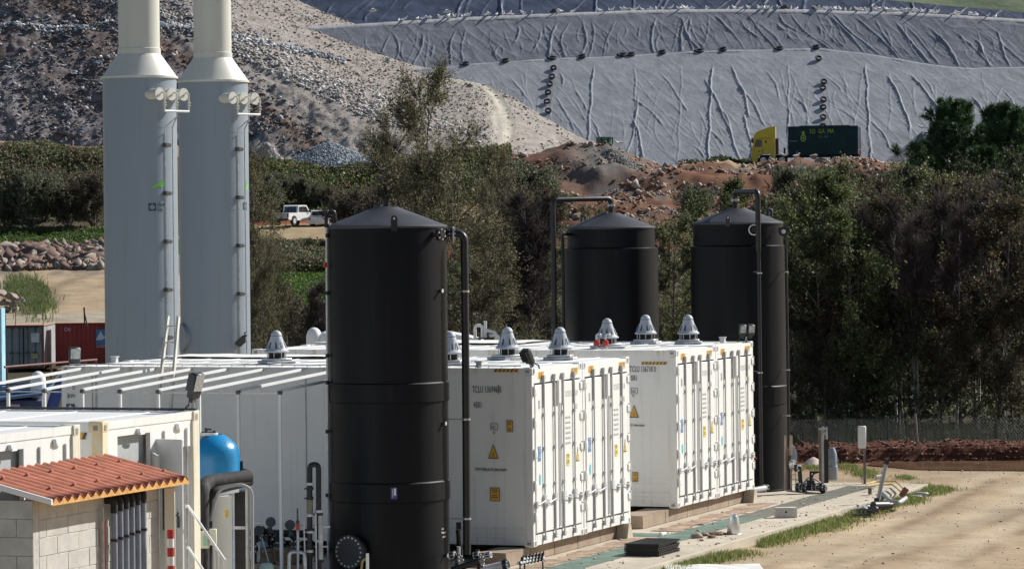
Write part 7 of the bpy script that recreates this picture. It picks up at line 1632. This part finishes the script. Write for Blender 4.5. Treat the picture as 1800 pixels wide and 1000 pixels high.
def estate(label, loc, rz):
    t = thing('parked_car', label, 'car', loc, rz); b = MB(); b.prism([(-2.1, .35), (-2.12, .9), (-1.9, 1.05), (1.2, 1.0), (2.0, .85), (2.1, .4)], -.85, .85); b.build('body', carw, t)
    b = MB(); b.prism([(-1.95, 1.0), (-1.75, 1.45), (-1.5, 1.52), (.3, 1.52), (1.1, 1.0)], -.75, .75); b.build('cabin', carw, t)
    b = MB(); b.prism([(-1.75, 1.06), (-1.6, 1.42), (-.8, 1.45), (-.8, 1.06)], -.77, .77); b.prism([(-.7, 1.06), (-.7, 1.45), (.2, 1.43), (.8, 1.06)], -.77, .77); b.build('side_window', glass, t)
    b = MB(); b.add([(-1.97, -.6, 1.08), (-1.97, .6, 1.08), (-1.8, .56, 1.42), (-1.8, -.56, 1.42), (-1.9, -.6, 1.08), (-1.9, .6, 1.08), (-1.7, .56, 1.42), (-1.7, -.56, 1.42)], [(0, 1, 2, 3), (7, 6, 5, 4), (0, 3, 7, 4), (1, 5, 6, 2), (3, 2, 6, 7), (0, 4, 5, 1)]); b.build('rear_window', glass, t)
    for y in (-.7, .7): b = MB(); b.box((-2.14, y - .1, .7), (-2.05, y + .1, .9)); b.build('tail_light', redp, t)
    for x in (-1.35, 1.35):
        for y in (-.78, .78): wheel(t, x, y, .31, .2)
g = ground_at(576, 301); g.z = z_(401, 576, 301); estate('second pale car parked nose to the pickup, partly hidden by the grey pipe', g, math.radians(68)); 
# lorry
tg = P(1420, 292, 338); lz = 11.15
lorry = thing('lorry', 'yellow cab lorry carrying a dark green tall container on the road below the membrane', 'lorry', (tg.x, 338, lz), math.pi - .1)
lx_ = lambda px: -(wx(px, 338, 13) - tg.x)
cy = mat('cab_yellow', (.62, .5, .04), .4, var=.05, spec=.5); tg_m = mat('dark_green_paint', (.006, .04, .048), .5, var=.15, scale=1.2, spec=.25)
c0, c1 = lx_(1364), lx_(1322)
b = MB(); b.prism([(c0, .55), (c0, 3.0), (c0 + .0, 3.75), (c0 + .6, 3.68), (c1 - .5, 3.25), (c1 - .22, 2.85), (c1 - .04, 1.7), (c1, .9), (c1 - .05, .35), (c1 - .55, .35), (c1 - .6, .95), (c1 - 1.0, 1.15), (c0 + .55, 1.15), (c0 + .3, .8)], -1.22, 1.22); b.build('cab', cy, lorry)
b = MB(); b.prism([(c1 - .95, 1.8), (c1 - .95, 2.5), (c1 - .42, 2.5), (c1 - .28, 1.8)], -1.235, 1.235); b.build('side_window', glass, lorry)
b = MB(); b.add([(c1 - .24, -1.05, 2.75), (c1 - .24, 1.05, 2.75), (c1 - .06, 1.1, 1.8), (c1 - .06, -1.1, 1.8), (c1 - .3, -1.05, 2.75), (c1 - .3, 1.05, 2.75), (c1 - .12, 1.1, 1.8), (c1 - .12, -1.1, 1.8)], [(0, 1, 2, 3), (7, 6, 5, 4), (0, 4, 5, 1), (3, 2, 6, 7), (0, 3, 7, 4), (1, 5, 6, 2)]); b.build('windscreen', glass, lorry)
b = MB(); b.box((c1 - .15, -1.45, 2.2), (c1 + .02, -1.25, 2.65), 0, None, .02); b.box((c1 - .15, 1.25, 2.2), (c1 + .02, 1.45, 2.65), 0, None, .02); b.build('mirror', trim, lorry)
b = MB(); b.box((c1 - .62, 1.222, 2.62), (c0 + .5, 1.236, 2.66)); b.box((c1 - 1.02, 1.222, 1.2), (c1 - 1.0, 1.236, 2.6)); b.box((c1 - .3, 1.222, 1.2), (c1 - .28, 1.236, 1.8)); b.build('door_line', trim, lorry)
b = MB(); b.box((c1 - .02, -1.1, .45), (c1 + .03, 1.1, .8), 0, None, .01); b.build('bumper', mat('grey_bumper', (.2, .2, .2), .5), lorry)
b = MB(); b.box((c0 - .25, -1.1, 1.1), (c0 - .02, 1.1, 2.6)); b.build('rear_rack', mat('dark_maroon', (.12, .04, .035), .6), lorry)
b = MB(); b.box((c0 - .0, 1.225, 1.0), (c0 + .1, 1.24, 3.5)); b.box((c1 - .8, 1.225, 1.35), (c1 - .6, 1.24, 1.42), 1); b.box((c1 - 1.15, 1.225, 1.4), (c1 - 1.0, 1.24, 1.5), 1); b.box((c1 - 1.45, 1.225, 2.15), (c1 - 1.3, 1.24, 2.4), 1); b.build('cab_trim', [mat('pale_yellow', (.75, .68, .3), .5), trim], lorry)
k0, k1_ = lx_(1508), lx_(1386)
b = MB(); b.box((k0 - .2, -.5, .75), (c1 - .8, .5, 1.05)); b.build('chassis', trim, lorry)
b = MB(); b.box((k0, -1.24, .98), (k1_, 1.24, 3.62), 0, None, .02); 
for i in range(16): x = k0 + .2 + i * (k1_ - k0 - .4) / 15; b.box((x, 1.24, 1.1), (x + .06, 1.275, 3.5)); b.box((x, -1.275, 1.1), (x + .06, -1.24, 3.5))
b.box((k0, -1.28, 3.55), (k1_, 1.28, 3.72)); b.box((k0 + .8, -1.2, 3.7), (k1_ - 1.1, 1.2, 3.78)); b.build('container_body', tg_m, lorry)
b = MB(); b.box((k0 - .32, -1.2, 1.5), (k0 - .02, 1.2, 3.6), 0, None, .02); b.box((k0 - .3, -1.1, .9), (k0 - .05, 1.1, 1.4), 1); b.build('tail_door', [mat('pale_blue_steel', (.5, .57, .62), .5, var=.1), mat('pinkish_panel', (.6, .35, .3), .6)], lorry)
b = MB(); b.tube([(k1_ + .35, .9, .9), (k1_ + .35, .9, 1.7)], .1, 10); b.build('exhaust', trim, lorry)
for x in (c1 - .8 - .3, c0 - .6, k0 + .9, k0 + 2.2):
    for y in (-1.0, 1.0): wheel(lorry, x, y, .5, .4)
lime = mat('lime_lettering', (.35, .5, .06), .5)
ML = lambda x, z: frame((x, 1.28, z), (-1, 0, 0), (0, 0, 1))
text('SO  GA  MA', .62, lime, lorry, ML(k1_ - 2.05, 3.02), .72); text('1001 - 4001', .26, mat('dull_lime', (.2, .3, .06), .5), lorry, ML(k1_ - 2.85, 2.62), .8)
flat(lorry, 'emblem', lime, [(.26 * math.cos(a), .34 * math.sin(a) - .1) for a in np.linspace(0, 6.28, 19)[:-1]], ML(k1_ - 1.45, 2.7), .004)
flat(lorry, 'emblem', tg_m, [(.17 * math.cos(a), .24 * math.sin(a) - .1) for a in np.linspace(0, 6.28, 19)[:-1]], ML(k1_ - 1.45, 2.7), .007)
flat(lorry, 'emblem', lime, [(-.1, -.2), (.1, -.2), (.06, .0), (-.06, .0)], ML(k1_ - 1.45, 2.7), .009)
flat(lorry, 'emblem', lime, [(-.06, .22), (.04, .22), (.22, .5), (.08, .44), (.02, .62), (-.06, .46), (-.18, .5)], ML(k1_ - 1.45, 2.7), .004)
text('www.sogama', .16, ink_faint, lorry, ML(k1_ - .1, 2.28), .9)
# green box by the membrane
t = thing('green_tank_box', 'dark green ribbed box standing at the foot of the membrane', 'box', (P(1063, 259, 340).x, 340, z_(261, 1063, 340) - .4))
b = MB(); gm = mat('bottle_green', (.03, .13, .09), .45, var=.1); w_ = .72
b.lathe([(.7, 0), (.7, 1.35)], 20); b.build('tank', gm, t)
for k in range(6): a_ = k * 1.05; b = MB(); b.box((.76 * math.cos(a_) - .05, .76 * math.sin(a_) - .05, 0), (.76 * math.cos(a_) + .05, .76 * math.sin(a_) + .05, 1.45)); b.build('upright', gm, t)
b = MB(); b.box((-.8, -.8, 1.4), (.8, .8, 1.48), 0, None, .02); b.build('top_frame', gm, t)
# ================================================================== TYRES ON THE MEMBRANE
def tyre_mesh():
    b = MB(); b.lathe([(.3, -.13), (.44, -.16), (.52, -.1), (.54, 0), (.52, .1), (.44, .16), (.3, .13), (.28, 0), (.3, -.13)], 24, cap=False)
    me_o = b.build('tyre', mat('dusty_tyre', (.05, .05, .055), .8, var=.4, scale=3)); return me_o
ty0 = tyre_mesh(); used = False
def mem_pt(px, py):
    k = kk(px, py); Y = (11.7 - 245 - CZ) / (k - .7); return Vector(((px - HX) / F * Y, Y, CZ + k * Y))
def put_tyre(px, py, s, rx, label, group, pt=None):
    global used
    o = ty0 if not used else ty0.copy()
    if used: COL.objects.link(o)
    used = True; p = pt if pt is not None else mem_pt(px, py); o.location = p + Vector((0, -.12, .14 if pt is None else .2)); o.scale = (s,) * 3; o.rotation_euler = (rx, random.uniform(-.3, .3), 0)
    return tag(o, label, 'tyre', group)
for i_, (px, py) in enumerate(((820, 112), (890, 107), (974, 103), (1025, 98), (1097, 96), (1112, 93), (1166, 95), (1233, 90), (1273, 87), (1373, 86), (1437, 84))):
    y1a, z1a, *_ = tiers(np.array([float(px)])); p = Vector(((px - HX) / F * float(y1a[0]) + 0, float(y1a[0]) + .55, float(z1a[0]) - .03)); put_tyre(px, py, 1.1, .35, 'large tyre on the grey membrane bench, %s from the left' % ORD[i_], 'large tyres along the membrane bench', p)
for i_, (px, py) in enumerate(((976, 122), (973, 137), (969, 150), (966, 165), (964, 181), (966, 197), (1442, 105), (1451, 146), (1449, 157), (1450, 177), (1449, 191), (1449, 208), (1448, 224), (1440, 16), (977, 27), (1385, 14))):
    if py < 60: 
        _a = tiers(np.array([float(px)])); p = Vector(((px - HX) / F * float(_a[4][0]), float(_a[4][0]) + 1.5, float(_a[5][0]) + .4)); put_tyre(px, py, .8, .3, 'tyre on the top bench of the membrane, %s' % {13: 'rightmost', 14: 'leftmost', 15: 'middle one'}[i_], 'tyres on the top bench', p)
    else: put_tyre(px, py, .68, .8, ('small tyre in the left hanging line on the membrane, %s from the top' % ORD[i_]) if px < 1100 else ('small tyre in the hanging line above the lorry, %s from the top' % ORD[i_ - 6]), 'left line of hanging tyres' if px < 1100 else 'line of hanging tyres above the lorry')
# ================================================================== GULLS
b = MB(); b.tube([(-.28, 0, .2), (-.16, 0, .22), (0, 0, .24), (.13, 0, .28), (.2, 0, .38), (.26, 0, .4), (.3, 0, .39)], [.01, .05, .085, .07, .04, .045, .012], 8); b.tube([(0, .03, .16), (0, .03, 0)], .008, 4, 1); b.tube([(0, -.03, .16), (0, -.03, 0)], .008, 4, 1); b.add([(-.3, -.07, .24), (.05, -.09, .25), (.05, .09, .25), (-.3, .07, .24), (-.12, 0, .31)], [(0, 1, 4), (1, 2, 4), (2, 3, 4), (3, 0, 4)], 2)
gull = b.build('gull', [mat('gull_white', (.82, .82, .82), .7), mat('gull_leg', (.6, .4, .1), .6), mat('gull_grey', (.5, .52, .55), .7)]); gu = False
def put_gull(p, label, group, r):
    global gu
    o = gull if not gu else gull.copy()
    if gu: COL.objects.link(o)
    gu = True; s = r.uniform(1.0, 1.5); o.location = p; o.scale = (s,) * 3; o.rotation_euler.z = r.uniform(0, 6.28); return tag(o, label, 'gull', group)
r = random.Random(3)
for i in range(150):
    px = r.uniform(690, 1800) if r.random() < .75 else r.uniform(1430, 1620); a_ = tiers(np.array([px])); Yv = float(a_[4][0]) + r.uniform(.3, 2.2); put_gull(Vector(((px - HX) / F * Yv, Yv, float(a_[5][0]) + .2)), 'white gull perched on the top edge of the grey membrane', 'gulls along the membrane edge', r)
for px, py in ((1400, 276), (1378, 274), (1475, 280), (1487, 281), (1086, 253), (1093, 252), (1012, 280), (1342, 312), (1349, 315), (1643, 222), (1650, 221), (1657, 222), (1663, 221), (1640, 223), (1620, 226)):
    Y = 326 if py > 240 else 347.3; put_gull(P(px, py + 4, Y), 'white gull standing on the red earth or the dark heap below the membrane', 'gulls below the membrane', r)
for px, py, lab in ((656, 20, 'left white gull flying before the dark membrane'), (786, 22, 'right white gull flying before the dark membrane')):
    t = thing('flying_gull', lab, 'gull', P(px, py, 370)); b = MB(); b.tube([(-.3, 0, 0), (0, 0, .02), (.25, 0, .04)], [.02, .09, .03], 8); b.build('body', MATS['gull_white'], t)
    for s in (-1, 1): b = MB(); b.add([(-.12, .05 * s, .03), (.12, .05 * s, .03), (.1, .35 * s, .16), (-.08, .35 * s, .16), (-.1, .75 * s, .05), (-.12, .05 * s, .05), (.12, .05 * s, .05), (.1, .35 * s, .18), (-.08, .35 * s, .18)], [(0, 1, 2, 3), (3, 2, 4), (5, 8, 7, 6), (8, 4, 7)]); b.build('wing', MATS['gull_grey'], t)
    t.scale = (1.5,) * 3
# roadside details at the left
b = MB(); b.tube([P(128.5, 258, 325), P(128.5, 247, 325)], .05, 6); single(b, 'marker_stake', white_clean, 'thin white marker stake on the terrace edge left of the grey stack', 'stake')
t = thing('timber_fence', 'broken dark timber rails and posts on the grassy bank behind the roof vent', 'timber fence', P(500, 555, 246))
for a_, c_ in (((485, 520), (487, 552)), ((515, 525), (516, 556))): b = MB(); b.tube([P(*a_, 246), P(*c_, 246)], .09, 6); b.build('post', wood_m, t, world=True)
for a_, c_, m_ in (((488, 541), (508, 556), wood_m), ((488, 545), (520, 545), rbrown), ((488, 550), (520, 550), rbrown), ((490, 537), (520, 538), rbrown)): b = MB(); b.tube([P(*a_, 245.8), P(*c_, 245.8)], .1, 6); b.build('rail', m_, t, world=True)
b = MB(); b.box((P(430, 560, 235).x, 235, -1.8), (P(640, 560, 235).x, 235.6, z_(561, 520, 235)), 0, None, .1); o = b.build('roadside_wall', mat('pale_render_wall', (.4, .4, .39), .9, var=.15, scale=.8, streak=True)); tag(o, 'low pale grey wall behind twiggy bushes and the lone roof vent', 'wall')
for px, py, lab in ((552, 583, 'white domed cover standing behind the roof left of the grey pipe'), (572, 590, 'second pale cover half hidden by the slender grey pipe')):
    b = MB(); p = P(px, py, 80); b.lathe([(.18, -.6), (.18, -.1), (.14, .02), (.08, .08), (.01, .1)], 20, p); single(b, 'vent_cover', white_clean, lab, 'cover')
